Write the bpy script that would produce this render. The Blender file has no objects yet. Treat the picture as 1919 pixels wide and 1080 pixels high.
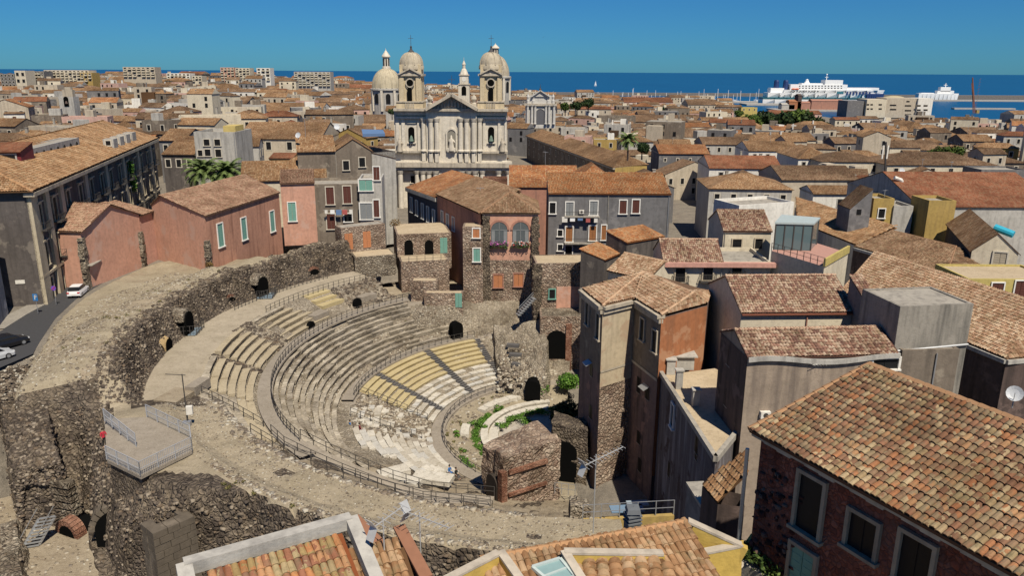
import bpy, math, random, numpy as np
from mathutils import Vector, Matrix, noise
random.seed(7); RNG = np.random.default_rng(7)
S = bpy.context.scene
COL = S.collection
# ---------------------------------------------------------------- camera (a drone 45 m above the orchestra)
F = 1450.0; TH = math.atan(407.0/F); ROLL = .0058; CZ = 45.0
cam = bpy.data.cameras.new('camera'); camo = bpy.data.objects.new('camera', cam); COL.objects.link(camo)
cam.sensor_width = 36; cam.lens = F/1919*36; cam.clip_start = .5; cam.clip_end = 60000
_f = Vector((0, math.cos(TH), -math.sin(TH))); _r = Vector((1, 0, 0)); _u = Vector((0, math.sin(TH), math.cos(TH)))
_c, _s = math.cos(ROLL), math.sin(ROLL)
_R, _U = _c*_r+_s*_u, _c*_u-_s*_r
camo.matrix_world = Matrix(((_R.x, _U.x, -_f.x, 0), (_R.y, _U.y, -_f.y, 0), (_R.z, _U.z, -_f.z, CZ), (0, 0, 0, 1)))
S.camera = camo
# ---------------------------------------------------------------- sky and sun
SUN = Vector((.27, -.62, 1.0)).normalized()
w = bpy.data.worlds.new('World'); S.world = w; w.use_nodes = True
nt = w.node_tree; bg = nt.nodes['Background']
sky = nt.nodes.new('ShaderNodeTexSky'); sky.sky_type = 'NISHITA'; sky.sun_disc = False
sky.sun_elevation = math.asin(SUN.z); sky.sun_rotation = math.atan2(SUN.x, SUN.y)
sky.altitude = 50; sky.air_density = .9; sky.dust_density = .15; sky.ozone_density = 4.0
tint = nt.nodes.new('ShaderNodeMix'); tint.data_type = 'RGBA'; tint.blend_type = 'MULTIPLY'
tint.inputs[0].default_value = 1; tint.inputs[7].default_value = (.19, .605, 1.03, 1)
nt.links.new(sky.outputs[0], tint.inputs[6]); nt.links.new(tint.outputs[2], bg.inputs[0])
bg.inputs[1].default_value = .058
sl = bpy.data.lights.new('sun', 'SUN'); sl.energy = 5.0; sl.angle = math.radians(.53); sl.color = (1, .91, .76)
so = bpy.data.objects.new('sun', sl); COL.objects.link(so); so.rotation_euler = (-SUN).to_track_quat('-Z', 'Y').to_euler()
so.location = (60, -80, 150)
vs = S.view_settings; vs.view_transform = 'Standard'; vs.look = 'None'; vs.exposure = .2; vs.gamma = 1; vs.use_curve_mapping = False
S.cycles.max_bounces = 4; S.cycles.diffuse_bounces = 2; S.cycles.glossy_bounces = 2; S.cycles.transmission_bounces = 3
S.cycles.caustics_reflective = False; S.cycles.caustics_refractive = False
# ---------------------------------------------------------------- surveying: a point from a bearing and a height or a distance
def _ray(x, y):
    x -= 960; y -= 540
    x, y = x*_c+y*_s, -x*_s+y*_c
    return x/F, math.cos(TH)-y/F*math.sin(TH), math.sin(TH)+y/F*math.cos(TH)
def at(x, y, z):
    u, f, d = _ray(x, y); t = (CZ-z)/d
    return Vector((u*t, f*t, z))
def atY(x, y, Y):
    u, f, d = _ray(x, y); t = Y/f
    return Vector((u*t, Y, CZ-d*t))
def onplane(x, y, p, n):
    u, f, d = _ray(x, y); v = Vector((u, f, -d)); o = Vector((0, 0, CZ))
    return o+v*((Vector(p)-o).dot(n)/v.dot(n))
def topix(p):
    dz = CZ-p[2]; ax = p[1]*math.cos(TH)+dz*math.sin(TH); dn = dz*math.cos(TH)-p[1]*math.sin(TH)
    x, y = p[0]/ax*F, dn/ax*F
    return x*_c-y*_s+960, x*_s+y*_c+540
def lerp(a, b, t): return a+(b-a)*t
def V3(*a): return Vector(a)
# ---------------------------------------------------------------- materials
class NT:
    def __init__(s, name, rough=.9, spec=.2):
        s.m = bpy.data.materials.new(name); s.m.use_nodes = True; s.t = s.m.node_tree
        s.b = s.t.nodes['Principled BSDF']; s.b.inputs['Roughness'].default_value = rough
        s.b.inputs['Specular IOR Level'].default_value = spec
        s.pos = None
    def n(s, typ, **kw):
        nd = s.t.nodes.new('ShaderNode'+typ)
        for k, v in kw.items(): setattr(nd, k, v)
        return nd
    def l(s, a, b): s.t.links.new(a, b)
    def P(s, sx=1, sy=1, sz=1):
        if s.pos is None: s.pos = s.n('NewGeometry').outputs['Position']
        if (sx, sy, sz) == (1, 1, 1): return s.pos
        m = s.n('VectorMath', operation='MULTIPLY'); s.l(s.pos, m.inputs[0]); m.inputs[1].default_value = (sx, sy, sz)
        return m.outputs[0]
    def noise(s, scale, detail=4, vec=None, rough=.55):
        nd = s.n('TexNoise'); nd.inputs['Scale'].default_value = scale; nd.inputs['Detail'].default_value = detail
        nd.inputs['Roughness'].default_value = rough
        s.l(vec or s.P(), nd.inputs['Vector']); return nd.outputs['Fac']
    def ramp(s, fac, stops, interp='LINEAR'):
        r = s.n('ValToRGB'); e = r.color_ramp.elements; r.color_ramp.interpolation = interp
        while len(e) < len(stops): e.new(.5)
        for k, (p, c) in enumerate(stops):
            e[k].position = p; e[k].color = (c if hasattr(c, '__len__') else (c, c, c))[:3]+(1,) if hasattr(c, '__len__') else (c, c, c, 1)
        s.l(fac, r.inputs[0]); return r.outputs[0]
    def mix(s, a, b, fac, mode='MIX'):
        m = s.n('Mix', data_type='RGBA', blend_type=mode)
        for sock, v in ((m.inputs[0], fac), (m.inputs[6], a), (m.inputs[7], b)):
            if isinstance(v, bpy.types.NodeSocket): s.l(v, sock)
            elif isinstance(v, (int, float)): sock.default_value = v
            else: sock.default_value = tuple(v)+(1,)
        return m.outputs[2]
    def math(s, op, a, b=0):
        m = s.n('Math', operation=op)
        for k, v in enumerate((a, b)):
            if isinstance(v, bpy.types.NodeSocket): s.l(v, m.inputs[k])
            else: m.inputs[k].default_value = v
        return m.outputs[0]
    def out(s, col, h=None, bump=.5, dist=.05):
        if isinstance(col, bpy.types.NodeSocket): s.l(col, s.b.inputs['Base Color'])
        else: s.b.inputs['Base Color'].default_value = tuple(col)+(1,)
        if h is not None:
            b = s.n('Bump'); b.inputs['Strength'].default_value = bump; b.inputs['Distance'].default_value = dist
            s.l(h, b.inputs['Height']); s.l(b.outputs[0], s.b.inputs['Normal'])
        return s.m
MATS = {}
def mul(c, k): return tuple(x*k for x in c)
def plain(name, c, rough=.8, spec=.3, metal=0):
    if name not in MATS:
        t = NT(name, rough, spec); t.b.inputs['Metallic'].default_value = metal
        n1 = t.noise(3, 5); MATS[name] = t.out(t.mix(mul(c, .8), mul(c, 1.15), n1))
    return MATS[name]
def plaster(name, c, stain=(.12, .10, .09), amount=.5, patch=None):
    """weathered lime render: cloudy tone, rain streaks, fallen patches"""
    if name in MATS: return MATS[name]
    t = NT(name, .92, .15)
    base = t.mix(mul(c, .72), mul(c, 1.18), t.noise(.45, 6))
    base = t.mix(base, mul(c, .6), t.ramp(t.noise(2.3, 6), [(.45, 0), (.75, .6)]))
    st = t.ramp(t.noise(1.0, 5, t.P(1.3, 1.3, .12)), [(.48, 0), (.72, 1)])
    base = t.mix(base, stain, t.math('MULTIPLY', st, amount))
    if patch: base = t.mix(base, patch, t.ramp(t.noise(.33, 5, rough=.65), [(.56, 0), (.62, .9)]))
    MATS[name] = t.out(base, t.noise(7, 6), .35, .06); return MATS[name]
def stone(name, cs, scale=2.2, bump=.9, dist=.2, joint=.5, patch=None):
    """rubble masonry: voronoi stones in lime and earth"""
    if name in MATS: return MATS[name]
    t = NT(name, .95, .1)
    wv = t.n('TexNoise'); wv.inputs['Scale'].default_value = 1.2; wv.inputs['Detail'].default_value = 3; t.l(t.P(), wv.inputs['Vector'])
    add = t.n('VectorMath', operation='MULTIPLY_ADD'); t.l(wv.outputs['Color'], add.inputs[0]); add.inputs[1].default_value = (.6, .6, .6); t.l(t.P(), add.inputs[2])
    vo = t.n('TexVoronoi'); vo.inputs['Scale'].default_value = scale; t.l(add.outputs[0], vo.inputs['Vector'])
    v2 = t.n('TexVoronoi', feature='DISTANCE_TO_EDGE'); v2.inputs['Scale'].default_value = scale; t.l(add.outputs[0], v2.inputs['Vector'])
    sep = t.n('SeparateColor'); t.l(vo.outputs['Color'], sep.inputs[0])
    col = t.ramp(sep.outputs[0], [(i/(len(cs)-1), c) for i, c in enumerate(cs)])
    col = t.mix(col, mul(cs[len(cs)//2], .45), t.math('MULTIPLY', t.ramp(v2.outputs['Distance'], [(0, 1), (.12, 0)]), joint))
    big = t.noise(.28, 5)
    col = t.mix(col, t.mix(col, (.5, .48, .46), 1, 'MULTIPLY'), t.ramp(big, [(.42, 0), (.66, .9)]))
    col = t.mix(col, mul(cs[-1], 1.15), t.ramp(t.noise(.55, 6), [(.5, 0), (.78, .55)]))
    if patch: col = t.mix(col, patch, t.ramp(t.noise(.5, 7, rough=.75), [(.5, 0), (.66, .75)]))
    h = t.math('ADD', t.ramp(v2.outputs['Distance'], [(0, 0), (.25, 1)]), t.noise(6, 6))
    MATS[name] = t.out(col, h, bump, dist); return MATS[name]
def earth(name, c1, c2, c3, bump=.7, pav=False):
    if name in MATS: return MATS[name]
    t = NT(name, .97, .05)
    col = t.mix(c1, c2, t.ramp(t.noise(.35, 6, rough=.65), [(.35, 0), (.65, 1)]))
    col = t.mix(col, c3, t.ramp(t.noise(1.7, 6, rough=.7), [(.5, 0), (.72, .8)]))
    sp = t.noise(6.5, 4, rough=.8)
    col = t.mix(col, mul(c1, .4), t.ramp(sp, [(.3, .75), (.44, 0)]))
    col = t.mix(col, (.55, .52, .46), t.ramp(sp, [(.6, 0), (.72, .7)]))
    h = t.math('ADD', t.noise(2, 6), sp)
    MATS[name] = t.out(col, h, bump, .12); return MATS[name]
PAL = {  # coppi tile palettes (linear albedo)
 'tan': [(.25, .135, .068), (.36, .205, .105), (.43, .265, .145), (.29, .16, .08), (.44, .30, .18), (.33, .195, .10)],
 'brown': [(.17, .10, .058), (.25, .148, .088), (.30, .19, .115), (.20, .12, .072), (.33, .225, .145), (.26, .16, .095)],
 'orange': [(.38, .15, .06), (.45, .20, .085), (.47, .245, .115), (.40, .17, .07), (.46, .28, .15), (.33, .14, .075)],
 'orangemix': [(.44, .14, .055), (.43, .20, .085), (.33, .235, .105), (.29, .13, .075), (.47, .25, .125), (.36, .275, .15), (.24, .125, .08), (.40, .16, .065)],
 'rose': [(.29, .165, .11), (.39, .245, .165), (.34, .195, .13), (.43, .285, .195), (.25, .14, .095)],
 'red': [(.25, .095, .05), (.30, .12, .062), (.34, .145, .078), (.27, .105, .055), (.31, .155, .09)],
 'mixed': [(.22, .115, .085), (.40, .275, .19), (.29, .16, .115), (.46, .345, .25), (.19, .105, .08), (.34, .205, .145)],
 'pale': [(.33, .205, .125), (.43, .29, .185), (.49, .36, .245), (.38, .235, .15), (.29, .17, .10), (.41, .27, .175)],
 'multi': [(.25, .125, .07), (.32, .185, .10), (.29, .21, .115), (.21, .115, .07), (.39, .295, .175), (.34, .155, .075), (.24, .155, .095), (.28, .145, .085), (.27, .195, .12), (.36, .205, .105), (.22, .14, .09)],
}
def tint_noise(t, col):
    col = t.mix(col, t.mix(col, (.55, .5, .47), 1, 'MULTIPLY'), t.ramp(t.noise(.35, 5), [(.4, 0), (.68, .85)]))
    return t.mix(col, (.33, .30, .17), t.ramp(t.noise(1.6, 6, rough=.7), [(.5, 0), (.72, .45)]))
def tilemat(pal, mode):
    """mode: 'uv' pattern laid out in metres (far roofs), 'att' one value per tile, 'obj' one value per tile object"""
    k = 'tile_'+pal+'_'+mode
    if k in MATS: return MATS[k]
    t = NT(k, .9, .15); cs = PAL[pal]; h = None
    stops = [((i+.0)/len(cs), c) for i, c in enumerate(cs)]
    if mode == 'uv':
        uv = t.n('UVMap').outputs[0]; sp = t.n('SeparateXYZ'); t.l(uv, sp.inputs[0])
        a = t.math('DIVIDE', sp.outputs[0], .27); b = t.math('DIVIDE', sp.outputs[1], .42)
        cb = t.n('CombineXYZ'); t.l(t.math('FLOOR', a), cb.inputs[0]); t.l(t.math('FLOOR', b), cb.inputs[1])
        wn = t.n('TexWhiteNoise', noise_dimensions='2D'); t.l(cb.outputs[0], wn.inputs[0]); val = wn.outputs['Value']
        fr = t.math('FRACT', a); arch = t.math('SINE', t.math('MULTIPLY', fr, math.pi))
        h = t.math('ADD', arch, t.math('MULTIPLY', t.math('FRACT', b), -.25))
    elif mode == 'att':
        at_ = t.n('Attribute'); at_.attribute_name = 'rnd'; val = at_.outputs['Fac']
    else: val = t.n('ObjectInfo').outputs['Random']
    if mode != 'uv': val = t.math('ADD', t.math('MULTIPLY', val, .62), t.math('SUBTRACT', t.math('MULTIPLY', t.noise(.45, 5, rough=.6), 1.0), .31))
    col = t.ramp(val, stops, 'CONSTANT'); col = tint_noise(t, col)
    if mode == 'uv':
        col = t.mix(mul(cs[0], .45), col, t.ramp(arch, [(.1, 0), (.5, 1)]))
        col = t.mix(col, t.mix(col, (.50, .49, .48), 1, 'MULTIPLY'), t.ramp(t.noise(.045, 2), [(.38, 0), (.62, .9)]))
        MATS[k] = t.out(col, h, .9, .09)
    else:
        col = t.mix(col, t.mix(col, (.42, .40, .36), 1, 'MULTIPLY'), t.ramp(t.noise(3.2, 7, rough=.75), [(.47, 0), (.7, .8)]))
        MATS[k] = t.out(col, t.noise(14, 4), .3, .03)
    return MATS[k]
# ---------------------------------------------------------------- objects
WL = {}
def link(o, parent=None):
    COL.objects.link(o)
    if parent is not None: o.parent = parent; WL[o.name] = WL[parent.name]
    return o
def root(name, label, cat, loc, group=None, kind=None):
    o = bpy.data.objects.new(name, None); o.empty_display_size = .5; COL.objects.link(o); o.location = loc; WL[o.name] = Vector(loc)
    o['label'] = label; o['category'] = cat
    if group: o['group'] = group
    if kind: o['kind'] = kind
    return o
def tag(o, label=None, cat=None, group=None, kind=None):
    for k, v in (('label', label), ('category', cat), ('group', group), ('kind', kind)):
        if v: o[k] = v
    return o
class MB:
    def __init__(s): s.v = []; s.f = []; s.m = []; s.uv = []; s.rnd = []
    def face(s, pts, m=0, uv=None, r=0.):
        i = len(s.v); s.v.extend(tuple(p) for p in pts); s.f.append(tuple(range(i, i+len(pts)))); s.m.append(m); s.uv.append(uv); s.rnd.append(r)
    def prism(s, poly, z0, z1, m=0, top=True, mt=None):
        """poly counter-clockwise seen from above"""
        n = len(poly)
        for i in range(n):
            a, b = poly[i], poly[(i+1) % n]
            s.face([(a[0], a[1], z0), (b[0], b[1], z0), (b[0], b[1], z1), (a[0], a[1], z1)], m)
        if top: s.face([(p[0], p[1], z1) for p in poly], m if mt is None else mt)
    def box(s, c, sx, sy, sz, u=(1, 0), m=0, bot=False, r=0.):
        """c = centre of the base, u = horizontal direction of sx"""
        ux, uy = u[0], u[1]; L = math.hypot(ux, uy); ux /= L; uy /= L
        P = [(c[0]+ux*a*sx/2-uy*b*sy/2, c[1]+uy*a*sx/2+ux*b*sy/2) for a, b in ((-1, -1), (1, -1), (1, 1), (-1, 1))]
        i = len(s.v); s.v += [(p[0], p[1], c[2]) for p in P]+[(p[0], p[1], c[2]+sz) for p in P]
        F_ = [(0, 1, 5, 4), (1, 2, 6, 5), (2, 3, 7, 6), (3, 0, 4, 7), (4, 5, 6, 7)]+([(3, 2, 1, 0)] if bot else [])
        for f in F_: s.f.append(tuple(i+k for k in f)); s.m.append(m); s.uv.append(None); s.rnd.append(r)
    def beam(s, p, q, w, h, m=0, up=(0, 0, 1)):
        p, q = Vector(p), Vector(q); d = (q-p).normalized(); up = Vector(up)
        a = d.cross(up)
        if a.length < 1e-4: a = d.cross(Vector((1, 0, 0)))
        a.normalize(); b = a.cross(d).normalized()
        i = len(s.v)
        for c in (p, q): s.v += [tuple(c+a*x*w/2+b*y*h/2) for x, y in ((-1, -1), (1, -1), (1, 1), (-1, 1))]
        for f in ((0, 1, 5, 4), (1, 2, 6, 5), (2, 3, 7, 6), (3, 0, 4, 7), (3, 2, 1, 0), (4, 5, 6, 7)):
            s.f.append(tuple(i+k for k in f)); s.m.append(m); s.uv.append(None); s.rnd.append(0.)
    def tube(s, p, q, r, n=6, m=0, r2=None):
        p, q = Vector(p), Vector(q); d = (q-p).normalized(); a = d.orthogonal().normalized(); b = d.cross(a); i = len(s.v); r2 = r if r2 is None else r2
        for c, rr in ((p, r), (q, r2)): s.v += [tuple(c+(a*math.cos(6.2832*k/n)+b*math.sin(6.2832*k/n))*rr) for k in range(n)]
        for k in range(n): s._q((i+k, i+(k+1) % n, i+n+(k+1) % n, i+n+k), m)
        s._q(tuple(i+n+k for k in range(n)), m); s._q(tuple(i+k for k in range(n))[::-1], m)
    def _q(s, f, m): s.f.append(f); s.m.append(m); s.uv.append(None); s.rnd.append(0.)
    def lathe(s, c, prof, n=16, m=0, a0=0., a1=6.28318, sx=1, sy=1):
        i = len(s.v); full = abs(a1-a0) > 6.28; k_ = n if full else n+1
        for r, z in prof:
            s.v += [(c[0]+sx*r*math.cos(a0+(a1-a0)*k/n), c[1]+sy*r*math.sin(a0+(a1-a0)*k/n), c[2]+z) for k in range(k_)]
        for j in range(len(prof)-1):
            for k in range(n):
                k2 = (k+1) % k_; s._q((i+j*k_+k, i+j*k_+k2, i+(j+1)*k_+k2, i+(j+1)*k_+k), m)
    def arch(s, c, w, h, u, d, m=0, n=8):
        """solid slab with a round head (a dark void filler or a niche), base centre c, facing away from d"""
        u = Vector((u[0], u[1], 0)).normalized(); nn = Vector((u.y, -u.x, 0)); c = Vector(c); r = w/2
        pts = [c-u*r, c+u*r]+[c+u*r*math.cos(math.pi*k/n)+Vector((0, 0, h-r+r*math.sin(math.pi*k/n))) for k in range(n+1)]
        f = [p+nn*d/2 for p in pts]; b = [p-nn*d/2 for p in pts]
        s.face(f, m); s.face(b[::-1], m)
        for k in range(len(pts)): k2 = (k+1) % len(pts); s.face([f[k2], f[k], b[k], b[k2]], m)
    def bulk(s, V, Fq, m=0, rnd=None):
        i = len(s.v); s.v.extend(map(tuple, V)); s.f.extend(tuple(int(x)+i for x in f) for f in Fq)
        k = len(Fq); s.m.extend([m]*k); s.uv.extend([None]*k); s.rnd.extend([0.]*k if rnd is None else [float(x) for x in rnd])
    def build(s, name, mats, parent=None, kind=None, smooth=False, label=None):
        o0 = WL[parent.name] if parent is not None else Vector((0, 0, 0))
        me = bpy.data.meshes.new(name)
        vv = np.array(s.v, float).reshape(-1, 3)-np.array(o0)
        me.from_pydata(vv.tolist(), [], s.f)
        if not isinstance(mats, (list, tuple)): mats = [mats]
        for x in mats: me.materials.append(x)
        if len(mats) > 1: me.polygons.foreach_set('material_index', s.m)
        if any(s.rnd): at_ = me.attributes.new('rnd', 'FLOAT', 'FACE'); at_.data.foreach_set('value', s.rnd)
        if any(u is not None for u in s.uv):
            uvl = me.uv_layers.new(name='UVMap'); flat = []
            for f, u in zip(s.f, s.uv): flat.extend(sum(([float(a), float(b)] for a, b in u), []) if u is not None else [0.]*(2*len(f)))
            uvl.data.foreach_set('uv', flat)
        if smooth: me.polygons.foreach_set('use_smooth', [True]*len(me.polygons))
        me.update()
        o = bpy.data.objects.new(name, me); link(o, parent)
        if parent is None: WL[o.name] = Vector((0, 0, 0))
        if kind: o['kind'] = kind
        if label: o['label'] = label
        return o
def inst(name, me, mat4, parent):
    o = bpy.data.objects.new(name, me); o.parent = parent; COL.objects.link(o)
    m = mat4.copy(); m.translation = m.translation-WL[parent.name]; o.matrix_local = m
    return o
def sub(name, me, parent):
    o = bpy.data.objects.new(name, me); o.parent = parent; COL.objects.link(o); return o
def basis(p, u, n):
    """x along u, y = outward normal n, z up"""
    u = Vector(u).normalized(); n = Vector(n).normalized(); z = u.cross(n)
    if z.z < 0: z = -z
    return Matrix(((u.x, n.x, z.x, p[0]), (u.y, n.y, z.y, p[1]), (u.z, n.z, z.z, p[2]), (0, 0, 0, 1)))
# ---------------------------------------------------------------- coppi tiles as geometry
def tile_local(w=.27, L=.46, seg=4, lift=.05, thick=True):
    """one barrel tile: x across, y up the slope, z off the roof"""
    V = []; h = w*.42
    for y, ww, dz in ((0, w*.56, lift), (L, w*.46, 0.)):
        for k in range(seg+1):
            a = math.pi*k/seg; V.append((ww*math.cos(a), y, dz+h*math.sin(a)))
    Fq = [(k, k+1, seg+2+k, seg+1+k) for k in range(seg)]
    if thick:
        i = len(V)
        for k in range(seg+1):
            a = math.pi*k/seg; V.append((w*.56*.72*math.cos(a), .0, lift+h*.68*math.sin(a)-.012))
        Fq += [(k+1, k, i+k, i+k+1) for k in range(seg)]
    Fq = [tuple(f[::-1]) for f in Fq]
    return np.array(V), Fq
def tile_frames(quad, w, L):
    """quad = eave start, eave end, top end, top start; returns u, v, n and the tile positions inside it"""
    quad = [Vector(p) for p in quad]; quad = quad if len(quad) == 4 else quad+[quad[2]]
    a, b, c, d = quad
    u = (b-a).normalized(); n = u.cross(d-a if (d-a).length > .01 else c-a).normalized()
    if n.z < 0: n = -n
    v = n.cross(u).normalized()
    if v.z < 0: v = -v
    PL = [((p-a).dot(u), (p-a).dot(v)) for p in quad]; H = max(p[1] for p in PL); out = []
    for j in range(int(H/L)+1):
        y = j*L; t = min(y+.5*L, H-.02); xs = []
        for (x0, y0), (x1, y1) in zip(PL, PL[1:]+PL[:1]):
            if (y0 <= t) != (y1 <= t): xs.append(x0+(x1-x0)*(t-y0)/(y1-y0))
        if len(xs) < 2 or y > H-.1: continue
        lo, hi = min(xs), max(xs)
        for i in range(math.floor(lo/w), math.ceil(hi/w)+1):
            x = (i+.5)*w
            if lo+w*.2 <= x <= hi-w*.2: out.append((x, y))
    return a, u, v, n, out
def tiled(quads, pal, parent, w=.27, L=.42, seg=3, singles=0, near=None, name='roof_tiles', jit=1.):
    """tiles over roof planes: the nearest `singles` as parts, the rest as one stuff part"""
    spots = []
    for q in quads:
        a, u, v, n, out = tile_frames(q, w, L)
        spots += [(a+u*x+v*y, u, v, n) for x, y in out]
    if not spots: return None
    def J(): return random.uniform(-1, 1)*jit
    if singles:
        spots.sort(key=lambda s: (s[0]-Vector((0, 0, CZ))).length)
        vis = [s for s in spots if 0 <= topix(s[0])[0] <= 1919 and 0 <= topix(s[0])[1] <= 1080]
        first = vis[:singles]; ids = {id(s) for s in first}; rest = [s for s in spots if id(s) not in ids]
        V, Fq = tile_local(w, L*1.12, 5); me = bpy.data.meshes.new('tile'); me.from_pydata(V.tolist(), [], Fq); me.materials.append(tilemat(pal, 'obj'))
        for p, u, v, n in first:
            rot = Matrix.Rotation(J()*.05, 3, n); uu = rot@u; vv = rot@v; vv = (vv+n*J()*.03).normalized()
            p = p+n*(.01+J()*.012)+v*J()*.03; nn = uu.cross(vv)
            m = Matrix(((uu.x, vv.x, nn.x, p.x), (uu.y, vv.y, nn.y, p.y), (uu.z, vv.z, nn.z, p.z), (0, 0, 0, 1)))
            inst('tile', me, m, parent)
        spots = rest
        if not spots: return None
    V, Fq = tile_local(w, L*1.12, seg, thick=seg > 3); Fq = np.array(Fq)
    K = len(spots); A = np.array([[*p, *u, *v, *n] for p, u, v, n in spots]); o, u, v, n = A[:, 0:3], A[:, 3:6], A[:, 6:9], A[:, 9:12]
    r = RNG.uniform(-1, 1, (K, 3))*jit
    o = o+n*(.01+r[:, :1]*.014)+v*(r[:, 1:2]*.035); v = v+u*r[:, 2:3]*.05
    P = o[:, None]+V[None, :, :1]*u[:, None]+V[None, :, 1:2]*v[:, None]+V[None, :, 2:]*n[:, None]
    fi = (Fq[None]+(np.arange(K)*len(V))[:, None, None]).reshape(-1, 4)
    rn = np.repeat(RNG.random(K)*.998+.001, len(Fq))
    mb = MB(); return _bulk_obj(name, P.reshape(-1, 3), fi, tilemat(pal, 'att'), parent, rn)
def _bulk_obj(name, Vt, Fq, mat, parent, rnd=None, kind='stuff', smooth=False):
    me = bpy.data.meshes.new(name); Vt = np.asarray(Vt, float)
    if parent is not None: Vt = Vt-np.array(WL[parent.name])
    k = Fq.shape[1]; me.vertices.add(len(Vt)); me.vertices.foreach_set('co', Vt.ravel()); me.loops.add(Fq.size); me.loops.foreach_set('vertex_index', Fq.ravel().astype(np.int32))
    me.polygons.add(len(Fq)); me.polygons.foreach_set('loop_start', np.arange(0, Fq.size, k, dtype=np.int32))
    if rnd is not None: at_ = me.attributes.new('rnd', 'FLOAT', 'FACE'); at_.data.foreach_set('value', np.asarray(rnd, np.float32))
    for x in (mat if isinstance(mat, (list, tuple)) else [mat]): me.materials.append(x)
    if smooth: me.polygons.foreach_set('use_smooth', np.ones(len(Fq), bool))
    me.update(calc_edges=True); me.validate()
    o = bpy.data.objects.new(name, me); link(o, parent)
    if parent is None: WL[o.name] = Vector((0, 0, 0))
    if kind: o['kind'] = kind
    return o
_ICO = None
def stones(name, pts, sizes, mat, parent, flat=.7):
    """loose stones, joined: low irregular lumps"""
    global _ICO
    if _ICO is None: _ICO = (np.array([(x, y, z) for z in (-.7, .7) for x, y in ((-.8, -.8), (.8, -.8), (.8, .8), (-.8, .8))]), np.array([(0, 1, 5, 4), (1, 2, 6, 5), (2, 3, 7, 6), (3, 0, 4, 7), (4, 5, 6, 7)]))
    V, Ft = _ICO; K = len(pts); pts = np.array(pts, float); sz = np.array(sizes)[:, None, None]
    a = RNG.uniform(0, 6.28, K); c, s_ = np.cos(a), np.sin(a)
    P = V[None]*RNG.uniform(.6, 1.25, (K, 1, 3))*RNG.uniform(.55, 1.15, (K, len(V), 3)); P[:, :, 2] *= flat
    x = P[:, :, 0]*c[:, None]-P[:, :, 1]*s_[:, None]; y = P[:, :, 0]*s_[:, None]+P[:, :, 1]*c[:, None]
    P = np.stack([x, y, P[:, :, 2]], 2)*sz+pts[:, None]
    fi = (Ft[None]+(np.arange(K)*len(V))[:, None, None]).reshape(-1, 4)
    return _bulk_obj(name, P.reshape(-1, 3), fi, mat, parent, np.repeat(RNG.random(K)*.99+.005, len(Ft)))
def attmat(name, cs, rough=.95):
    if name in MATS: return MATS[name]
    t = NT(name, rough, .1); a = t.n('Attribute'); a.attribute_name = 'rnd'
    col = t.ramp(a.outputs['Fac'], [(i/len(cs), c) for i, c in enumerate(cs)], 'CONSTANT')
    col = t.mix(mul2(t, col, .7), col, t.noise(5, 5)); MATS[name] = t.out(col, t.noise(9, 5), .5, .05); return MATS[name]
def mul2(t, col, k): return t.mix(col, (k, k, k), 1, 'MULTIPLY')
def fbm(x, y, z=0., o=4): return noise.fractal(Vector((x, y, z)), 1., 2., o)
# ================================================================ the setting
CX, CY = 6.9, 91.9
def sst(a, b, x): t = min(1, max(0, (x-a)/(b-a))); return t*t*(3-2*t)
def polar(x, y): return math.hypot(x-CX, y-CY), math.degrees(math.atan2(y-CY, x-CX)) % 360
def pol(r, ph, z=0.): a = math.radians(ph); return Vector((CX+r*math.cos(a), CY+r*math.sin(a), z))
PROF = [(0, -1.3), (8.4, -1.3), (13.6, -.35), (15.6, -.1), (17.2, 0), (27.0, 3.95), (28.6, 4.0), (35.6, 8.9), (37.4, 9.4), (43, 11.9), (48.6, 12.25)]
def prof(r): return float(np.interp(r, [p[0] for p in PROF], [p[1] for p in PROF]))
_SA, _SB = at(-150, 760, 15), at(70, 662, 15); _SN = Vector((-(_SB-_SA).y, (_SB-_SA).x, 0)).normalized()
def base(X, Y):
    tn = sst(-49, -30, X)
    left, right = 15.0, 2.0
    if Y < 40: left = lerp(9, 15, sst(38, 66, Y))
    if X < -20: left = lerp(2.5, 15, sst(-5, .5, (X-_SA.x)*_SN.x+(Y-_SA.y)*_SN.y)) if Y < 100 else 15.0
    near = lerp(left, right, tn)
    if Y < 140: return near
    b = X/Y; t = sst(-.42, .2, b)
    far = lerp(lerp(14, 20, sst(250, 1000, Y)), lerp(6, -7, sst(150, 850, Y)), t)
    return lerp(near, far, sst(140, 190, Y))
def coast(X, Y): # below sea level beyond the shore
    c = 1500 if X < -150 else lerp(1500, 1330, sst(-150, 150, X))
    if X > 330: c = lerp(1330, 1040, sst(330, 430, X))
    return sst(c-25, c+25, Y)
def ground_z(X, Y):
    z = base(X, Y)
    r, ph = polar(X, Y)
    if r < 50 and 60 < ph < 275: z = min(z, prof(r)-1.6)
    elif r < 30: z = min(z, 0)
    if 60 < X+Y*.0 < 900 and False: pass
    if Y > 700: z = lerp(z, -16, coast(X, Y))
    return z
def axis(fine0, fine1, st, lo, hi, g=1.16):
    a = list(np.arange(fine0, fine1+.01, st)); d = st
    while a[-1] < hi: d *= g; a.append(a[-1]+min(d, 400))
    d = st
    while a[0] > lo: d *= g; a.insert(0, a[0]-min(d, 400))
    return a
gx = axis(-80, 70, 2.0, -3200, 3200); gy = axis(-10, 160, 2.0, -260, 2600)
mb = MB(); nx = len(gx)
for y in gy:
    for x in gx: mb.v.append((x, y, ground_z(x, y)))
for j in range(len(gy)-1):
    for i in range(nx-1): mb._q((j*nx+i, j*nx+i+1, (j+1)*nx+i+1, (j+1)*nx+i), 0)
M_GROUND = earth('ground', (.17, .15, .125), (.24, .21, .17), (.11, .10, .085))
tag(mb.build('ground', M_GROUND, smooth=True), kind='structure')
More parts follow.
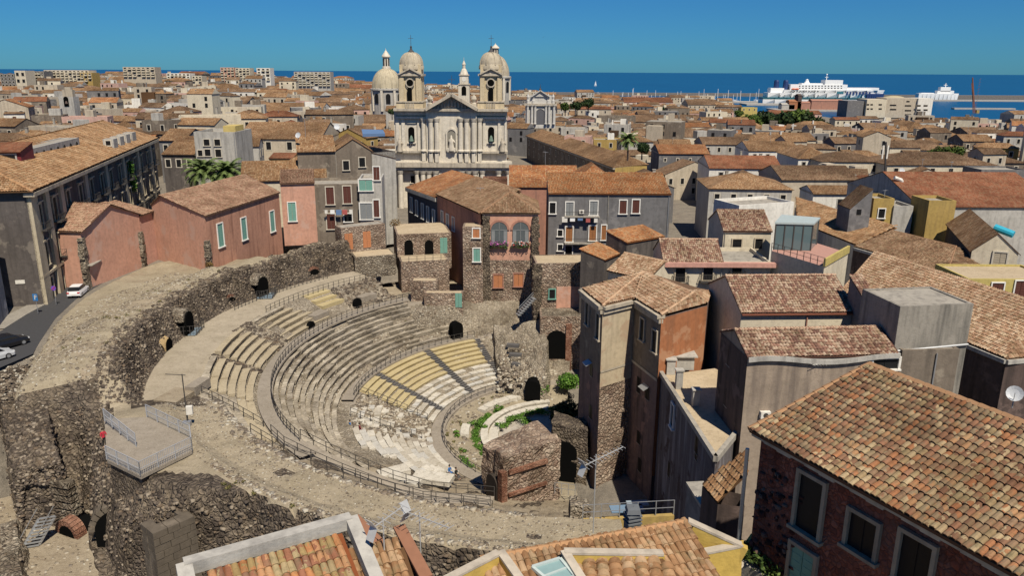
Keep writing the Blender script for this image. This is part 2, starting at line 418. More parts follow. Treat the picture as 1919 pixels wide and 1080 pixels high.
# sea: one sheet to the horizon
t = NT('sea_water', .35, .25)
sea = t.mix((.003, .060, .150), (.005, .082, .185), t.noise(.004, 4, t.P(1, .25, 1)))
h = t.noise(.12, 5)
t.out(sea, h, .25, .4)
mb = MB(); mb.face([(-40000, -300, -10), (40000, -300, -10), (40000, 56000, -10), (-40000, 56000, -10)])
tag(mb.build('sea', t.m), kind='structure')
# road and pavement along the terrace, left edge
M_ASPH = plain('asphalt', (.055, .055, .058), .9, .2)
M_PAVE = earth('paving', (.25, .23, .20), (.30, .275, .235), (.19, .17, .15), .3)
def ribbon(name, L, Rr, dz, m, kind='structure'):
    mb = MB()
    for k in range(len(L)-1): mb.face([L[k], Rr[k], Rr[k+1], L[k+1]])
    mb.v = [(x, y, z+dz) for x, y, z in mb.v]; return tag(mb.build(name, m), kind=kind)
RL = [at(x, y, 15) for x, y in ((-190, 690), (-70, 655), (8, 618), (52, 590), (84, 573))]+[V3(-65.2, 110, 15), V3(-69, 124, 15), V3(-77, 150, 15), V3(-86, 178, 15)]
RR = [at(x, y, 15) for x, y in ((-150, 760), (0, 690), (62, 664), (76, 640), (104, 598), (142, 562))]+[V3(-60.2, 118, 15), V3(-70, 148, 15), V3(-79, 178, 15)]
ribbon('road', RL, RR, .02, M_ASPH)
# ================================================================ stone palettes
LAVA = [(.065, .052, .043), (.125, .10, .08), (.185, .15, .115), (.09, .073, .06), (.245, .20, .15)]
WARM = [(.16, .13, .10), (.27, .225, .17), (.35, .30, .23), (.21, .165, .12), (.42, .37, .29)]
M_RUBBLE = stone('lava_rubble', LAVA, 2.4, patch=(.27, .215, .15))
M_RUBW = stone('warm_rubble', WARM, 2.6)
M_GRAVEL = earth('gravel', (.275, .23, .16), (.35, .30, .215), (.20, .165, .118))
M_BAND = earth('wall_top_gravel', (.285, .24, .168), (.355, .30, .215), (.20, .165, .118), .6)
M_EARTH = earth('dry_earth', (.27, .22, .155), (.35, .295, .215), (.19, .15, .105))
M_WALK = earth('walkway', (.255, .22, .175), (.31, .27, .22), (.20, .17, .135), .35)
M_CORR = earth('corridor_paving', (.31, .265, .195), (.385, .33, .25), (.24, .20, .15), .4)
M_SEAT = stone('old_seat_stone', [(.33, .285, .215), (.43, .375, .29), (.38, .33, .25), (.48, .425, .34)], 1.6, .6, .08, .35)
M_TUFF = earth('tan_bench', (.36, .30, .205), (.43, .365, .255), (.28, .23, .155), .5)
M_MARBLE = earth('white_marble', (.50, .46, .385), (.60, .56, .48), (.30, .265, .205), .5)
M_WOOD = earth('bench_wood', (.41, .335, .18), (.47, .39, .22), (.33, .265, .15), .15)
M_MARB2 = earth('stained_marble', (.40, .36, .29), (.50, .455, .38), (.24, .205, .155), .5)
M_MARB3 = earth('grey_marble', (.42, .40, .36), (.52, .50, .45), (.30, .28, .24), .4)
def MARB(): return random.choice((M_MARBLE, M_MARBLE, M_MARB2, M_MARB3))
M_SEAT2 = stone('grey_seat_stone', [(.27, .235, .18), (.38, .33, .26), (.32, .28, .22), (.43, .38, .305)], 1.8, .7, .08, .4)
M_BASALT = plain('basalt_step', (.105, .10, .098), .8, .2)
M_IRON = plain('dark_iron', (.055, .05, .046), .6, .4)
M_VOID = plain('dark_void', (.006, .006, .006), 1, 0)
M_BRICK = stone('thin_brick', [(.22, .105, .07), (.30, .15, .10), (.18, .085, .055), (.34, .20, .14)], 3.5, .7, .06)
M_STONES = attmat('loose_lava', LAVA+[(.10, .08, .065), (.16, .12, .085), (.31, .26, .20)])
M_STONEW = attmat('loose_pale', WARM+[(.50, .46, .38), (.24, .2, .16)])

PV = [p+V3(0, 0, .12) for p in RL[2:]]; PV2 = [p+V3(*(Vector((-(q-p).y, (q-p).x, 0)).normalized()*2.2)) for p, q in zip(PV, PV[1:]+[PV[-1]+(PV[-1]-PV[-2])])]
ribbon('pavement', PV2, PV, 0, M_PAVE)
mb = MB()
for p, q in zip(PV, PV[1:]): mb.face([p-V3(0, 0, .14), q-V3(0, 0, .14), q, p])
tag(mb.build('kerb', M_PAVE), kind='structure')
# ================================================================ the ancient theatre
TH_ = root('ancient_theatre', 'half-round ruined stone theatre with rows of seats round a white marble orchestra', 'theatre', (CX, CY, 0))
def ease(ph, a, b, wdt=2.): return sst(a-wdt, a+wdt, ph)*(1-sst(b-wdt, b+wdt, ph))
def LIM(ph): return float(np.interp(ph, [150, 160, 172.7, 188.2, 191.5, 200, 215], [70, 69, 65.6, 61.0, 60.2, 59.5, 59.5]))
def bed_z(r, ph):
    z = prof(r)
    # inner faces of the risers are cut below the seats, the eroded sectors heap up
    n = fbm(r*.35+7, ph*.11, 3)
    rough = .10
    if 28.6 < r < 35.6: rough = .22
    if 17.2 < r < 27 and 174 < ph < 198: rough = .4
    if 37.4 < r < 43 and (128 < ph < 146 or 166 < ph < 176): rough = .5; z += .35
    if 37.4 < r < 43 and 153 < ph < 159: z += .3
    z += rough*n
    # rubble wall behind the corridor, left and far
    wt = ease(ph, 127, 205, 3)
    top = 16.4+.9*fbm(ph*.16, 2.)+.5*sst(150, 140, ph)
    up = sst(48.6, 50.4+.8*fbm(ph*.3, 9), r)
    zl = lerp(z, top, up) if r > 48 else z
    if r > 48: zl += up*(1-sst(52, 54, r))*.35*fbm(r*.9, ph*.5, 4)
    # terrace falling gently to the street
    if r > 51: zl = lerp(zl, 15.35+.2*fbm(r*.3, ph*.2), sst(54, 59, r))
    if r > 55: zl = lerp(zl, 14.7, sst(LIM(ph)-.9, LIM(ph), r))
    if wt > 0: z = lerp(z, zl, wt)
    # near side: broad gravel wall top, then the outer drop
    nt_ = sst(202, 212, ph)
    if nt_ > 0:
        zn = prof(min(r, 40.6)); zn = lerp(zn, 13.3+.12*fbm(r*.5, ph*.4, 1), sst(40.6, 41.6, r))
        zn = lerp(zn, 13.9, sst(45, 46.5, r))
        edge = 47.3+.8*fbm(ph*.12, 5.); fl = 1-sst(226, 237, ph); edge += 3.6*fl
        zn = lerp(zn, 10.8, sst(edge, edge+2.4, r)*fl); zn = lerp(zn, 2.5, sst(edge+2.2*fl, edge+2.4*fl+1.6, r))
        if r > 42: zn += .07*fbm(r*.8, ph*.6, 8)+(.5*fbm(r*.9, ph*.8, 5)*sst(edge, edge+.6, r))
        z = lerp(z, zn, nt_)
    # near interior: seats lost under an earth slope
    es = sst(217, 228, ph)
    if es > 0 and 20 < r < 41: z = lerp(z, prof(r)+.25*fbm(r*.4, ph*.3, 6), es)
    # far end: level ground before the houses, then the seats break off in a heap
    if ph < 134 and r > 30.5: z = lerp(z, 8.5+.2*fbm(r*.5, ph*.3), sst(134, 131, ph)*sst(30.5, 31.8, r))
    if ph < 120 and r > 17.5:
        k = sst(120, 112, ph); zf = min(prof(r), lerp(7.6, .6, sst(27, 13, r))); z = lerp(z, zf+.3*fbm(r*.5, ph*.3), k)
    return z
def bed_m(r, ph):
    if r < 15.6: return 1
    if r < 17.2: return 3 if ph < 235 else 1
    if 27.0 < r < 28.6 and ph < 182: return 3
    if 35.6 < r < 37.4 and ph < 224: return 3
    if ph > 203 and r > 41.0: return 6 if r < 47.5+(4.5*(1-sst(222, 232, ph))) else 0
    if ph > 218: return 2 if fbm(r*.3, ph*.2, 2) > -.15 else 0
    if 43.0 < r < 48.6: return 4 if ph > 131 else 2
    if r > 51.2+1.0*fbm(ph*.3, 4): return 1 if fbm(r*.2, ph*.15, 7) > -.25 else 2
    if r > 48.6: return 0
    if 17.2 < r < 27 and 174 < ph < 198: return 2 if fbm(r*.5, ph*.3, 7) > 0 else 0
    if r > 28.6: return 5
    return 5
phs = np.arange(84, 272.1, .7); rs = np.concatenate([np.arange(6, 47, .55), np.arange(47, 54, .3), np.arange(54, 70.1, .6)])
mb = MB(); nr = len(rs)
for ph in phs:
    for r in rs:
        rr = r
        # the rubble wall only exists where the terrace is, on the far side stop at the walls of the houses
        mb.v.append(tuple(pol(rr, ph, bed_z(r, ph))))
for i in range(len(phs)-1):
    for j in range(nr-1):
        ph, r = phs[i]+.4, (rs[j]+rs[j+1])/2
        if r > 52.5 and ph < 150: continue
        if r > 50 and ph < 128: continue
        if r > 58 and ph > 215: continue
        if r > LIM(ph)-.2: continue
        low = ph > 203 and r > 43 and min(mb.v[i*nr+j+1][2], mb.v[(i+1)*nr+j+1][2]) < 13.2
        mb._q((i*nr+j, i*nr+j+1, (i+1)*nr+j+1, (i+1)*nr+j), 0 if low else bed_m(r, ph))
M_MIX = stone('seat_rubble', [(.25, .21, .155), (.37, .32, .245), (.31, .26, .195), (.42, .37, .29), (.20, .165, .125)], 2.6, .8, .15)
mb.build('cavea_bed', [M_RUBBLE, M_GRAVEL, M_EARTH, M_WALK, M_CORR, M_MIX, M_BAND], TH_)
def block(r0, r1, z0, z1, p0, p1, m, name, seg=2, jr=.0, jz=.0, parent=TH_):
    und = .16 if z1-z0 < .5 or name in ('seat_block', 'bench_block', 'marble_block', 'wooden_bench') else 0
    r0 += random.uniform(-jr, jr); z1 += random.uniform(-jz, jz); b = MB(); T = []
    tl = random.uniform(-jz, jz)*.6
    for k in range(seg+1):
        p = lerp(p0, p1, k/seg); zz = z1+tl*(k/seg-.5)+random.uniform(-jz, jz)*.3; rr = r0+random.uniform(-jr, jr)*.4
        T.append((pol(rr+und, p, z0), pol(rr, p, zz), pol(r1, p, zz+random.uniform(-jz, jz)*.3), pol(r1, p, z0)))
    for k in range(seg):
        a, c = T[k], T[k+1]
        b.face([a[0], a[1], c[1], c[0]]); b.face([a[1], a[2], c[2], c[1]])
    b.face([T[0][0], T[0][3], T[0][2], T[0][1]]); b.face([T[-1][0], T[-1][1], T[-1][2], T[-1][3]])
    return b.build(name, m, parent)
def arcdeg(L, r): return math.degrees(L/r)
# --- lower tier: timber-covered benches above, white marble blocks below
for p0, p1, wood0 in ((118.5, 135.6, 5), (138.4, 159.2, 5), (162.2, 173.6, 4)):
    for i in range(11):
        r = 17.3+.9*i; z = .36+.37*i
        if i > 10: break
        if i >= wood0:
            q0 = p0+(0 if p0 > 120 else (10-i)*.15)
            block(r, r+.98, z-.42, z, q0, p1, M_WOOD, 'wooden_bench', 6)
        else:
            p = p0
            while p < p1-.3:
                L = random.uniform(.9, 1.7); q = min(p1, p+arcdeg(L, r))
                if p1-q < arcdeg(.5, r): q = p1
                if random.random() > .035: block(r, r+.97, z-.6, z, p+.12, q-.08, MARB(), 'marble_block', 1, .04, .03)
                p = q
for i in range(11):   # eroded wedge: scattered blocks, then the plain near wedge
    r = 17.3+.9*i; z = .38+.37*i
    p = 177.5
    while p < 193:
        q = p+arcdeg(random.uniform(.8, 1.6), r)
        keep = .28+.5*(i > 5)*(p > 184)+.3*(i < 2)
        if random.random() < keep: block(r, r+random.uniform(.7, 1.1), z-.7, z+random.uniform(-.05, .15), p+.2, q-.2, MARB(), 'marble_block', 1, .15, .06)
        p = q
    p = 196.5; e = 222-(i > 6)*9-(i > 8)*4
    while p < e:
        q = min(e, p+arcdeg(random.uniform(1.2, 2.6), r)); block(r, r+random.uniform(.68, .8), z-.6, z+random.uniform(-.05, .05), p+.12, q-.12, MARB(), 'marble_block', 2, .05, .05); p = q
for c, nst in ((136.9, 24), (160.6, 24), (117.6, 24), (195.2, 22)):   # stairways of dark lava
    for k in range(nst):
        r = 17.2+9.9*k/nst; z = .2+3.95*k/nst
        block(r, r+.44, z-.4, z+.03, c-arcdeg(.55, r), c+arcdeg(.55, r), M_BASALT if c < 190 else M_WALK, 'stair_step', 1)
# pale walkway slabs round the orchestra and at the foot of the middle tier
def ring(name, r0, r1, z0, z1, p0, p1, m, dp=2.0, hz=.25):
    b = MB(); n = max(2, int((p1-p0)/dp))
    for k in range(n):
        a, c = lerp(p0, p1, k/n), lerp(p0, p1, (k+1)/n)
        b.face([pol(r0, a, z0), pol(r1, a, z1), pol(r1, c, z1), pol(r0, c, z0)])
        b.face([pol(r0, a, z0-hz), pol(r0, a, z0), pol(r0, c, z0), pol(r0, c, z0-hz)])
    return b.build(name, m, TH_)
ring('walkway', 15.5, 17.25, .14, .12, 112, 243, M_WALK)
ring('walkway', 27.15, 28.7, 4.32, 4.32, 118, 181, M_WALK)
ring('walkway', 35.6, 37.3, 9.62, 9.66, 131, 224, M_WALK)
# --- middle tier: ten rows of worn stone benches
n_mid = 0
for i in range(10):
    r = 28.75+.69*i; z = 4.75+.5*i
    p = 121+random.random(); e = 221+4*fbm(i*.7, 1)
    while p < e:
        if i > 3 and p < 131.5: p = 131.5+random.random()
        q = min(e, p+arcdeg(random.uniform(2.2, 4.4), r))
        fade = .06+(.25 if i < 4 and 176 < p < 186 else 0)+(.22 if p > 208 else 0)+(.18 if 132 < p < 150 and fbm(p*.2, i*.3) > .05 else 0)
        if random.random() > fade: block(r, r+random.uniform(.5, .62), z-.6, z, p, q-.14, M_SEAT if random.random() > .45 else M_SEAT2, 'seat_block', 3, .10, .07); n_mid += 1
        p = q
# --- upper tier: smooth tan benches in three wedges
for p0, p1, rows in ((153.5, 170.3, (0, 1, 2, 3, 4)), (173.8, 185.6, (0, 1, 2, 3, 4, 5)), (187.6, 200.5, (0, 1, 2, 3, 4)), (201.5, 217, (0, 1))):
    for i in range(6):
        r = 37.65+.9*i; z = 10.0+.44*i
        p = p0+(2.2*i if p0 < 160 else 0)*.6
        while p < p1-.4:
            q = min(p1, p+arcdeg(random.uniform(3.2, 6.0), r))
            if i in rows or random.random() < .8: block(r, r+random.uniform(.76, .84), z-.6, z, p+.02, q-.1, M_TUFF if i in rows else M_SEAT, 'bench_block', 2, .06, .04)
            p = q
for i in range(3):
    block(39.7+1.35*i, 41.15+1.35*i, 9.6, 11.0+.5*i, 145.6, 152.2, M_WOOD, 'wooden_platform_tier', 4)
block(38.0, 40.6, 9.4, 10.75, 153.2, 157.8, M_WALK, 'concrete_slab', 3)
block(38.4, 40.8, 9.4, 10.9, 137.5, 142.3, M_WALK, 'concrete_slab', 3)
b = MB(); b.arch(pol(37.9, 144.2, 9.5), 1.5, 1.7, (pol(37.9, 143, 0)-pol(37.9, 145, 0)), .5); b.build('vomitorium_mouth', M_VOID, TH_)
b = MB(); b.arch(pol(28.5, 123.4, 4.4), 1.9, 2.6, (pol(30, 122, 0)-pol(30, 125, 0)), 1.2); b.build('vomitorium_mouth', M_VOID, TH_)
b = MB(); b.arch(pol(37.8, 160.2, 9.5), 1.5, 1.0, (pol(37.9, 159, 0)-pol(37.9, 161, 0)), .5); b.build('vomitorium_mouth', M_VOID, TH_)
# --- orchestra: white marble rings, earth and weeds
for r0, r1, z, p0, p1 in ((8.6, 9.9, -.72, 100, 212), (9.95, 10.9, -.42, 98, 206), (12.2, 13.4, -.05, 104, 150), (12.4, 13.5, -.05, 171, 186)):
    p = p0
    while p < p1:
        q = min(p1, p+arcdeg(random.uniform(1.2, 2.6), r1)); block(r0, r1, z-.5, z, p+.1, q-.1, M_MARBLE, 'marble_slab', 2, .04, .02); p = q
M_FLOOR = earth('orchestra_floor', (.34, .30, .25), (.46, .42, .36), (.20, .17, .13), .4)
b = MB(); b.face([pol(8.7, p, -1.22) for p in range(90, 270, 10)]); b.build('orchestra_floor', M_FLOOR, TH_)
# --- loose stone over the ruined parts
pp, ss = [], []
def scatter(n, rr, pr, cond=lambda r, p: True, s=(.12, .4)):
    for _ in range(n):
        r, p = random.uniform(*rr), random.uniform(*pr)
        if cond(r, p): pp.append(tuple(pol(r, p, bed_z(r, p)))); ss.append(random.uniform(*s)**1)
scatter(6500, (48.5, 52.3), (133, 206), s=(.06, .22)); scatter(4500, (46.8, 52), (222, 271), lambda r, p: bed_z(r, p) < 13.2, (.07, .24))
scatter(2200, (51, 56), (203, 236), lambda r, p: bed_z(r, p) < 13.2, (.07, .24))
scatter(500, (37.6, 43), (129, 146), s=(.12, .35)); scatter(250, (37.6, 43.5), (170, 175), s=(.1, .3)); scatter(160, (37.6, 43), (185.3, 188), s=(.15, .35))
stones('rubble_stones', pp, ss, M_STONES, TH_)
pp, ss = [], []
scatter(2200, (17.4, 26.8), (174, 197), s=(.08, .3)); scatter(3600, (28.8, 35.4), (121, 225), s=(.05, .2)); scatter(700, (37.5, 43), (200, 232), s=(.08, .26))
scatter(3000, (41.5, 47.2), (206, 270), s=(.03, .11)); scatter(900, (40.9, 41.9), (208, 262), s=(.1, .28)); scatter(500, (46.6, 47.2), (228, 270), s=(.08, .22)); scatter(3000, (51.5, 62), (160, 204), s=(.04, .18)); scatter(500, (17, 30), (90, 119), s=(.1, .4)); scatter(320, (11, 15.4), (95, 235), s=(.08, .35))
stones('pale_stones', pp, ss, M_STONEW, TH_)
# --- dark mouths of the radial passages in the back wall, with brick arches
for (x, y, w_, h_, zz, bri) in ((487, 553, 2.0, 3.0, 12.3, 0), (345, 624, 2.1, 3.0, 12.3, 0), (420, 572, 2.0, 1.4, 12.3, 1), (572, 517, 2.2, 1.6, 12.3, 1)):
    p = at(x, y, zz); r, ph = polar(p.x, p.y); u = pol(1, ph-90, 0)-V3(CX, CY, 0); c = pol(min(r, 50.0)-.5, ph, 12.2)
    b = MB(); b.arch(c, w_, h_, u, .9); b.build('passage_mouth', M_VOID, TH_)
    b = MB(); n = 10; o = pol(min(r, 50.0)-.75, ph, 12.2+h_-w_/2); u = u.normalized(); nn = pol(1, ph, 0)-V3(CX, CY, 0)
    for k in range(n):
        a0, a1 = math.pi*k/n, math.pi*(k+1)/n
        d0, d1 = u*math.cos(a0)+V3(0, 0, math.sin(a0)), u*math.cos(a1)+V3(0, 0, math.sin(a1)); ri, ro = w_/2-.02, w_/2+.42
        q = [o+d0*ri, o+d0*ro, o+d1*ro, o+d1*ri]; q2 = [x_+nn*1.6 for x_ in q]
        b.face(q[::-1]); b.face([q[1], q[2], q2[2], q2[1]]); b.face([q[3], q[0], q2[0], q2[3]])
    b.build('brick_arch' if bri else 'stone_arch', M_BRICK if bri else M_RUBW, TH_)
# brick vault stub with ribbed side on the corridor
c = at(298, 655, 12.3); b = MB()
for k in range(9):
    a0, a1 = math.pi*k/9, math.pi*(k+1)/9
    for y0 in range(8):
        ya, yb = c.y-1.0+y0*.27, c.y-1.0+y0*.27+.24
        P_ = lambda a, r, y: (c.x-r*math.cos(a), y, 12.3+r*math.sin(a)*1.15)
        b.face([P_(a0, 1.25, ya), P_(a0, 1.25, yb), P_(a1, 1.25, yb), P_(a1, 1.25, ya)][::-1])
    b.face([P_(a0, 1.2, c.y-1.0), P_(a1, 1.2, c.y-1.0), P_(a1, 1.2, c.y+1.15), P_(a0, 1.2, c.y+1.15)])
M_TUFB = plain('tuff_brick', (.46, .33, .17), .9, .1)
b.build('vault_stub', M_TUFB, TH_)
b = MB(); b.arch(V3(c.x+1.28, c.y+.1, 12.3), 1.6, 1.35, (0, 1), .1); b.build('vault_mouth', M_VOID, TH_)
# square pit in the corridor floor and a dark metal hatch
p = at(330, 745, 12.3); b = MB(); b.box((p.x, p.y, 12.1), 2.6, 3.4, .5, (1, -.25)); b.build('pit_floor', M_EARTH, TH_)
p = at(372, 728, 12.3); b = MB(); b.box((p.x, p.y, 12.0), 1.2, 2.8, 1.0, (1, -.2)); b.build('concrete_curb', M_WALK, TH_)
# analemma: heap of masonry that closes the far end, with two vault mouths

for r0, p0, p1, z in ((53.6, 182, 196, 16.0), (55.4, 181, 195, 15.95), (57.3, 182, 194, 15.75)):
    for k in range(6): q0, q1 = lerp(p0, p1, k/6), lerp(p0, p1, (k+.97)/6); block(r0, r0+.9, z-.8, z-.3+random.uniform(0, .25), q0, q1, M_MIX, 'old_wall_stub', 2, .1, .08)
PTH = [(36.6, 214), (36.5, 219), (35.2, 223.5), (33.2, 227), (30.6, 231.5), (28.2, 237.5), (26.2, 244), (24.5, 249)]
PTZ = [pol(r, p, prof(r)+(.35 if r < 36 else .55)) for r, p in PTH]; PTL = [pol(r-1.0, p-.4, prof(r)+(.35 if r < 36 else .55)) for r, p in PTH]; PTR = [pol(r+.9, p+.4, prof(r)+(.35 if r < 36 else .55)) for r, p in PTH]
b = MB()
for k in range(len(PTH)-1): b.face([PTL[k], PTL[k+1], PTR[k+1], PTR[k]]); b.face([PTL[k]-V3(0, 0, 1), PTL[k+1]-V3(0, 0, 1), PTL[k+1], PTL[k]]); b.face([PTR[k+1]-V3(0, 0, 1), PTR[k]-V3(0, 0, 1), PTR[k], PTR[k+1]])
b.build('ramp', M_WALK, TH_)
for (x, y, sx, sy, a_, zz) in ((738, 882, 3.2, 1.6, .5, 4.6), (760, 897, 3.4, 1.2, -.5, 5.2), (812, 893, 4.2, 1.8, -.25, 3.9)): p = at(x, y, zz); b = MB(); b.box(p-V3(0, 0, .5), sx, sy, .55, (math.cos(a_), math.sin(a_))); b.build('marble_slab', M_MARBLE, TH_)
# ================================================================ builders for houses
M_FRAME = plain('pale_stone_frame', (.55, .50, .41), .85, .2)
M_FRAMED = plaster('dull_stone_frame', (.34, .285, .21), (.12, .10, .08), .6)
M_FRAMEW = plain('white_frame', (.72, .70, .65), .8, .2)
M_PANE = plain('window_dark', (.014, .014, .015), .45, .15)
M_GREEN = plain('green_shutter', (.16, .33, .27), .7, .3)
M_BROWN = plain('brown_shutter', (.10, .035, .025), .7, .3)
M_OCHREW = plain('ochre_door', (.30, .13, .05), .7, .3)
M_GREY = plain('grey_shutter', (.22, .23, .23), .7, .3)
M_BOARD = plain('orange_board', (.45, .19, .09), .9, .1)
M_CREAMSH = plain('cream_shutter', (.42, .36, .27), .8, .2)
M_CORN = plaster('cornice_stone', (.46, .40, .31), (.14, .12, .10), .6)
M_CONC = plaster('concrete', (.36, .33, .28), (.12, .11, .10), .6)
M_WHITE = plaster('white_render', (.74, .71, .64), (.34, .31, .27), .35)
M_METAL = plain('galvanised', (.42, .43, .44), .45, .5, .6)
_WIN = {}
def _winmesh(w_, h_, fr, style):
    k = (round(w_, 1), round(h_, 1), fr.name if fr else '', style)
    if k in _WIN: return _WIN[k]
    w_, h_ = k[0], k[1]; b = MB(); t_ = .16 if w_ < 1.6 else .2; d = .17
    if fr:
        b.box((-w_/2-t_/2, d/2, -h_/2), t_, d, h_+t_); b.box((w_/2+t_/2, d/2, -h_/2), t_, d, h_+t_)
        b.box((0, d/2, h_/2), w_, d-.004, t_, bot=True); b.box((0, d*.8, -h_/2-.14), w_+.5, d*1.6, .14, bot=True)
        if style == 'hood': b.box((0, .2, h_/2+t_+.12), w_+.9, .4, .16, bot=True)
    else: b.box((0, .02, -h_/2-.06), w_+.1, .05, .06)
    me = _mesh('window', b, [fr or M_CONC]); b = MB()
    b.face([(-w_/2, .02, -h_/2), (w_/2, .02, -h_/2), (w_/2, .02, h_/2), (-w_/2, .02, h_/2)][::-1])
    if style != 'open':
        for x in (-w_*.01,): b.box((x, .035, -h_/2), .06, .03, h_)
    pane = _mesh('pane', b, [M_PANE]); b = MB()
    for s_ in (-1, 1):
        b.box((s_*w_*.25, .05, -h_/2+.02), w_*.47, .04, h_-.04)
        for q in range(int(h_/.35)): b.box((s_*w_*.25, .075, -h_/2+.1+q*.35), w_*.38, .02, .2)
    sh = _mesh('shutter', b, [M_GREEN]); b = MB()
    wb = w_+.9; b.box((0, .5, -h_/2-.16), wb, 1.0, .14, bot=True)
    for x in np.arange(-wb/2+.05, wb/2, .22): b.box((x, .96, -h_/2), .025, .025, .95)
    for y in np.arange(.1, .95, .22):
        for s_ in (-1, 1): b.box((s_*(wb/2-.04), y, -h_/2), .025, .025, .95)
    b.box((0, .96, -h_/2+.95), wb, .05, .04, bot=True); b.box((-wb/2+.04, .5, -h_/2+.95), .05, .95, .04); b.box((wb/2-.04, .5, -h_/2+.95), .05, .95, .04)
    bal = _mesh('balcony', b, [M_IRON])
    _WIN[k] = (me, pane, sh, bal); return _WIN[k]
def _mesh(name, b, mats):
    me = bpy.data.meshes.new(name); me.from_pydata(b.v, [], b.f)
    for x in mats: me.materials.append(x)
    if len(mats) > 1: me.polygons.foreach_set('material_index', b.m)
    me.update(); return me
_SH = {}
def win(parent, p, u, n, w_=1.1, h_=1.9, fr=M_FRAME, fill='pane', style='', balc=False, lab=None):
    """one window or french door: frame, pane or shutters, perhaps a balcony; p = centre on the wall"""
    me, pane, sh, bal = _winmesh(w_, h_, fr, style)
    o = inst('window', me, basis(Vector(p)+Vector(n)*.004, u, n), parent)
    if fill == 'pane': sub('pane', pane, o)
    else:
        k = (sh.name, fill.name)
        if k not in _SH: m2 = sh.copy(); m2.materials.clear(); m2.materials.append(fill); _SH[k] = m2
        sub('shutter', _SH[k], o)
    if balc: sub('balcony', bal, o)
    if lab: o['label'] = lab
    return o
_FW = {}
def farwin(parent, p, u, n, w_, h_, fr=M_FRAME):
    k = (round(w_, 1), round(h_, 1), fr.name)
    if k not in _FW:
        b = MB(); w2, h2 = k[0], k[1]; t_ = .22
        b.box((0, .05, -h2/2-t_), w2+2*t_, .1, h2+2*t_, m=0)
        b.face([(-w2/2, .12, -h2/2), (w2/2, .12, -h2/2), (w2/2, .12, h2/2), (-w2/2, .12, h2/2)][::-1], 1); _FW[k] = _mesh('window', b, [fr, M_PANE])
    return inst('window', _FW[k], basis(p, u, n), parent)
def slab(parent, planes, mat, thick=.12, name='roof', mats=None):
    """roof planes as thin slabs; first edge of each plane is its eave; laid out in metres for the tile pattern"""
    b = MB()
    for pl in planes:
        P_ = [Vector(p) for p in pl]; u = (P_[1]-P_[0]).normalized(); n = u.cross(P_[2]-P_[0]).normalized()
        if n.z < 0: n = -n
        v = n.cross(u).normalized(); v = v if v.z > 0 else -v
        uv = [((p-P_[0]).dot(u)+P_[0].x*.37, (p-P_[0]).dot(v)) for p in P_]
        b.face(P_, 0, uv)
        lo = [p-Vector((0, 0, thick)) for p in P_]
        for k in range(len(P_)): k2 = (k+1) % len(P_); b.face([lo[k], lo[k2], P_[k2], P_[k]])
    return b.build(name, mat, parent)
def roofing(parent, planes, pal, mode='uv', singles=0, w=.27, L=.42, seg=3, ridges=()):
    if mode == 'uv': slab(parent, planes, tilemat(pal, 'uv'))
    else:
        slab(parent, planes, plain('roof_bed_'+pal, mul(PAL[pal][0], .45), .95, .1))
        tiled(planes, pal, parent, w, L, seg, singles)
    if ridges:
        b = MB()
        for p, q in ridges:
            p, q = Vector(p), Vector(q); n = max(1, int((q-p).length/.45)); 
            for k in range(n): b.tube(p.lerp(q, k/n), p.lerp(q, (k+1.08)/n), .17, 6, r2=.14)
        r = b.build('ridge_tiles', M_RIDGE[pal], parent)
M_RIDGE = {k: plain('ridge_'+k, mul(v[1], 1.1), .9, .1) for k, v in PAL.items()}
def frame(A, B):
    A, B = Vector((A[0], A[1], 0)), Vector((B[0], B[1], 0)); u = (B-A).normalized(); wv = Vector((-u.y, u.x, 0)); return A, B, u, wv
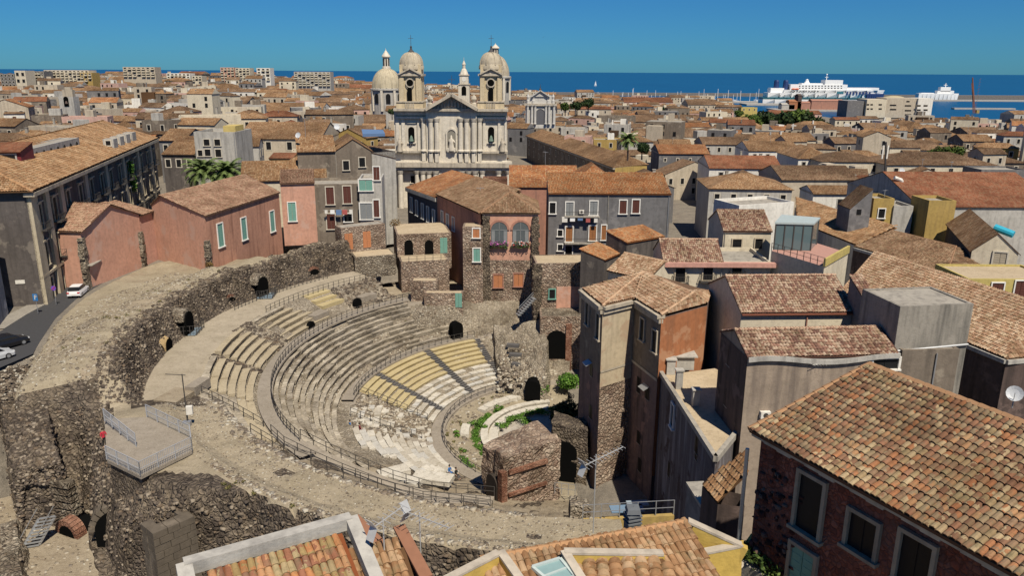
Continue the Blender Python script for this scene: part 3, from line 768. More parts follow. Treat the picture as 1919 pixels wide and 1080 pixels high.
def house(label, A, B, ze, d, zb, kind='gx', rise=None, wall=None, pal='tan', mode='uv', oh=.4, group=None, corn=True, name='house', cat='house', ridge=True, mats=None, singles=0, tl=(.27, .42, 3), par=.5):
    """A, B: ends of the front wall (left, right as seen); d: depth away from the viewer"""
    A, B, u, wv = frame(A, B); W = (B-A).length; Cc, Dd = B+wv*d, A+wv*d
    h = root(name, label, cat, ((A+Cc)/2)[:2]+(zb,), group)
    rise = (.36*(d if kind in ('gx', 'hip', 'hipx') else W)/2 if rise is None else rise)
    Z = lambda p, z: Vector((p.x, p.y, z))
    b = MB(); P_ = [A, B, Cc, Dd]
    if kind == 'flat':
        b.prism(P_, zb, ze, top=False)
        t_ = .3; I = [A+u*t_+wv*t_, B-u*t_+wv*t_, Cc-u*t_-wv*t_, Dd+u*t_-wv*t_]
        for k in range(4):
            k2 = (k+1) % 4; b.face([Z(P_[k], ze), Z(P_[k2], ze), Z(I[k2], ze), Z(I[k], ze)]); b.face([Z(I[k2], ze-par), Z(I[k], ze-par), Z(I[k], ze), Z(I[k2], ze)])
        b.build('wall', wall, h)
        b = MB(); b.face([Z(p, ze-par) for p in I]); b.build('flat_roof', (mats or {}).get('roof', M_CONC), h)
        return dict(root=h, A=A, B=B, u=u, n=-wv, w=wv, ze=ze, zb=zb, W=W, d=d)
    b.prism(P_, zb, ze, top=False)
    pl = []; rd = []; e = oh; s_ = rise/(d/2) if kind in ('gx', 'hip') else rise/(W/2)
    if kind == 'gx':
        for p, q in ((A, Dd), (Cc, B)): m_ = (p+q)/2; b.face([Z(q, ze), Z(p, ze), Z(m_, ze+rise)])
        R0, R1 = Z((A+Dd)/2-u*e*.4, ze+rise), Z((B+Cc)/2+u*e*.4, ze+rise); dz = s_*e
        pl = [[Z(A-u*e*.4-wv*e, ze-dz), Z(B+u*e*.4-wv*e, ze-dz), R1, R0], [Z(Cc+u*e*.4+wv*e, ze-dz), Z(Dd-u*e*.4+wv*e, ze-dz), R0, R1]]; rd = [(R0, R1)]
    elif kind == 'gy':
        for p, q in ((A, B), (Cc, Dd)): m_ = (p+q)/2; b.face([Z(p, ze), Z(q, ze), Z(m_, ze+rise)])
        R0, R1 = Z((A+B)/2-wv*e*.4, ze+rise), Z((Cc+Dd)/2+wv*e*.4, ze+rise); dz = s_*e
        pl = [[Z(Dd-u*e+wv*e*.4, ze-dz), Z(A-u*e-wv*e*.4, ze-dz), R0, R1], [Z(B+u*e-wv*e*.4, ze-dz), Z(Cc+u*e+wv*e*.4, ze-dz), R1, R0]]; rd = [(R0, R1)]
    elif kind == 'hip':
        m_ = min(W, d)/2; sl = rise/m_; dz = sl*e
        a, bb, c, dd = Z(A-u*e-wv*e, ze-dz), Z(B+u*e-wv*e, ze-dz), Z(Cc+u*e+wv*e, ze-dz), Z(Dd-u*e+wv*e, ze-dz)
        if W >= d: R0, R1 = Z((A+Dd)/2+u*m_, ze+rise), Z((B+Cc)/2-u*m_, ze+rise); pl = [[a, bb, R1, R0], [c, dd, R0, R1], [bb, c, R1], [dd, a, R0]]; rd = [(R0, R1), (a, R0), (dd, R0), (bb, R1), (c, R1)]
        else: R0, R1 = Z((A+B)/2+wv*m_, ze+rise), Z((Cc+Dd)/2-wv*m_, ze+rise); pl = [[a, bb, R0], [c, dd, R1], [bb, c, R1, R0], [dd, a, R0, R1]]; rd = [(R0, R1), (a, R0), (bb, R0), (c, R1), (dd, R1)]
    elif kind in ('shed', 'shedr'):
        r0, r1 = (0, rise) if kind == 'shed' else (rise, 0)
        if kind == 'shed': b.face([Z(Dd, ze), Z(Cc, ze), Z(Cc, ze+rise), Z(Dd, ze+rise)][::-1])
        else: b.face([Z(A, ze), Z(B, ze), Z(B, ze+rise), Z(A, ze+rise)])
        for p, q in ((A, Dd), (B, Cc)): b.face([Z(p, ze), Z(q, ze), Z(q, ze+r1), Z(p, ze+r0)])
        sl = rise/d; k1 = -sl*e if kind == 'shed' else sl*e
        q = [Z(A-u*e*.3-wv*e, ze+r0+k1+.03), Z(B+u*e*.3-wv*e, ze+r0+k1+.03), Z(Cc+u*e*.3, ze+r1+.03), Z(Dd-u*e*.3, ze+r1+.03)]
        pl = [q if kind == 'shed' else [q[2], q[3], q[0], q[1]]]
    elif kind in ('side',):   # slope falling to the left
        b.face([Z(A, ze), Z(B, ze), Z(B, ze+rise)]); b.face([Z(Cc, ze), Z(Dd, ze), Z(Cc, ze+rise)]); b.face([Z(B, ze), Z(Cc, ze), Z(Cc, ze+rise), Z(B, ze+rise)])
        pl = [[Z(Dd+wv*e*.3, ze+.03), Z(A-wv*e*.3, ze+.03), Z(B-wv*e*.3, ze+rise+.03), Z(Cc+wv*e*.3, ze+rise+.03)]]
    b.build('wall', wall, h)
    if corn and kind in ('gx', 'hip', 'shed'):
        b = MB(); P2 = [A-u*.12-wv*.12, B+u*.12-wv*.12, Cc+u*.12+wv*.12, Dd-u*.12+wv*.12]; b.prism(P2, ze-.42, ze-.06, top=False)
        for p, q in zip(P2, P2[1:]+P2[:1]): pass
        b.build('cornice', M_CORN, h)
    roofing(h, pl, pal, mode, singles, tl[0], tl[1], tl[2], rd if ridge and mode == 'geo' else ())
    return dict(root=h, A=A, B=B, u=u, n=-wv, w=wv, ze=ze, zb=zb, W=W, d=d, planes=pl)
def wfront(h, spec, **kw):
    """windows picked by bearing: (x, y, width, height)"""
    p0 = Vector((h['A'].x, h['A'].y, 0))
    for x, y, w_, h_ in spec: win(h['root'], onplane(x, y, p0, h['n']), h['u'], h['n'], w_, h_, **kw)
def wgrid(h, nx_, zs, w_, h_, side='front', far=True, fr=M_FRAME, skip=0., **kw):
    A, u, n, W = h['A'], h['u'], h['n'], h['W']
    if side == 'left': A, u, n, W = h['A']+h['w']*h['d'], -h['w'], -h['u'], h['d']
    if side == 'right': A, u, n, W = h['B'], h['w'], h['u'], h['d']
    for z in zs:
        for k in range(nx_):
            if random.random() < skip: continue
            p = A+u*W*(k+.5)/nx_+Vector((0, 0, z))
            if far: farwin(h['root'], p, u, n, w_, h_, fr)
            else: win(h['root'], p, u, n, w_, h_, fr, **kw)
def wallwin(h, p0, n, spec, **kw):
    n = Vector(n).normalized(); u = Vector((-n.y, n.x, 0))
    for x, y, w_, h_ in spec: win(h, onplane(x, y, p0, n), u, n, w_, h_, **kw)
def chimney(parent, p, w_=.6, h_=1.2, m=None):
    b = MB(); b.box(p, w_, w_, h_); b.box((p[0], p[1], p[2]+h_), w_*1.3, w_*1.3, .12, bot=True); return b.build('chimney', m or M_CONC, parent)
def railing(label, pts, h_=1.05, step=1.5, mat=None, group='iron railings along the walkways', name='railing', bars=0, rails=(1.0, .5)):
    """posts and rails along a line of ground points, each post a part"""
    pts = [Vector(p) for p in pts]; r = root(name, label, 'railing', pts[0], group); mat = mat or M_IRON
    run = [pts[0]]; acc = []
    for a, c in zip(pts, pts[1:]):
        n = max(1, round((c-a).length/step))
        for k in range(1, n+1): run.append(a.lerp(c, k/n))
    key = ('post', h_)
    if key not in _FW: bb = MB(); bb.box((0, 0, 0), .07, .07, h_); _FW[key] = _mesh('post', bb, [mat])
    for p in run: o = inst('post', _FW[key], Matrix.Translation(p), r)
    b = MB()
    for a, c in zip(run, run[1:]):
        for k in rails: b.beam(a+Vector((0, 0, h_*k)), c+Vector((0, 0, h_*k)), .05, .04)
        if bars:
            n = int((c-a).length/bars)
            for q in range(1, n): p = a.lerp(c, q/n); b.box(p+Vector((0, 0, .1)), .025, .025, h_-.1)
    b.build('rail', mat, r); return r
# ================================================================ buildings round the theatre
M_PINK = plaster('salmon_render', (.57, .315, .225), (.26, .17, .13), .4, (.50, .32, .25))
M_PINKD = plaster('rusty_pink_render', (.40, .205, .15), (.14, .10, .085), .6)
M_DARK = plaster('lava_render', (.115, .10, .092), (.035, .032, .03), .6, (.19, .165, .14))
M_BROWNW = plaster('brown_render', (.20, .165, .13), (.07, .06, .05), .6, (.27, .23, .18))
M_GREYW = plaster('grey_render', (.17, .165, .165), (.09, .085, .085), .5, (.22, .21, .205))
M_CREAM = plaster('cream_render', (.62, .55, .42), (.30, .25, .19), .4)
M_OLD = plaster('mauve_old_render', (.21, .15, .13), (.045, .04, .04), .9, (.29, .185, .15))
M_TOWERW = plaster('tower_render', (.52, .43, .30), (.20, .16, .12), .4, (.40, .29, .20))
M_ORANGE = plaster('orange_brick_render', (.37, .155, .075), (.15, .085, .055), .6, (.40, .22, .13))
M_REDW = stone('dark_red_brick', [(.19, .062, .042), (.26, .09, .06), (.14, .055, .042), (.29, .12, .085), (.22, .09, .065)], 4.2, .7, .05, .6, (.14, .085, .07))
M_YELL = plaster('yellow_render', (.54, .38, .10), (.30, .20, .07), .3)
M_YELLB = plaster('lemon_render', (.50, .405, .14), (.28, .23, .11), .4)
M_OCHRE = plaster('ochre_render', (.42, .295, .10), (.20, .14, .07), .5)
M_BLUED = plaster('slate_blue_render', (.075, .08, .10), (.03, .03, .04), .5)
M_GREYLT = plaster('pale_grey_render', (.44, .42, .38), (.16, .15, .14), .6)
M_DKBRN = plaster('dark_brown_render', (.11, .08, .07), (.03, .025, .024), .7, (.16, .115, .10))
M_FLATR = earth('ochre_roof_deck', (.40, .32, .215), (.48, .39, .27), (.30, .235, .16), .2)
M_STREAK = plaster('streaked_grey_render', (.14, .125, .125), (.36, .35, .36), .75, (.08, .06, .055))
M_RUINW = stone('ruin_masonry', [(.24, .165, .125), (.40, .31, .235), (.33, .24, .18), (.47, .385, .30), (.20, .14, .11)], 2.3, .9, .15)
def prism_house(name, label, cat, poly, zb, zt, m, top=None, tm=None, group=None):
    c = sum((Vector((p[0], p[1], 0)) for p in poly), Vector())/len(poly)
    h = root(name, label, cat, (c.x, c.y, zb), group); b = MB(); b.prism(poly, zb, zt, top=False); b.build('wall', m, h)
    if tm: b = MB(); b.face([(p[0], p[1], zt-.01) for p in poly]); b.build('flat_roof', tm, h)
    return h
def xy(p): return (p[0], p[1])
def rim(parent, pts, z0, z1, w_, m, name='cornice', out=.15):
    b = MB()
    for p, q in zip(pts, pts[1:]): b.beam((p[0], p[1], (z0+z1)/2), (q[0], q[1], (z0+z1)/2), w_, z1-z0)
    return b.build(name, m, parent)
# ---- tower house in the middle right
A, B, Cc, D, E = [at(x, y, 21.3) for x, y in ((1091, 541), (1130, 573), (1190, 559), (1240, 590), (1326, 567))]
G, Hh = V3(22.6, 84.5, 21.0), V3(14.5, 89.5, 21.0)
tw = prism_house('tower_house', 'tall old house with tiled hip roof and half shaded stone front beside the orchestra', 'house', [xy(p) for p in (A, B, Cc, D, E, G, Hh)], -1, 21.0, M_OLD)
def facing(parent, p, q, z0, z1, m, name, off=.03):
    d = (Vector((q[0]-p[0], q[1]-p[1], 0))).normalized(); n = Vector((d.y, -d.x, 0)); b = MB()
    P_ = [Vector((p[0], p[1], 0))+n*off, Vector((q[0], q[1], 0))+n*off]
    b.face([(P_[0].x, P_[0].y, z0), (P_[1].x, P_[1].y, z0), (P_[1].x, P_[1].y, z1), (P_[0].x, P_[0].y, z1)])
    return b.build(name, m, parent)
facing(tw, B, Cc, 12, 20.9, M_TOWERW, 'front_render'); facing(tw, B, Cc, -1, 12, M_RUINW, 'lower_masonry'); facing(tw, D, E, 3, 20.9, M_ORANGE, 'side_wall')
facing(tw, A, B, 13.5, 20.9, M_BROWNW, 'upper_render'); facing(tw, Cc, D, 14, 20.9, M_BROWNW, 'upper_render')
facing(tw, Cc, D, 14.0, 14.3, M_CORN, 'string_course', .1); facing(tw, B, Cc, 13.7, 13.95, M_CORN, 'string_course', .1)
cc = [Hh, A, B, Cc, D]; rim(tw, cc, 20.35, 20.75, .5, M_CORN); rim(tw, cc, 20.85, 21.2, .9, M_CORN)
R1 = at(1206, 509, 22.5); R2 = onplane(1299, 549, Cc, (D-Cc).cross(R1-Cc).normalized())
roofing(tw, [[A, B, R1], [B, Cc, R1], [Cc, D, R2, R1], [Hh, A, R1], [D, E, R2], [E, G, R2], [G, Hh, R1, R2]], 'pale', 'geo', 0, .3, .46, 3, ((R1, B), (R1, Cc), (R1, R2), (R2, D)))
nAB = Vector((B.y-A.y, -(B.x-A.x), 0)).normalized(); nBC = Vector((Cc.y-B.y, -(Cc.x-B.x), 0)).normalized()
nCD = Vector((D.y-Cc.y, -(D.x-Cc.x), 0)).normalized(); nDE = Vector((E.y-D.y, -(E.x-D.x), 0)).normalized()
for x, y, w_, h_ in ((1102, 588, .9, 2.6), (1122, 612, .9, 2.8), (1108, 693, .9, 1.5), (1107, 772, .9, 1.6), (1104, 828, .8, 1.3)): win(tw, onplane(x, y, B+nAB*.04, nAB), Vector((-nAB.y, nAB.x, 0)), nAB, w_, h_, M_CORN if y < 650 else None)
for x, y, w_, h_ in ((1205, 618, .9, 2.4), (1228, 640, .9, 2.3), (1197, 722, .8, 1.8), (1213, 738, .9, 1.3), (1197, 820, .8, 1.5), (1199, 872, .8, 1.6)): win(tw, onplane(x, y, D+nCD*.04, nCD), Vector((-nCD.y, nCD.x, 0)), nCD, w_, h_, M_CORN if y < 700 else None)
for x, y, n, p0 in ((1107, 677, nAB, B), (1213, 722, nCD, D)):
    p = onplane(x, y, p0, n); b = MB(); b.beam(p+n*.05, p+n*.75-V3(0, 0, .35), 1.3, .05); b.build('awning', M_METAL, tw)
# annex with roof terrace, running down towards the camera
an = [at(x, y, 14.6) for x, y in ((1239, 704), (1341, 866), (1394, 800), (1345, 690))]
ax = prism_house('terrace_annex', 'streaked grey wall with a brown roof terrace and small chimneys below the orange wall', 'house', [xy(p) for p in an], -1, 14.6, M_STREAK, tm=M_FLATR)
b = MB()
for p, q in zip(an[:2], an[1:3]): b.beam(p+V3(0, 0, .25), q+V3(0, 0, .25), .4, .5)
b.build('parapet', M_CONC, ax)
nX = Vector((an[1].y-an[0].y, -(an[1].x-an[0].x), 0)).normalized()
for x, y, w_, h_ in ((1262, 780, .9, 2.4), (1306, 830, .9, 2.0), (1254, 880, .8, 1.6), (1305, 850, .7, 1.2)): win(ax, onplane(x, y, an[0], nX), Vector((-nX.y, nX.x, 0)), nX, w_, h_, M_FRAMEW if y == 780 else None)
for x, y, s_, h_ in ((1256, 700, 1.1, 1.6), (1280, 688, 2.4, 1.5), (1272, 728, .8, 1.9), (1303, 760, .8, 1.6)):
    p = at(x, y, 14.6); chimney(ax, p, s_*.8, h_, M_GREYLT)
# lower court walls at the foot of the tower
# ---- cream houses behind the tower
L1 = house('upper cream house with a brown and cream tiled roof and two small windows', atY(1357, 430, 112), atY(1447, 427, 112), 22.6, 9, 4, 'gx', 2.2, M_CREAM, 'mixed', 'geo', .25, corn=False)
wfront(L1, [(1381, 459, 1.3, 1.7), (1422, 457, 1.1, 1.5)], fr=M_CREAMSH)
L2 = house('cream house with a pink cornice and three balcony windows behind the tower house', atY(1245, 493, 102), atY(1356, 487, 102), 20.2, 8, 2, 'gx', 2.3, M_CREAM, 'mixed', 'geo', .3, corn=False)
b = MB(); b.beam(L2['A']-L2['w']*.3+V3(0, 0, 19.9), L2['B']+L2['u']*7-L2['w']*.3+V3(0, 0, 19.9), .8, .6); b.build('cornice', plaster('pink_cornice', (.55, .30, .24), amount=.2), L2['root'])
wfront(L2, [(1275, 516, 1.3, 2.0), (1327, 512, 1.3, 2.0)], fr=M_CREAMSH, balc=True)
L2b = house('cream wing with a terrace parapet under the upper cream house', L2['B']+L2['w']*.2, L2['B']+L2['u']*6.6+L2['w']*.2, 20.2, 9, 2, 'flat', 0, M_CREAM)
wfront(L2b, [(1381, 508, 1.3, 1.9)], fr=M_CREAMSH, balc=True)
L3 = house('low cream gabled wing with a pinkish tile roof left of the cream house', atY(1141, 500, 104), atY(1216, 517, 99), 18.6, 7, 1, 'gx', 1.8, M_CREAM, 'pale', 'geo', .3, corn=False)
for (x0, y0, x1, y1, Y, ze, d, lab) in ((1175, 455, 1246, 425, 116, 17.6, 4.5, 'orange lean-to tiled roof stepping down beside the grey house'), (1133, 487, 1165, 474, 113, 15.2, 4, 'small orange tiled lean-to below the stepped roof')):
    p, q = atY(x0, y0, Y), atY(x1, y1, Y+5); house(lab, p, q, p.z, d, 2, 'shed', 1.0, M_DARK, 'orange', 'geo', .2, corn=False)
# white-walled house behind
Wh = house('bright white flat roofed house behind the upper cream house', atY(1386, 385, 126), atY(1490, 370, 130), atY(1386, 385, 126).z, 7, 3, 'flat', 0, M_WHITE)
# ---- long cream gabled house right of the tower
p, q = atY(1390, 586, 74), atY(1607, 571, 74.6)
N = house('cream house with a striped brown tile roof and grey gable right of the orange wall', p, q, 21.9, 11, 0, 'gx', 2.3, M_CREAM, 'mixed', 'geo', .25, corn=False)
b = MB(); b.beam(N['A']-N['w']*.3+V3(0, 0, 21.65), N['B']-N['w']*.3+V3(0, 0, 21.65), .14, .14); b.build('gutter', plain('copper_gutter', (.22, .08, .05), .6), N['root'])
p = onplane(1512, 600, N['A'], N['n']); b = MB(); b.tube((p.x, p.y-.12, 21.5), (p.x, p.y-.12, 10), .07); b.build('drainpipe', M_PINKD, N['root'])
# lower cream wall strip in front of it, left
p, q = atY(1325, 548, 79), atY(1388, 592, 74)
# ---- dark gable house
p, q = atY(1402, 668, 60), atY(1686, 652, 61)
O_ = house('dark gabled house with brown tiles and a pale wavy eave below the long cream house', p, q, 22.4, 6.5, 3, 'gx', 1.25, plaster('warm_brown_render', (.33, .265, .205), (.13, .105, .09), .75), 'mixed', 'geo', .2, corn=False)
b = MB()
n_ = 14
for k in range(n_):
    f = lambda t: O_['A'].lerp(O_['B'], t)-O_['w']*.18+V3(0, 0, 22.05+.22*math.sin(t*7.5+.6))
    b.beam(f(k/n_), f((k+1.02)/n_), .25, .42)
b.build('cornice', M_GREYLT, O_['root'])
facing(O_['root'], O_['A']+O_['w']*O_['d'], O_['A'], 3, 22.3, M_DKBRN, 'gable_render')  # gable render is darker than the front wall
wallwin(O_['root'], O_['A'], -O_['u'], [(1366, 667, .9, 1.8), (1361, 745, .8, 1.7)], fr=None)
win(O_['root'], onplane(1659, 682, O_['A'], O_['n']), O_['u'], O_['n'], 2.2, .9, M_WHITE)
# ---- concrete stair head box
p, q = atY(1688, 575, 62), atY(1826, 567, 63)
Bx = house('grey concrete rooftop block with stained walls above the dark house', p, q, p.z, 5.5, 8, 'flat', 0, plaster('stained_concrete', (.30, .275, .235), (.10, .095, .085), .85), par=.1)
b = MB(); a_ = Bx['A']-Bx['w']*.12; c_ = Bx['B']-Bx['w']*.12; zz = atY(1700, 658, 62).z
b.tube(a_+V3(0, 0, zz), c_+V3(0, 0, zz+.3), .1); b.build('drainpipe', M_METAL, Bx['root'])
p, q = atY(1692, 657, 61.6), atY(1800, 652, 62)
Bx2 = house('brown rendered wall under the rooftop block', p, q, p.z, 4, 4, 'flat', 0, M_BROWNW, par=.05)
# triangular lean roof left of the block
p, q = atY(1612, 640, 68), atY(1660, 560, 76)
house('narrow striped lean-to roof against the grey rooftop block', atY(1638, 590, 70), atY(1662, 582, 70), atY(1638, 590, 70).z, 6, 6, 'shed', 2.2, M_GREYW, 'mixed', 'geo', .2, corn=False)
# ---- broad old roofs on the right
def bigroof(label, eave, ridge, zE, zR, pal, wall, zb, mode='geo', L=.44, w=.29, back=None, rd=True):
    """eave and ridge points picked by bearing at given heights, first eave edge left to right"""
    e = [at(x, y, zE) for x, y in eave]; r = [at(x, y, zR) for x, y in ridge]
    pts = e+r[::-1]; c = sum(pts, Vector())/len(pts); h = root('house', label, 'house', (c.x, c.y, zb))
    b = MB(); b.prism([xy(p) for p in pts], zb, zE-.15, top=False)
    b.build('wall', wall, h)
    pl = [e+r[::-1]] if len(e) == 2 and len(r) == 2 else [[e[0], e[1], r[0]]]
    roofing(h, pl, pal, mode, 0, w, L, 3, ((r[0], r[-1]),) if rd and len(r) > 1 else ())
    return h, e, r
hR = root('house', 'house under a broad weathered tan roof sweeping across the right edge', 'house', at(1800, 560, 10)[:2]+(3,) if False else (38, 80, 3))
r0, r1, e1 = at(1640, 473, 22.6), at(1925, 563, 22.6), at(1887, 673, 19.0); dr = (r1-r0).normalized(); r1 = r0+dr*40; e0 = e1-dr*24
b = MB(); b.prism([xy(e0), xy(e1), xy(e1+V3(9, 1, 0)), xy(r0+dr*32), xy(r0)], 3, 18.9, top=False); b.build('wall', M_DKBRN, hR)
ec = e1+V3(14, 3, 0)
roofing(hR, [[e0, e1, r0+dr*24, r0], [e1, ec, r0+dr*40, r0+dr*24]], 'pale', 'geo', 0, .29, .44, 3, ((r0, r0+dr*30), (r0, e0)))
b = MB(); b.beam(e0-V3(0, 0, .3), e1-V3(0, 0, .3), .5, .4); b.beam(e1-V3(0, 0, .3), ec-V3(0, 0, .3), .5, .4); b.build('cornice', M_GREYLT, hR)
bigroof('wide tan roof with lichen behind the glass pavilion', [(1494, 415), (1606, 460)], [(1492, 370), (1680, 428)], 18.5, 20.4, 'tan', M_GREYLT, 3)
h, e, r = bigroof('brown hipped roof in front of the black gable wall', [(1600, 462), (1775, 513)], [(1672, 432), (1792, 462)], 18.5, 20.2, 'brown', M_DKBRN, 3)
e2 = [at(1775, 513, 18.5), at(1850, 510, 18.5)]; roofing(h, [[e2[0], e2[1], r[1]]], 'brown', 'geo', 0, .29, .44, 3, ((r[1], e[1]),))
e3 = [e2[1], e2[1]+V3(6, 12, 0)]; roofing(h, [[e2[1], e3[1], r[1]]], 'brown', 'uv')
b = MB(); b.beam(e[0]-V3(0, .2, .3), e[1]-V3(0, .2, .3), .5, .4); b.build('cornice', M_GREYLT, h)
Dk = house('black sided gabled house with a tan roof above the brown hipped roof', atY(1822, 470, 108), atY(1912, 460, 106), 20.8, 22, 3, 'gy', 2.6, M_CREAM, 'tan', 'uv', .3)
facing(Dk['root'], Dk['A']+Dk['w']*22, Dk['A'], 3, 20.7, M_DARK, 'side_wall'); win(Dk['root'], onplane(1873, 490, Dk['A'], Dk['n']), Dk['u'], Dk['n'], 1.6, 2.6, M_FRAME, M_CREAMSH)  # left side wall coloured dark to carry its shade
Rr = house('house with a wide terracotta red roof and yellow wall at the right', atY(1722, 392, 135), atY(1990, 402, 135), atY(1722, 386, 135).z, 30, 3, 'gx', 4.2, M_GREYLT, 'red', 'uv', .3)
Ye = house('bright yellow house with red trimmed windows at the right edge', atY(1815, 524, 96), atY(1990, 514, 96), atY(1815, 523, 96).z, 8, 2, 'flat', 0, M_YELLB, mats={'roof': M_FLATR}, par=.25)
wfront(Ye, [(1868, 546, 1.5, 2.2), (1912, 542, 1.5, 2.2)], fr=M_FRAMEW, fill=M_BROWN)
Oc = house('narrow ochre house with one small window and a dark chimney side', atY(1637, 385, 134), atY(1676, 383, 134), atY(1637, 372, 134).z, 6, 3, 'flat', 0, M_OCHRE)
wfront(Oc, [(1652, 400, 1.1, 1.6)], fr=M_FRAMEW)
Oc2 = house('pale rendered lean house right of the narrow ochre house', atY(1676, 388, 133.6), atY(1712, 392, 133.6), atY(1676, 386, 133.6).z, 6, 3, 'flat', 0, M_GREYLT)
Ol = house('yellow stained house block below the terracotta roof', atY(1742, 378, 130), atY(1793, 378, 130), atY(1742, 376, 130).z, 6, 3, 'flat', 0, M_OCHRE)
Cy = house('cream yellow house left of the terracotta roof with a white flue', atY(1690, 345, 146), atY(1730, 343, 146), atY(1690, 341, 146).z, 10, 3, 'flat', 0, M_CREAM)
b = MB(); p = atY(1693, 372, 145.4); q = atY(1690, 338, 145.4); b.tube(p, q, .35, 8); b.tube(q, q+V3(-1.4, 0, .5), .35, 8); b.build('flue_pipe', M_WHITE, Cy['root'])
Gc = house('dark slanted chimney house with a tiny window on the tan roof', atY(1592, 403, 128), atY(1630, 408, 128), atY(1592, 392, 128).z, 5, 3, 'side', 3.4, M_GREYW, 'brown', 'uv', .1)
wfront(Gc, [(1610, 398, .8, 1.0)], fr=None)
# glass pavilion and its terrace
p, q = atY(1447, 480, 100), atY(1512, 502, 92)
te = [atY(x, y, Y) for x, y, Y in ((1446, 470, 103), (1548, 503, 92), (1600, 470, 106), (1500, 448, 118))]; zt = te[0].z
te = [at(x, y, zt) for x, y in ((1446, 470), (1545, 500), (1590, 474), (1500, 446))]
th = prism_house('roof_terrace', 'pinkish tiled roof terrace with a wire railing beside the glass pavilion', 'terrace', [xy(p) for p in te], 2, zt, M_CREAM, tm=plain('pink_floor_tile', (.42, .235, .19), .8))
b = MB(); b.beam(te[1]+V3(0, 0, .5), te[2]+V3(0, 0, .5), .3, 1.0); b.build('parapet', M_YELLB, th)
railing('thin wire railing along the front of the pink roof terrace', te[:2], 1.1, 1.2, group='terrace railings')
gp = root('glass_pavilion', 'glass walled rooftop pavilion with a pale flat roof', 'pavilion', at(1490, 462, zt))
g4 = [at(x, y, zt+.01) for x, y in ((1450, 468), (1519, 470), (1530, 458), (1462, 452))]
M_GLASS = NT('pavilion_glass', .08, .5); M_GLASS.b.inputs['Base Color'].default_value = (.10, .15, .16, 1); M_GLASS = M_GLASS.m
b = MB(); b.prism([xy(p) for p in g4], zt+.02, zt+3.6, top=False); b.build('glass_wall', M_GLASS, gp)
for p in g4+[g4[0].lerp(g4[1], t_) for t_ in (.25, .5, .75)]: b = MB(); b.box((p.x, p.y, zt), .15, .15, 3.65); b.build('frame_post', M_IRON, gp)
b = MB(); b.prism([xy(p+(p-at(1490, 462, zt))*.06) for p in g4], zt+3.6, zt+3.85); b.build('flat_roof', plain('pavilion_roof', (.40, .46, .45), .5), gp)
# ---- grey house with balconies
p, q = atY(1029, 362, 132), atY(1258, 359, 132)
I = house('grey rendered house with white framed windows, two balconies and an orange roof', p, q, p.z, 9, 6, 'shed', 2.4, M_GREYW, 'orange', 'geo', .3, corn=False)
wfront(I, [(1036, 390, 1.0, 1.9), (1050, 437, .8, 1.1), (1050, 464, .8, 1.1)], fr=M_FRAMEW)
wfront(I, [(1068, 392, 1.3, 2.4), (1113, 390, 1.3, 2.4)], fr=M_FRAMEW, fill=M_GREY)
wfront(I, [(1067, 439, 1.2, 2.6), (1111, 437, 1.2, 2.6), (1132, 436, .8, 2.6)], fr=M_FRAMEW, fill=M_OCHREW)
wfront(I, [(1168, 388, 1.2, 2.3), (1192, 387, 1.2, 2.3)], fr=M_FRAMEW, fill=M_BROWN)
wfront(I, [(1066, 472, 1.2, 2.2), (1110, 470, 1.2, 2.2)], fr=M_FRAMEW)
for x0, x1, y in ((1058, 1123, 406), (1058, 1126, 456)):
    p, q = onplane(x0, y, I['A'], I['n']), onplane(x1, y, I['A'], I['n']); c = (p+q)/2+I['n']*.55; L = (q-p).length; b = MB()
    b.box(c, L, 1.1, .16, I['u'], bot=True)
    b.build('balcony_slab', M_CONC, I['root']); b = MB()
    for k in range(int(L/.25)+1): b.box(p+I['u']*k*.25+I['n']*1.05, .025, .025, 1.0)
    b.beam(p+I['n']*1.05+V3(0, 0, 1), q+I['n']*1.05+V3(0, 0, 1), .05, .05); b.build('balcony_railing', M_IRON, I['root'])
# orange roofs just behind, joined to it
house('low terracotta hipped roof behind the grey house', atY(1072, 346, 150), atY(1160, 345, 150), atY(1072, 346, 150).z, 14, 5, 'hip', 3.4, M_PINKD, 'orange', 'uv', .3)
house('long orange brown roof between the church and the grey house', atY(955, 352, 158), atY(1085, 350, 158), atY(955, 349, 158).z, 16, 5, 'gx', 3.4, M_PINKD, 'orange', 'uv', .3)
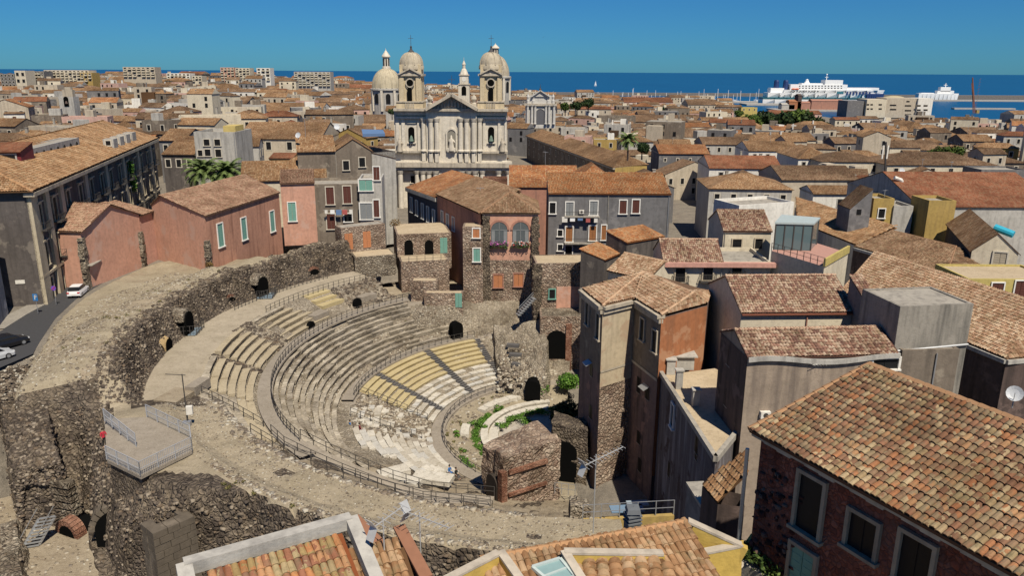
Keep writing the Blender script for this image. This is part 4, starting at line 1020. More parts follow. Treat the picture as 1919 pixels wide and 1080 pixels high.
# ---- salmon house with the two big arched windows
p, q = atY(905, 397, 125.5), atY(1009, 397, 125.5)
H = house('salmon house with two large arched windows over flower boxes', p, q, p.z, 12, 3, 'hip', 2.6, M_PINK, 'brown', 'geo', .3)
zs = atY(950, 487, 125.5).z
facing(H['root'], H['A'], H['B'], 0, zs, M_RUINW, 'stone_base', .25)
for x in (936, 976):
    c = onplane(x, 457, H['A'], H['n']); b = MB(); b.arch(c+H['n']*.05, 2.7, 3.7, H['u'], .1, n=10); o = b.build('arched_window', M_GLASS if False else plain('arch_pane', (.10, .115, .12), .25, .5), H['root'])
    b = MB(); b.box(c+H['n']*.12+V3(0, 0, 0), .08, .05, 3.6, H['u']); b.box(c+H['n']*.12+V3(0, 0, 2.3), 2.6, .05, .1, H['u'])
    for s_ in (-1, 1): b.box(c+H['n']*.13+H['u']*s_*1.0, .55, .05, 2.2, H['u'])
    b.build('window_frame', M_GREY, o)
    b = MB()
    r_ = 1.35
    for k in range(12):
        a0, a1 = math.pi*k/12, math.pi*(k+1)/12; z0 = 3.7-r_
        f = lambda a, r: c+H['u']*r*math.cos(a)+V3(0, 0, z0+r*math.sin(a))+H['n']*.16
        b.face([f(a0, r_), f(a0, r_+.35), f(a1, r_+.35), f(a1, r_)][::-1]); b.face([f(a0, r_+.35), f(a0, r_+.35)-H['n']*.2, f(a1, r_+.35)-H['n']*.2, f(a1, r_+.35)])
    b.build('arch_surround', M_PINKD, o)
    fb = root('flower_box', 'window box of %s flowers under the %s arched window' % (('magenta', 'left') if x < 950 else ('red and white', 'right')), 'flower box', c+H['n']*.5-V3(0, 0, .3), 'flower boxes on the salmon house')
    b = MB(); b.box(c+H['n']*.45-V3(0, 0, .35), 2.9, .5, .35, H['u']); b.build('planter', M_DKBRN, fb)
    b = MB()
    for k in range(260):
        pz = c+H['u']*random.uniform(-1.5, 1.5)+H['n']*random.uniform(.3, .95)+V3(0, 0, random.uniform(-.4, .55)-.1*(k % 3)); s_ = .11
        a = Vector((random.gauss(0, 1), random.gauss(0, 1), random.gauss(0, 1))).normalized(); t2 = a.orthogonal().normalized()*s_; t3 = a.cross(t2)
        b.face([pz-t2, pz+t3, pz+t2, pz-t3], (1 if x < 950 else 2 if k % 2 else 3) if k % 5 < 3 and pz.z > c.z-.1 else 0)
    b.build('flowers', [plain('leaf_green', (.05, .10, .025), .7), plain('magenta_petal', (.62, .16, .50), .7), plain('red_petal', (.55, .05, .04), .7), plain('white_petal', (.75, .72, .68), .7)], fb, kind='stuff')
for x, y, w_, h_ in ((893, 487, 1.2, 2.2),): win(H['root'], onplane(x, y, H['A']+H['n']*.3, H['n']), H['u'], H['n'], w_, h_, M_FRAMEW, M_GREEN)
for x, y in ((934, 527), (972, 525)): win(H['root'], onplane(x, y, H['A']+H['n']*.27, H['n']), H['u'], H['n'], 1.5, 2.2, M_PINKD, M_BOARD)
for x in (912, 1003):   # jagged stone quoins of the older wall
    b = MB(); p = onplane(x, 500, H['A'], H['n']); z = 6
    while z < 22: hh = random.uniform(.3, .6); b.box((p.x, p.y-.25, z), random.uniform(.9, 1.6), .5, hh, H['u']); z += hh
    b.build('stone_quoins', M_RUBBLE, H['root'])
# left wing with its long shaded side
P0, P1, P2 = V3(-14.3, 146, 0), H['A'].copy(), V3(-1.5, 139, 0)
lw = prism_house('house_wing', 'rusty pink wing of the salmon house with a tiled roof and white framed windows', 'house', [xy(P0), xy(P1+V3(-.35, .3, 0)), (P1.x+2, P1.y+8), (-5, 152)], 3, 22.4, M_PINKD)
nl = Vector((P1.y-P0.y, -(P1.x-P0.x), 0)).normalized(); ul = Vector((-nl.y, nl.x, 0))
for x, y in ((830, 408), (840, 414), (851, 420)): win(lw, onplane(x, y, P0, nl), ul, nl, 1.1, 2.4, M_FRAMEW, M_GREY)
q4 = [V3(P0.x-.3, P0.y, 22.45), V3(P1.x-.6, P1.y, 22.45), V3(1.5, 133, 25.0), V3(-7, 151, 25.2)]
roofing(lw, [q4], 'brown', 'geo', 0, .29, .44, 3)
# stair turret on the side of the wing: ochre top, boarded window
p, q = atY(868, 465, 124.2), atY(905, 470, 124.2)
St = house('narrow stone stair turret with a flat ochre roof beside the salmon house', p, q, atY(868, 425, 124.2).z, 3.5, 2, 'flat', 0, M_RUINW, par=.05, mats={'roof': M_FLATR})
wfront(St, [(893, 437, 1.1, 1.5)], fr=M_FRAMEW, fill=M_BOARD); wfront(St, [(894, 478, 1.1, 2.2)], fr=M_FRAMEW, fill=M_GREEN)
# slate blue house with the bright orange roof
P0b = V3(-21.8, 159.5, 0); P1b = P0.copy()
sb = prism_house('house', 'slate blue house with white window frames and orange roof before the church', 'house', [xy(P0b), xy(P1b), (-4, 153), (-11, 167)], 3, 21.8, M_BLUED)
n2 = Vector((P1b.y-P0b.y, -(P1b.x-P0b.x), 0)).normalized(); u2 = Vector((-n2.y, n2.x, 0))
for x, y in ((772, 384), (782, 390), (793, 396), (803, 402), (814, 408)): win(sb, onplane(x, y, P0b, n2), u2, n2, 1.0, 3.0, M_FRAMEW, M_GREY)
rim(sb, [P0b+n2*.2, P1b+n2*.2], 21.0, 21.7, .5, M_GREYLT)
roofing(sb, [[V3(*xy(P0b+n2*.4), 21.8), V3(*xy(P1b+n2*.4), 21.8), V3(-6.5, 154, 24.6), V3(-13, 166, 24.6)]], 'orange', 'uv')
house('small orange hipped roof beside the foot of the church front', atY(815, 352, 176), atY(900, 349, 176), atY(815, 349, 176).z, 9, 5, 'hip', 2.6, M_PINKD, 'orange', 'uv')
bk = house('brown brick penthouse with a white end wall on the orange roof', atY(905, 352, 150), atY(951, 352, 150), atY(905, 334, 150).z, 3, 12, 'flat', 0, M_BRICK)
# ---- stone block house with ochre deck
p, q = atY(1005, 497, 117.5), atY(1124, 494, 118.3)
J = house('ruined stone block house with a flat ochre roof and pink plaster patches', p, q, 16.0, 6, -1, 'flat', 0, M_RUINW, par=.06, mats={'roof': M_FLATR})
pz = onplane(1070, 560, J['A'], J['n']); b = MB(); b.box((pz.x, pz.y-.06, atY(1070, 588, 117).z), 4.6, .1, 4.2, J['u']); b.build('plaster_patch', M_PINK, J['root'])
win(J['root'], onplane(1035, 551, J['A'], J['n'])+J['n']*.05, J['u'], J['n'], .9, 1.5, M_GREEN)
b = MB(); z = 0
while z < 15.5: hh = random.uniform(.3, .6); b.box((J['A'].x+.2, J['A'].y-.05, z), random.uniform(.9, 1.7), .8, hh, J['u']); z += hh
b.build('stone_quoins', M_RUBBLE, J['root'])
Jb = house('low stone wing with a dark vault mouth below the stone block house', atY(1013, 596, 113), atY(1105, 592, 113), atY(1013, 594, 113).z, 5, -1, 'flat', 0, M_RUINW, par=.05, mats={'roof': M_RUBW})
b = MB(); b.arch(onplane(1043, 672, Jb['A'], Jb['n'])+Jb['n']*.03, 3.2, 4.6, Jb['u'], .12); b.build('vault_mouth', M_VOID, Jb['root'])
b = MB(); p = onplane(1066, 640, Jb['A'], Jb['n']); b.box((p.x, p.y-.1, 0), .9, .35, 7.6, Jb['u']); b.build('brick_pier', M_BRICK, Jb['root'])
# ---- heap of masonry with a vault mouth at the far end of the seats
hp = root('vaulted_ruin', 'sloping heap of masonry with an arched mouth at the far end of the seats', 'ruin', (3.5, 106, 0))
b = MB(); TP = [(-2.3, 117.5, 7.6), (4.6, 116, 7.2), (-2.2, 107.5, 6.9), (1.6, 106.5, 6.6), (5.8, 109, 6.0), (-.2, 103.5, 2.6), (4.0, 103, 3.4), (6.6, 104, 2.6)]
def heap(mb, prof_, m=0, amp=.35, n=9):
    """prof_: rows of (left, right) points down the heap; sides drop to the ground"""
    rows = []
    for i in range(len(prof_)-1):
        for k in range(4):
            t_ = k/4; rows.append((Vector(prof_[i][0]).lerp(Vector(prof_[i+1][0]), t_), Vector(prof_[i][1]).lerp(Vector(prof_[i+1][1]), t_)))
    rows.append((Vector(prof_[-1][0]), Vector(prof_[-1][1])))
    G_ = []
    for l, r_ in rows:
        row = [Vector((l.x-.6, l.y, -1.5)), Vector((l.x-.3, l.y, lerp(-1.5, l.z, .55)))]+[l.lerp(r_, k/n) for k in range(n+1)]+[Vector((r_.x+.3, r_.y, lerp(-1.5, r_.z, .55))), Vector((r_.x+.5, r_.y, -1.5))]
        G_.append([p+Vector((fbm(p.x, p.y, p.z), fbm(p.x+9, p.y, p.z), fbm(p.x, p.y+5, p.z)))*amp for p in row])
    for i in range(len(G_)-1):
        for k in range(len(G_[0])-1): mb.face([G_[i][k], G_[i+1][k], G_[i+1][k+1], G_[i][k+1]], m)
heap(b, [((-2.9, 117.5, 5.6), (4.8, 116.6, 7.2)), ((-2.3, 110, 2.6), (5.4, 111, 5.4)), ((-1.0, 105.8, 1.1), (5.2, 106, 4.0)), ((.4, 103.2, 0), (4.8, 103.0, 2.2)), ((.4, 102.5, -1.3), (4.8, 102.3, -1.3))])
b.build('masonry', M_MIX, hp); pp = [(random.uniform(-2, 5), random.uniform(103.5, 116), 0) for _ in range(700)]; pp = [(x, y, lerp(lerp(.2, 5.4, (y-103)/14), lerp(2.4, 7.0, (y-103)/14), (x+2)/7)) for x, y, z in pp]; stones('rubble_stones', pp, [random.uniform(.1, .34) for _ in pp], M_STONEW, hp)
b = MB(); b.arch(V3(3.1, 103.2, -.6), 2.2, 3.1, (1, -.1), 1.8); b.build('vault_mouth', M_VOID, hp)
for k in range(9):
    b = MB(); p = V3(.2+.2*k, 111.5-.85*k, 4.3-.44*k); b.box(p, 1.9, .8, .5, (1, -.2)); b.build('stair_step', M_RUBW if k % 2 else M_BASALT, hp)
# ---- brick and rubble stage block
bs = root('stage_ruin', 'roofless red brick and rubble block with an arched passage before the orchestra', 'ruin', (0, 79, 0))
Bt = [at(x, y, 7.0) for x, y in ((906, 832), (943, 858), (1050, 826), (1008, 790))]
Bt = [V3(p.x, p.y, p.z) for p in Bt]
b = MB(); pts = Bt; n = 9
def rough_prism(mb, poly, z0, z1, amp=.3, nz=7, nn=7, taper=0., seed=0):
    P_ = []
    for k in range(len(poly)):
        a, c = Vector(poly[k][:2]), Vector(poly[(k+1) % len(poly)][:2])
        P_ += [a.lerp(c, q/nn) for q in range(nn)]
    cen = sum(P_, Vector((0, 0)))/len(P_); R_ = []
    for j in range(nz+1):
        t_ = j/nz; row = []
        for q in P_:
            z = lerp(z0, z1, t_); o = Vector((fbm(q.x*.8, q.y*.8, z*.8+seed), fbm(q.x*.8+7, q.y*.8, z*.8+seed)))*amp
            r_ = q+(cen-q)*taper*t_+o; row.append((r_.x, r_.y, z+(fbm(q.x*.5, q.y*.5, seed)*amp*1.6 if j == nz else 0)))
        R_.append(row)
    L_ = len(P_)
    for j in range(nz):
        for k in range(L_): k2 = (k+1) % L_; mb.face([R_[j][k], R_[j][k2], R_[j+1][k2], R_[j+1][k]])
    ct = (cen.x, cen.y, z1+amp*.3)
    for k in range(L_): mb.face([R_[-1][k], R_[-1][(k+1) % L_], ct])
rough_prism(b, [xy(p) for p in Bt], -1.2, 7.0, .35, 10, 8)
b.build('rubble_core', M_RUINW, bs)
na = Vector((Bt[1].y-Bt[0].y, -(Bt[1].x-Bt[0].x), 0)).normalized(); nb_ = Vector((Bt[2].y-Bt[1].y, -(Bt[2].x-Bt[1].x), 0)).normalized()
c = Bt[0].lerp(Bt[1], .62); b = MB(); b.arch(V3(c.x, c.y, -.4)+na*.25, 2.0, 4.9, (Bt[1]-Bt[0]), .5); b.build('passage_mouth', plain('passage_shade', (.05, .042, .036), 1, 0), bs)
for z, h_ in ((5.2, .8), (2.6, .55), (0.2, .4)):
    b = MB(); p, q = Bt[1], Bt[2]; b.beam(p.lerp(q, .08)+nb_*.22+V3(0, 0, z-7), q.lerp(p, .25)+nb_*.22+V3(0, 0, z-7), .3, h_*.6); b.build('brick_band', M_BRICK, bs)
b = MB(); b.box(Bt[1]+nb_*.1+na*.1-V3(0, 0, 7.8), .7, .8, 6.3, xy(Bt[2]-Bt[1])); b.build('brick_pier', M_BRICK, bs)
c = at(1066, 915, -.8); 
vr = root('vault_wall', 'dark rubble wall with a tall black arch between the brick block and the tower house', 'ruin', (6, 80, 0))
b = MB(); rough_prism(b, [(4.6, 80.5), (8.6, 79.2), (8.9, 82.5), (5, 84)], -1, 6.2, .3, 7, 5); b.build('rubble_core', M_RUBBLE, vr)
b = MB(); b.arch(V3(6.3, 80.1, -1), 2.6, 5.4, (1, -.3), .5); b.build('vault_mouth', M_VOID, vr)
# ---- pink houses on the terrace
gz_ = 12.5
pk = prism_house('pink_house', 'salmon gabled house at the corner of the street and the gravel terrace', 'house', [(-59.9, 105.2), (-57.8, 118.2), (-68, 121), (-69, 107)], gz_, 23.3, M_PINK)
zt = 23.3; a0, a1 = V3(-59.9, 105.2, zt), V3(-57.8, 118.2, zt); ap = onplane(203, 384, a0, Vector((.98, -.16, 0))); zr = ap.z
b = MB(); b.face([a0, a1, ap]); b.build('gable', M_PINK, pk)
bk_ = V3(-11, 2.2, 0)
roofing(pk, [[V3(-59.8, 104.9, zt-.1)+V3(.3, 0, 0), a0+bk_+V3(0, -.4, -.1), ap+bk_, ap+V3(.3, 0, 0)], [a1+bk_, a1+V3(.3, .3, 0), ap+V3(.3, 0, 0), ap+bk_]], 'rose', 'geo', 0, .29, .44, 3)
p2, p3, p4 = V3(-57.7, 122.6, 0), V3(-45.9, 113.9, 0), V3(-41.6, 137, 0)
pr = prism_house('pink_house', 'pale pink recessed wall strip between the two salmon gables', 'house', [(-58, 118.2), (-57.7, 122.6), (-64, 124), (-65, 119.5)], gz_, 23.0, plaster('pale_pink', (.56, .32, .25), amount=.2))
roofing(pr, [[V3(-57.6, 118.3, 23.05), V3(-57.3, 122.6, 23.05), V3(-64, 124, 24.6), V3(-65, 119.5, 24.6)]], 'rose', 'geo', 0, .29, .44, 3)
pl_ = prism_house('pink_house', 'long salmon house with green shuttered doors along the rim of the theatre', 'house', [xy(p2), xy(p3), xy(p4), (-53, 142)], gz_, 24.0, M_PINK)
n3 = Vector((p3.y-p2.y, -(p3.x-p2.x), 0)).normalized(); ap = onplane(302, 366, p2, n3)
b = MB(); b.face([V3(p2.x, p2.y, 24), V3(p3.x, p3.y, 24), ap]); b.build('gable', M_PINK, pl_)
n4 = Vector((p4.y-p3.y, -(p4.x-p3.x), 0)).normalized(); dirr = (p4-p3).normalized(); re = ap+dirr*26
roofing(pl_, [[V3(p3.x, p3.y, 23.95)+n4*.35-dirr*.3, V3(p4.x, p4.y, 23.95)+n4*.35, re, ap-dirr*.3], [V3(p2.x, p2.y, 24)-n4*.2, ap-dirr*.3, re, V3(-53, 142, 24)]], 'rose', 'geo', 0, .29, .44, 3)
u4 = Vector((-n4.y, n4.x, 0))
for x, y in ((413, 441), (457, 429), (510, 415)): win(pl_, onplane(x, y, p3, n4), u4, n4, 1.5, 3.6, M_FRAMEW, M_GREEN)
for k in range(1): facing(pl_, p3+n4*.0, p4, gz_, 24.0, plaster('rust_streaked_pink', (.50, .265, .18), (.26, .13, .09), .95), 'streaked_front', .04)
for p, zz in ((p3, 20), (V3(-57.8, 118.0, 0), 20.5), (V3(-59.9, 105.3, 0), 22)):
    b = MB(); z = gz_
    while z < zz: hh = random.uniform(.3, .55); b.box((p.x, p.y-.1, z), random.uniform(.5, .9), random.uniform(.7, 1.3), hh, (1, .1)); z += hh
    b.build('stone_quoins', M_RUBW, pl_ if p is p3 else pk)
pe = house('small salmon end house with one green door beside the grey shuttered house', (-41.5, 138), (-35.8, 139.5), 25.4, 8, 14, 'shed', 1.5, M_PINK, 'rose', 'geo', .3, corn=False)
win(pe['root'], onplane(548, 397, pe['A'], pe['n']), pe['u'], pe['n'], 1.3, 3.4, M_FRAMEW, M_GREEN)
p = at(170, 494, 17.8); b = MB(); b.box((-59.5, 106.8, 18.3), .9, 3.2, .12, (1, .1), bot=True); b.build('canopy', M_CONC, pk)
# ---- grey brown shuttered house and the gabled house above it
p, q = atY(571, 345, 141), atY(700, 341, 143)
Ds = house('grey brown flat roofed house with two long brown shutters', p, q, atY(571, 346, 141).z, 9, 13, 'flat', 0, M_BROWNW)
wfront(Ds, [(619, 367, 1.4, 3.2), (651, 365, 1.4, 3.2)], fr=M_FRAME, fill=M_BROWN); wfront(Ds, [(621, 415, 1.5, 2.9)], fr=M_FRAME, fill=M_BROWN); wfront(Ds, [(653, 408, 1.4, 1.5)], fr=M_FRAMEW)
Dc = house('narrow house with an enclosed green balcony beside the grey brown house', atY(673, 345, 141.6), atY(716, 343, 142), atY(673, 334, 142).z, 7, 12, 'flat', 0, M_GREYLT)
for x, y, w_, h_, f in ((686, 347, 2.4, 2.0, M_GREEN), (706, 325, 1.1, 2.4, M_BROWN), (706, 391, 1.0, 3.2, M_BROWN), (687, 396, 2.2, 3.0, M_GREY)): win(Dc['root'], onplane(x, y, Dc['A'], Dc['n']), Dc['u'], Dc['n'], w_, h_, M_FRAMEW, f)
Du = house('brown gabled house with two small framed windows under a tan roof', atY(628, 290, 160), atY(696, 278, 162), atY(628, 283, 160).z, 16, 12, 'gy', 2.4, M_BROWNW, 'tan', 'uv', .4)
wfront(Du, [(649, 310, 1.2, 1.9), (679, 304, 1.2, 1.9)], fr=M_FRAME)
house('lower tan roofed wing left of the brown gabled house', atY(558, 290, 158), atY(628, 287, 160), atY(558, 283, 158).z, 14, 12, 'gx', 2.6, M_BROWNW, 'tan', 'uv', .4)
Dn = house('narrow tall rendered house squeezed beside the church front', atY(697, 290, 165), atY(742, 300, 168), atY(697, 286, 165).z, 12, 8, 'side', -1.5, M_GREYLT, 'tan', 'uv')
Dl = house('long low tan tiled roof behind the salmon houses', atY(452, 338, 152), atY(612, 336, 156), atY(452, 338, 152).z, 14, 13, 'gx', 3.0, M_CREAM, 'tan', 'uv')
# ---- ruin houses on the rim
p, q = atY(640, 430, 129.5), atY(722, 418, 134)
r1 = house('roofless rubble house with two orange boarded openings', p, q, atY(640, 428, 129.5).z, 3, 11, 'flat', 0, M_RUINW, par=.02)
wfront(r1, [(654, 453, 1.5, 2.9), (688, 449, 1.5, 2.9)], fr=None, fill=M_BOARD)
p, q = atY(744, 447, 132), atY(846, 440, 134)
r2 = house('stone outbuilding with arched openings and a flat ochre deck roof', p, q, atY(744, 440, 132).z, 10, 11, 'flat', 0, M_RUINW, par=.02, mats={'roof': M_FLATR})
for x in (767, 805): b = MB(); b.arch(onplane(x, 480, r2['A'], r2['n'])+r2['n']*.02, 1.5, 2.9, r2['u'], .1); b.build('arched_opening', M_VOID, r2['root'])
win(r2['root'], onplane(832, 460, r2['A'], r2['n']), r2['u'], r2['n'], 1.3, 2.8, None, M_GREEN)
p, q = atY(665, 483, 126.5), atY(742, 472, 129)
r3 = house('low stone hut with an ochre deck roof edged by brick teeth', p, q, p.z, 5, 11, 'flat', 0, M_RUBW, par=.02, mats={'roof': M_FLATR})
p, q = atY(752, 500, 127), atY(842, 492, 129)
r4 = house('low rubble wall carrying an ochre terrace with a thin railing', p, q, atY(752, 492, 127).z, 6, 8, 'flat', 0, M_RUINW, par=.02, mats={'roof': M_FLATR})
railing('thin railing along the ochre terrace below the stone outbuilding', [r4['A']+V3(0, 0, r4['ze']), r4['B']+V3(0, 0, r4['ze'])], 1.0, 1.4)
for x0, x1, y, Y, d, lab in ((770, 820, 527, 121.5, 2.2, 'small ochre deck on a rubble block above the seats'), (795, 868, 550, 119.2, 1.8, 'lower tan deck with a dark door in its rubble wall')):
    p = atY(x0, y, Y); hh = house(lab, p, atY(x1, y+3, Y), p.z, d, 5, 'flat', 0, M_RUINW, par=.02, mats={'roof': M_FLATR})
win(hh['root'], onplane(860, 563, hh['A'], hh['n']), hh['u'], hh['n'], 1.1, 2.4, None, M_GREEN)
# ---- palazzo along the street, far left
f0, f1 = V3(-61.4, 97.3, 0), V3(-80.5, 176, 0); nf = Vector((f1.y-f0.y, -(f1.x-f0.x), 0)).normalized(); uf = (f1-f0).normalized()
ze = 30.1
pz_ = prism_house('palazzo', 'long dark lava palazzo with pale pilasters and balconied windows along the street', 'palazzo', [xy(f0), xy(f1), xy(f1-nf*19), xy(f0-nf*19)], 14.5, ze, M_DARK)
L = (f1-f0).length
M_LIME = plaster('pale_limestone', (.50, .43, .31), (.20, .17, .13), .5)
nb = 13
for k in range(nb+1):
    t_ = k/nb; p = f0+uf*(L*t_)
    if k % 2 == 0 or k < 2: b = MB(); wd = 1.5 if k else 2.4; b.box(p+nf*.1+uf*(wd/2 if k == 0 else 0)+V3(0, 0, 14.6), wd, .5, ze-15.2, xy(uf)); b.build('pilaster', M_LIME, pz_)
for k in range(nb):
    p = f0+uf*(L*(k+.5)/nb)
    for dx in ((0,) if k < 1 else (-1.2, 1.2) if k % 2 == 0 else (0,)):
        pass
    win(pz_, p+V3(0, 0, 26.2)+nf*.01, uf, nf, 1.5, 3.2, M_LIME, 'pane', 'hood', True)
    win(pz_, p+V3(0, 0, 21.2)+nf*.01, uf, nf, 1.5, 3.0, M_LIME, 'pane', 'hood', k % 2 == 1)
    win(pz_, p+V3(0, 0, 16.4)+nf*.01, uf, nf, 1.6, 3.0, M_LIME, M_BROWN if k % 2 else 'pane')
b = MB(); b.beam(f0+nf*.12+V3(0, 0, 18.7), f1+nf*.12+V3(0, 0, 18.7), .5, .35); b.build('string_course', M_LIME, pz_)
b = MB(); b.beam(f0+nf*.35-uf*.5+V3(0, 0, ze-.5), f1+nf*.35+V3(0, 0, ze-.5), 1.3, .5); b.build('cornice', M_CORN, pz_)
e0, e1 = f0+nf*.9-uf*.8+V3(0, 0, ze), f1+nf*.9+V3(0, 0, ze); ri0, ri1 = f0-nf*10+uf*9+V3(0, 0, ze+3.9), f1-nf*10+V3(0, 0, ze+3.9)
lft = f0-nf*21-uf*.8+V3(0, 0, ze)
roofing(pz_, [[e0, e1, ri1, ri0], [lft, e0, ri0], [f1-nf*21+V3(0, 0, ze), lft, ri0, ri1]], 'tan', 'geo', 0, .32, .5, 3, ((ri0, ri1), (ri0, e0)))
# attic storeys that stand out of the roof
q0 = f0-nf*5+uf*22; 
at1 = house('long stone attic with a row of arched windows on the palazzo roof', xy(f0-nf*6.0+uf*16), xy(f0-nf*4.6+uf*42), ze+3.3, 3.0, ze+.5, 'flat', 0, M_GREYLT, par=.1, name='attic', cat='attic')
for k in range(9):
    b = MB(); b.arch(at1['A']+at1['u']*at1['W']*(k+.5)/9+at1['n']*.03+V3(0, 0, ze+1.2), .9, 1.5, at1['u'], .06); b.build('arched_window', M_PANE, at1['root'])
a2 = f0-nf*13+uf*15
at2 = house('small veranda with a dark red sheet roof on the palazzo roof', xy(a2), xy(a2+V3(8, 1.5, 0)), ze+3.6, 4.5, ze, 'shed', .9, M_GREYLT, 'red', 'uv', .4, corn=False, name='veranda', cat='veranda')
at2['root'].children[-1].data.materials[0] = plain('dark_red_sheet', (.16, .025, .03), .6)
wgrid(at2, 2, [ze+2.3], 2.6, 1.6, far=True, fr=M_GREYLT)
a3 = f0-nf*17+uf*4
at3 = house('red sheet roofed shelter at the left edge on the palazzo roof', xy(a3), xy(a3+V3(8, .8, 0)), ze+2.9, 4, ze, 'shed', .8, M_GREYW, 'red', 'uv', .4, corn=False, name='shelter', cat='shelter')
at3['root'].children[-1].data.materials[0] = plain('dark_red_sheet', (.16, .025, .03), .6)
for k in range(4):
    p = f0-nf*2.6+uf*(49+5.2*k); o = house('stone dormer, number %s in the row of four on the palazzo roof' % ('first', 'second', 'third', 'fourth')[k] if False else ('nearest', 'second nearest', 'third nearest', 'farthest')[k]+' of the four stone dormers on the palazzo roof edge', xy(p), xy(p+V3(1.8, .3, 0)), ze+2.4, 2.4, ze+.5, 'flat', 0, M_GREYLT, par=.05, name='dormer', cat='dormer', group='dormers on the palazzo roof')
    wgrid(o, 1, [ze+1.7], .8, .8)
# blue grey building at the very left edge
lb = prism_house('house', 'blue grey streaked building cut by the left edge of the street', 'house', [(-65, 70), (-60.9, 86.5), (-63.5, 93), (-80, 93), (-82, 70)], 14.5, 27, plaster('blue_grey_render', (.24, .25, .27), (.08, .08, .09), .8, (.42, .42, .43)))
# ================================================================ foreground
# ---- dark red brick house with the big many-coloured roof
ZE = 30.0
E1, E2 = at(1405, 806, ZE), at(1919, 1088, ZE); u = (E2-E1).normalized(); nR = Vector((u.y, -u.x, 0)); inn = -nR
tl = math.tan(math.radians(24)); pn = (u.cross(inn+V3(0, 0, tl))).normalized()
Ra = onplane(1630, 684, E1, pn); rise_ = Ra.z-ZE; run = (Ra-E1).dot(inn)
ER = E1+u*22; Rb = Ra+u*20
rh = root('red_house', 'dark red brick house with a large many-coloured tile roof in the lower right corner', 'house', (E1+inn*4)[:2]+(8,))
wa, wb = E1+inn*.45+u*.3, ER+inn*.45
b = MB(); b.prism([xy(wa), xy(wb), xy(wb+inn*run*1.9), xy(Ra+inn*run*.9+V3(0, 0, 0)), xy(Ra)], 4, ZE-.2, top=False)
b.build('wall', M_REDW, rh)
roofing(rh, [[E1, ER, Rb, Ra], [Rb+inn*run*1.0-V3(0, 0, rise_), Ra+inn*run*.9-V3(0, 0, rise_), Ra, Rb]], 'multi', 'geo', 300, .235, .38, 4, ((Ra, Rb), (E1, Ra)))
b = MB(); n_ = 30
for k in range(n_): p, q = E1.lerp(ER, k/n_), E1.lerp(ER, (k+1)/n_); b.beam(p+inn*.3-V3(0, 0, .2+.04*(k % 3)), q+inn*.3-V3(0, 0, .2+.04*(k % 3)), .3, .22)
b.build('eave_moulding', M_CORN, rh)
for x, y, w_, h_, f in ((1519, 948, 1.25, 2.5, 'pane'), (1618, 1003, 1.2, 1.5, 'pane'), (1716, 1058, 1.2, 2.0, 'pane'), (1503, 1078, 1.2, 2.4, M_GREEN)):
    win(rh, onplane(x, y, wa, nR), Vector((-nR.y, nR.x, 0)), nR, w_, h_, M_FRAMED, f, '' if h_ < 2.3 else 'open')
b = MB(); p = onplane(1406, 840, wa, nR); b.tube(p+nR*.15, V3(p.x, p.y, 18)+nR*.15, .09); b.build('drainpipe', M_METAL, rh)
pp, ss = [], []
for k in range(170):
    t_ = random.random()*2.5; p = wa+u*t_+nR*.02; p.z = random.uniform(20, 28.6)-t_*.1; pp.append(tuple(p)); ss.append(random.uniform(.05, .2))
stones('wall_stones', pp, ss, attmat('wall_lumps', [(.10, .035, .025), (.05, .025, .02), (.15, .06, .045), (.19, .12, .09)]), rh, .8)
# ---- small tiled lean-to and the grey coping beside it
hp2 = root('lean_to', 'small tan tiled lean-to against the left side of the red brick house', 'lean-to', at(1360, 900, 15))
q = [at(1317, 906, 20.6), at(1346, 940, 20.6), at(1402, 888, 22.6)]; q.append(onplane(1402, 842, q[0], (q[1]-q[0]).cross(q[2]-q[0]).normalized()))
b = MB(); b.prism([xy(p) for p in q], 6, 20.4, top=False); b.build('wall', M_DKBRN, hp2)
roofing(hp2, [q], 'tan', 'geo', 60, .27, .43, 4)
q2 = [at(1346, 942, 20.2), at(1392, 958, 20.2), at(1402, 905, 21.6)]
cw = root('coping_wall', 'grey wall with a flat pale coping and blue shadow side next to the lean-to', 'wall', at(1320, 930, 8))
p, q_ = at(1302, 908, 18.5), at(1352, 985, 18.5); b = MB(); b.beam(p-V3(0, 0, 6), q_-V3(0, 0, 6), 1.0, 12); b.build('wall', M_GREYW, cw)
b = MB(); b.beam(p+V3(0, 0, .1), q_+V3(0, 0, .1), 1.2, .2); b.build('coping', M_CONC, cw)
# ---- roof at the bottom left
T1 = V3(-11.9, 24.4, 27.6); T2 = at(658, 972, 27.6); ur = (T2-T1).normalized(); dn = Vector((ur.y, -ur.x, 0)); d2 = dn-V3(0, 0, .36)
rl = root('house', 'house corner with a bright orange barrel tile roof at the bottom edge', 'house', (-8.5, 21, 5))
b = MB(); b.prism([xy(T1+dn*7), xy(T2+dn*7), xy(T2), xy(T1)], 2, 25, top=False); b.build('wall', M_GREYLT, rl)
roofing(rl, [[T1+ur*.7+d2*7, T2-ur*.55+d2*7, T2-ur*.55+d2*.55, T1+ur*.7+d2*.55]], 'orangemix', 'geo', 300, .27, .52, 5)
b = MB(); b.beam(T1-V3(0, 0, .1), T2-V3(0, 0, .1), .5, .5); b.beam(T2+V3(0, 0, -.08), T2+d2*7+V3(0, 0, -.08), .5, .5); b.beam(T1+V3(0, 0, -.08), T1+d2*7+V3(0, 0, -.08), .55, .5); b.build('mortar_band', M_GREYLT, rl)
g1 = [at(560, 1090, 26.4), at(640, 1125, 26.0), at(790, 1075, 26.6), at(715, 1035, 27.0)]
rr_ = root('lower_roof', 'brown barrel tile roof edge below the orange tile roof', 'roof', at(690, 1080, 20))
p, q_ = at(585, 1068, 26.6), at(758, 1026, 26.6); uu = (q_-p).normalized(); dd = Vector((uu.y, -uu.x, 0))-V3(0, 0, .4)
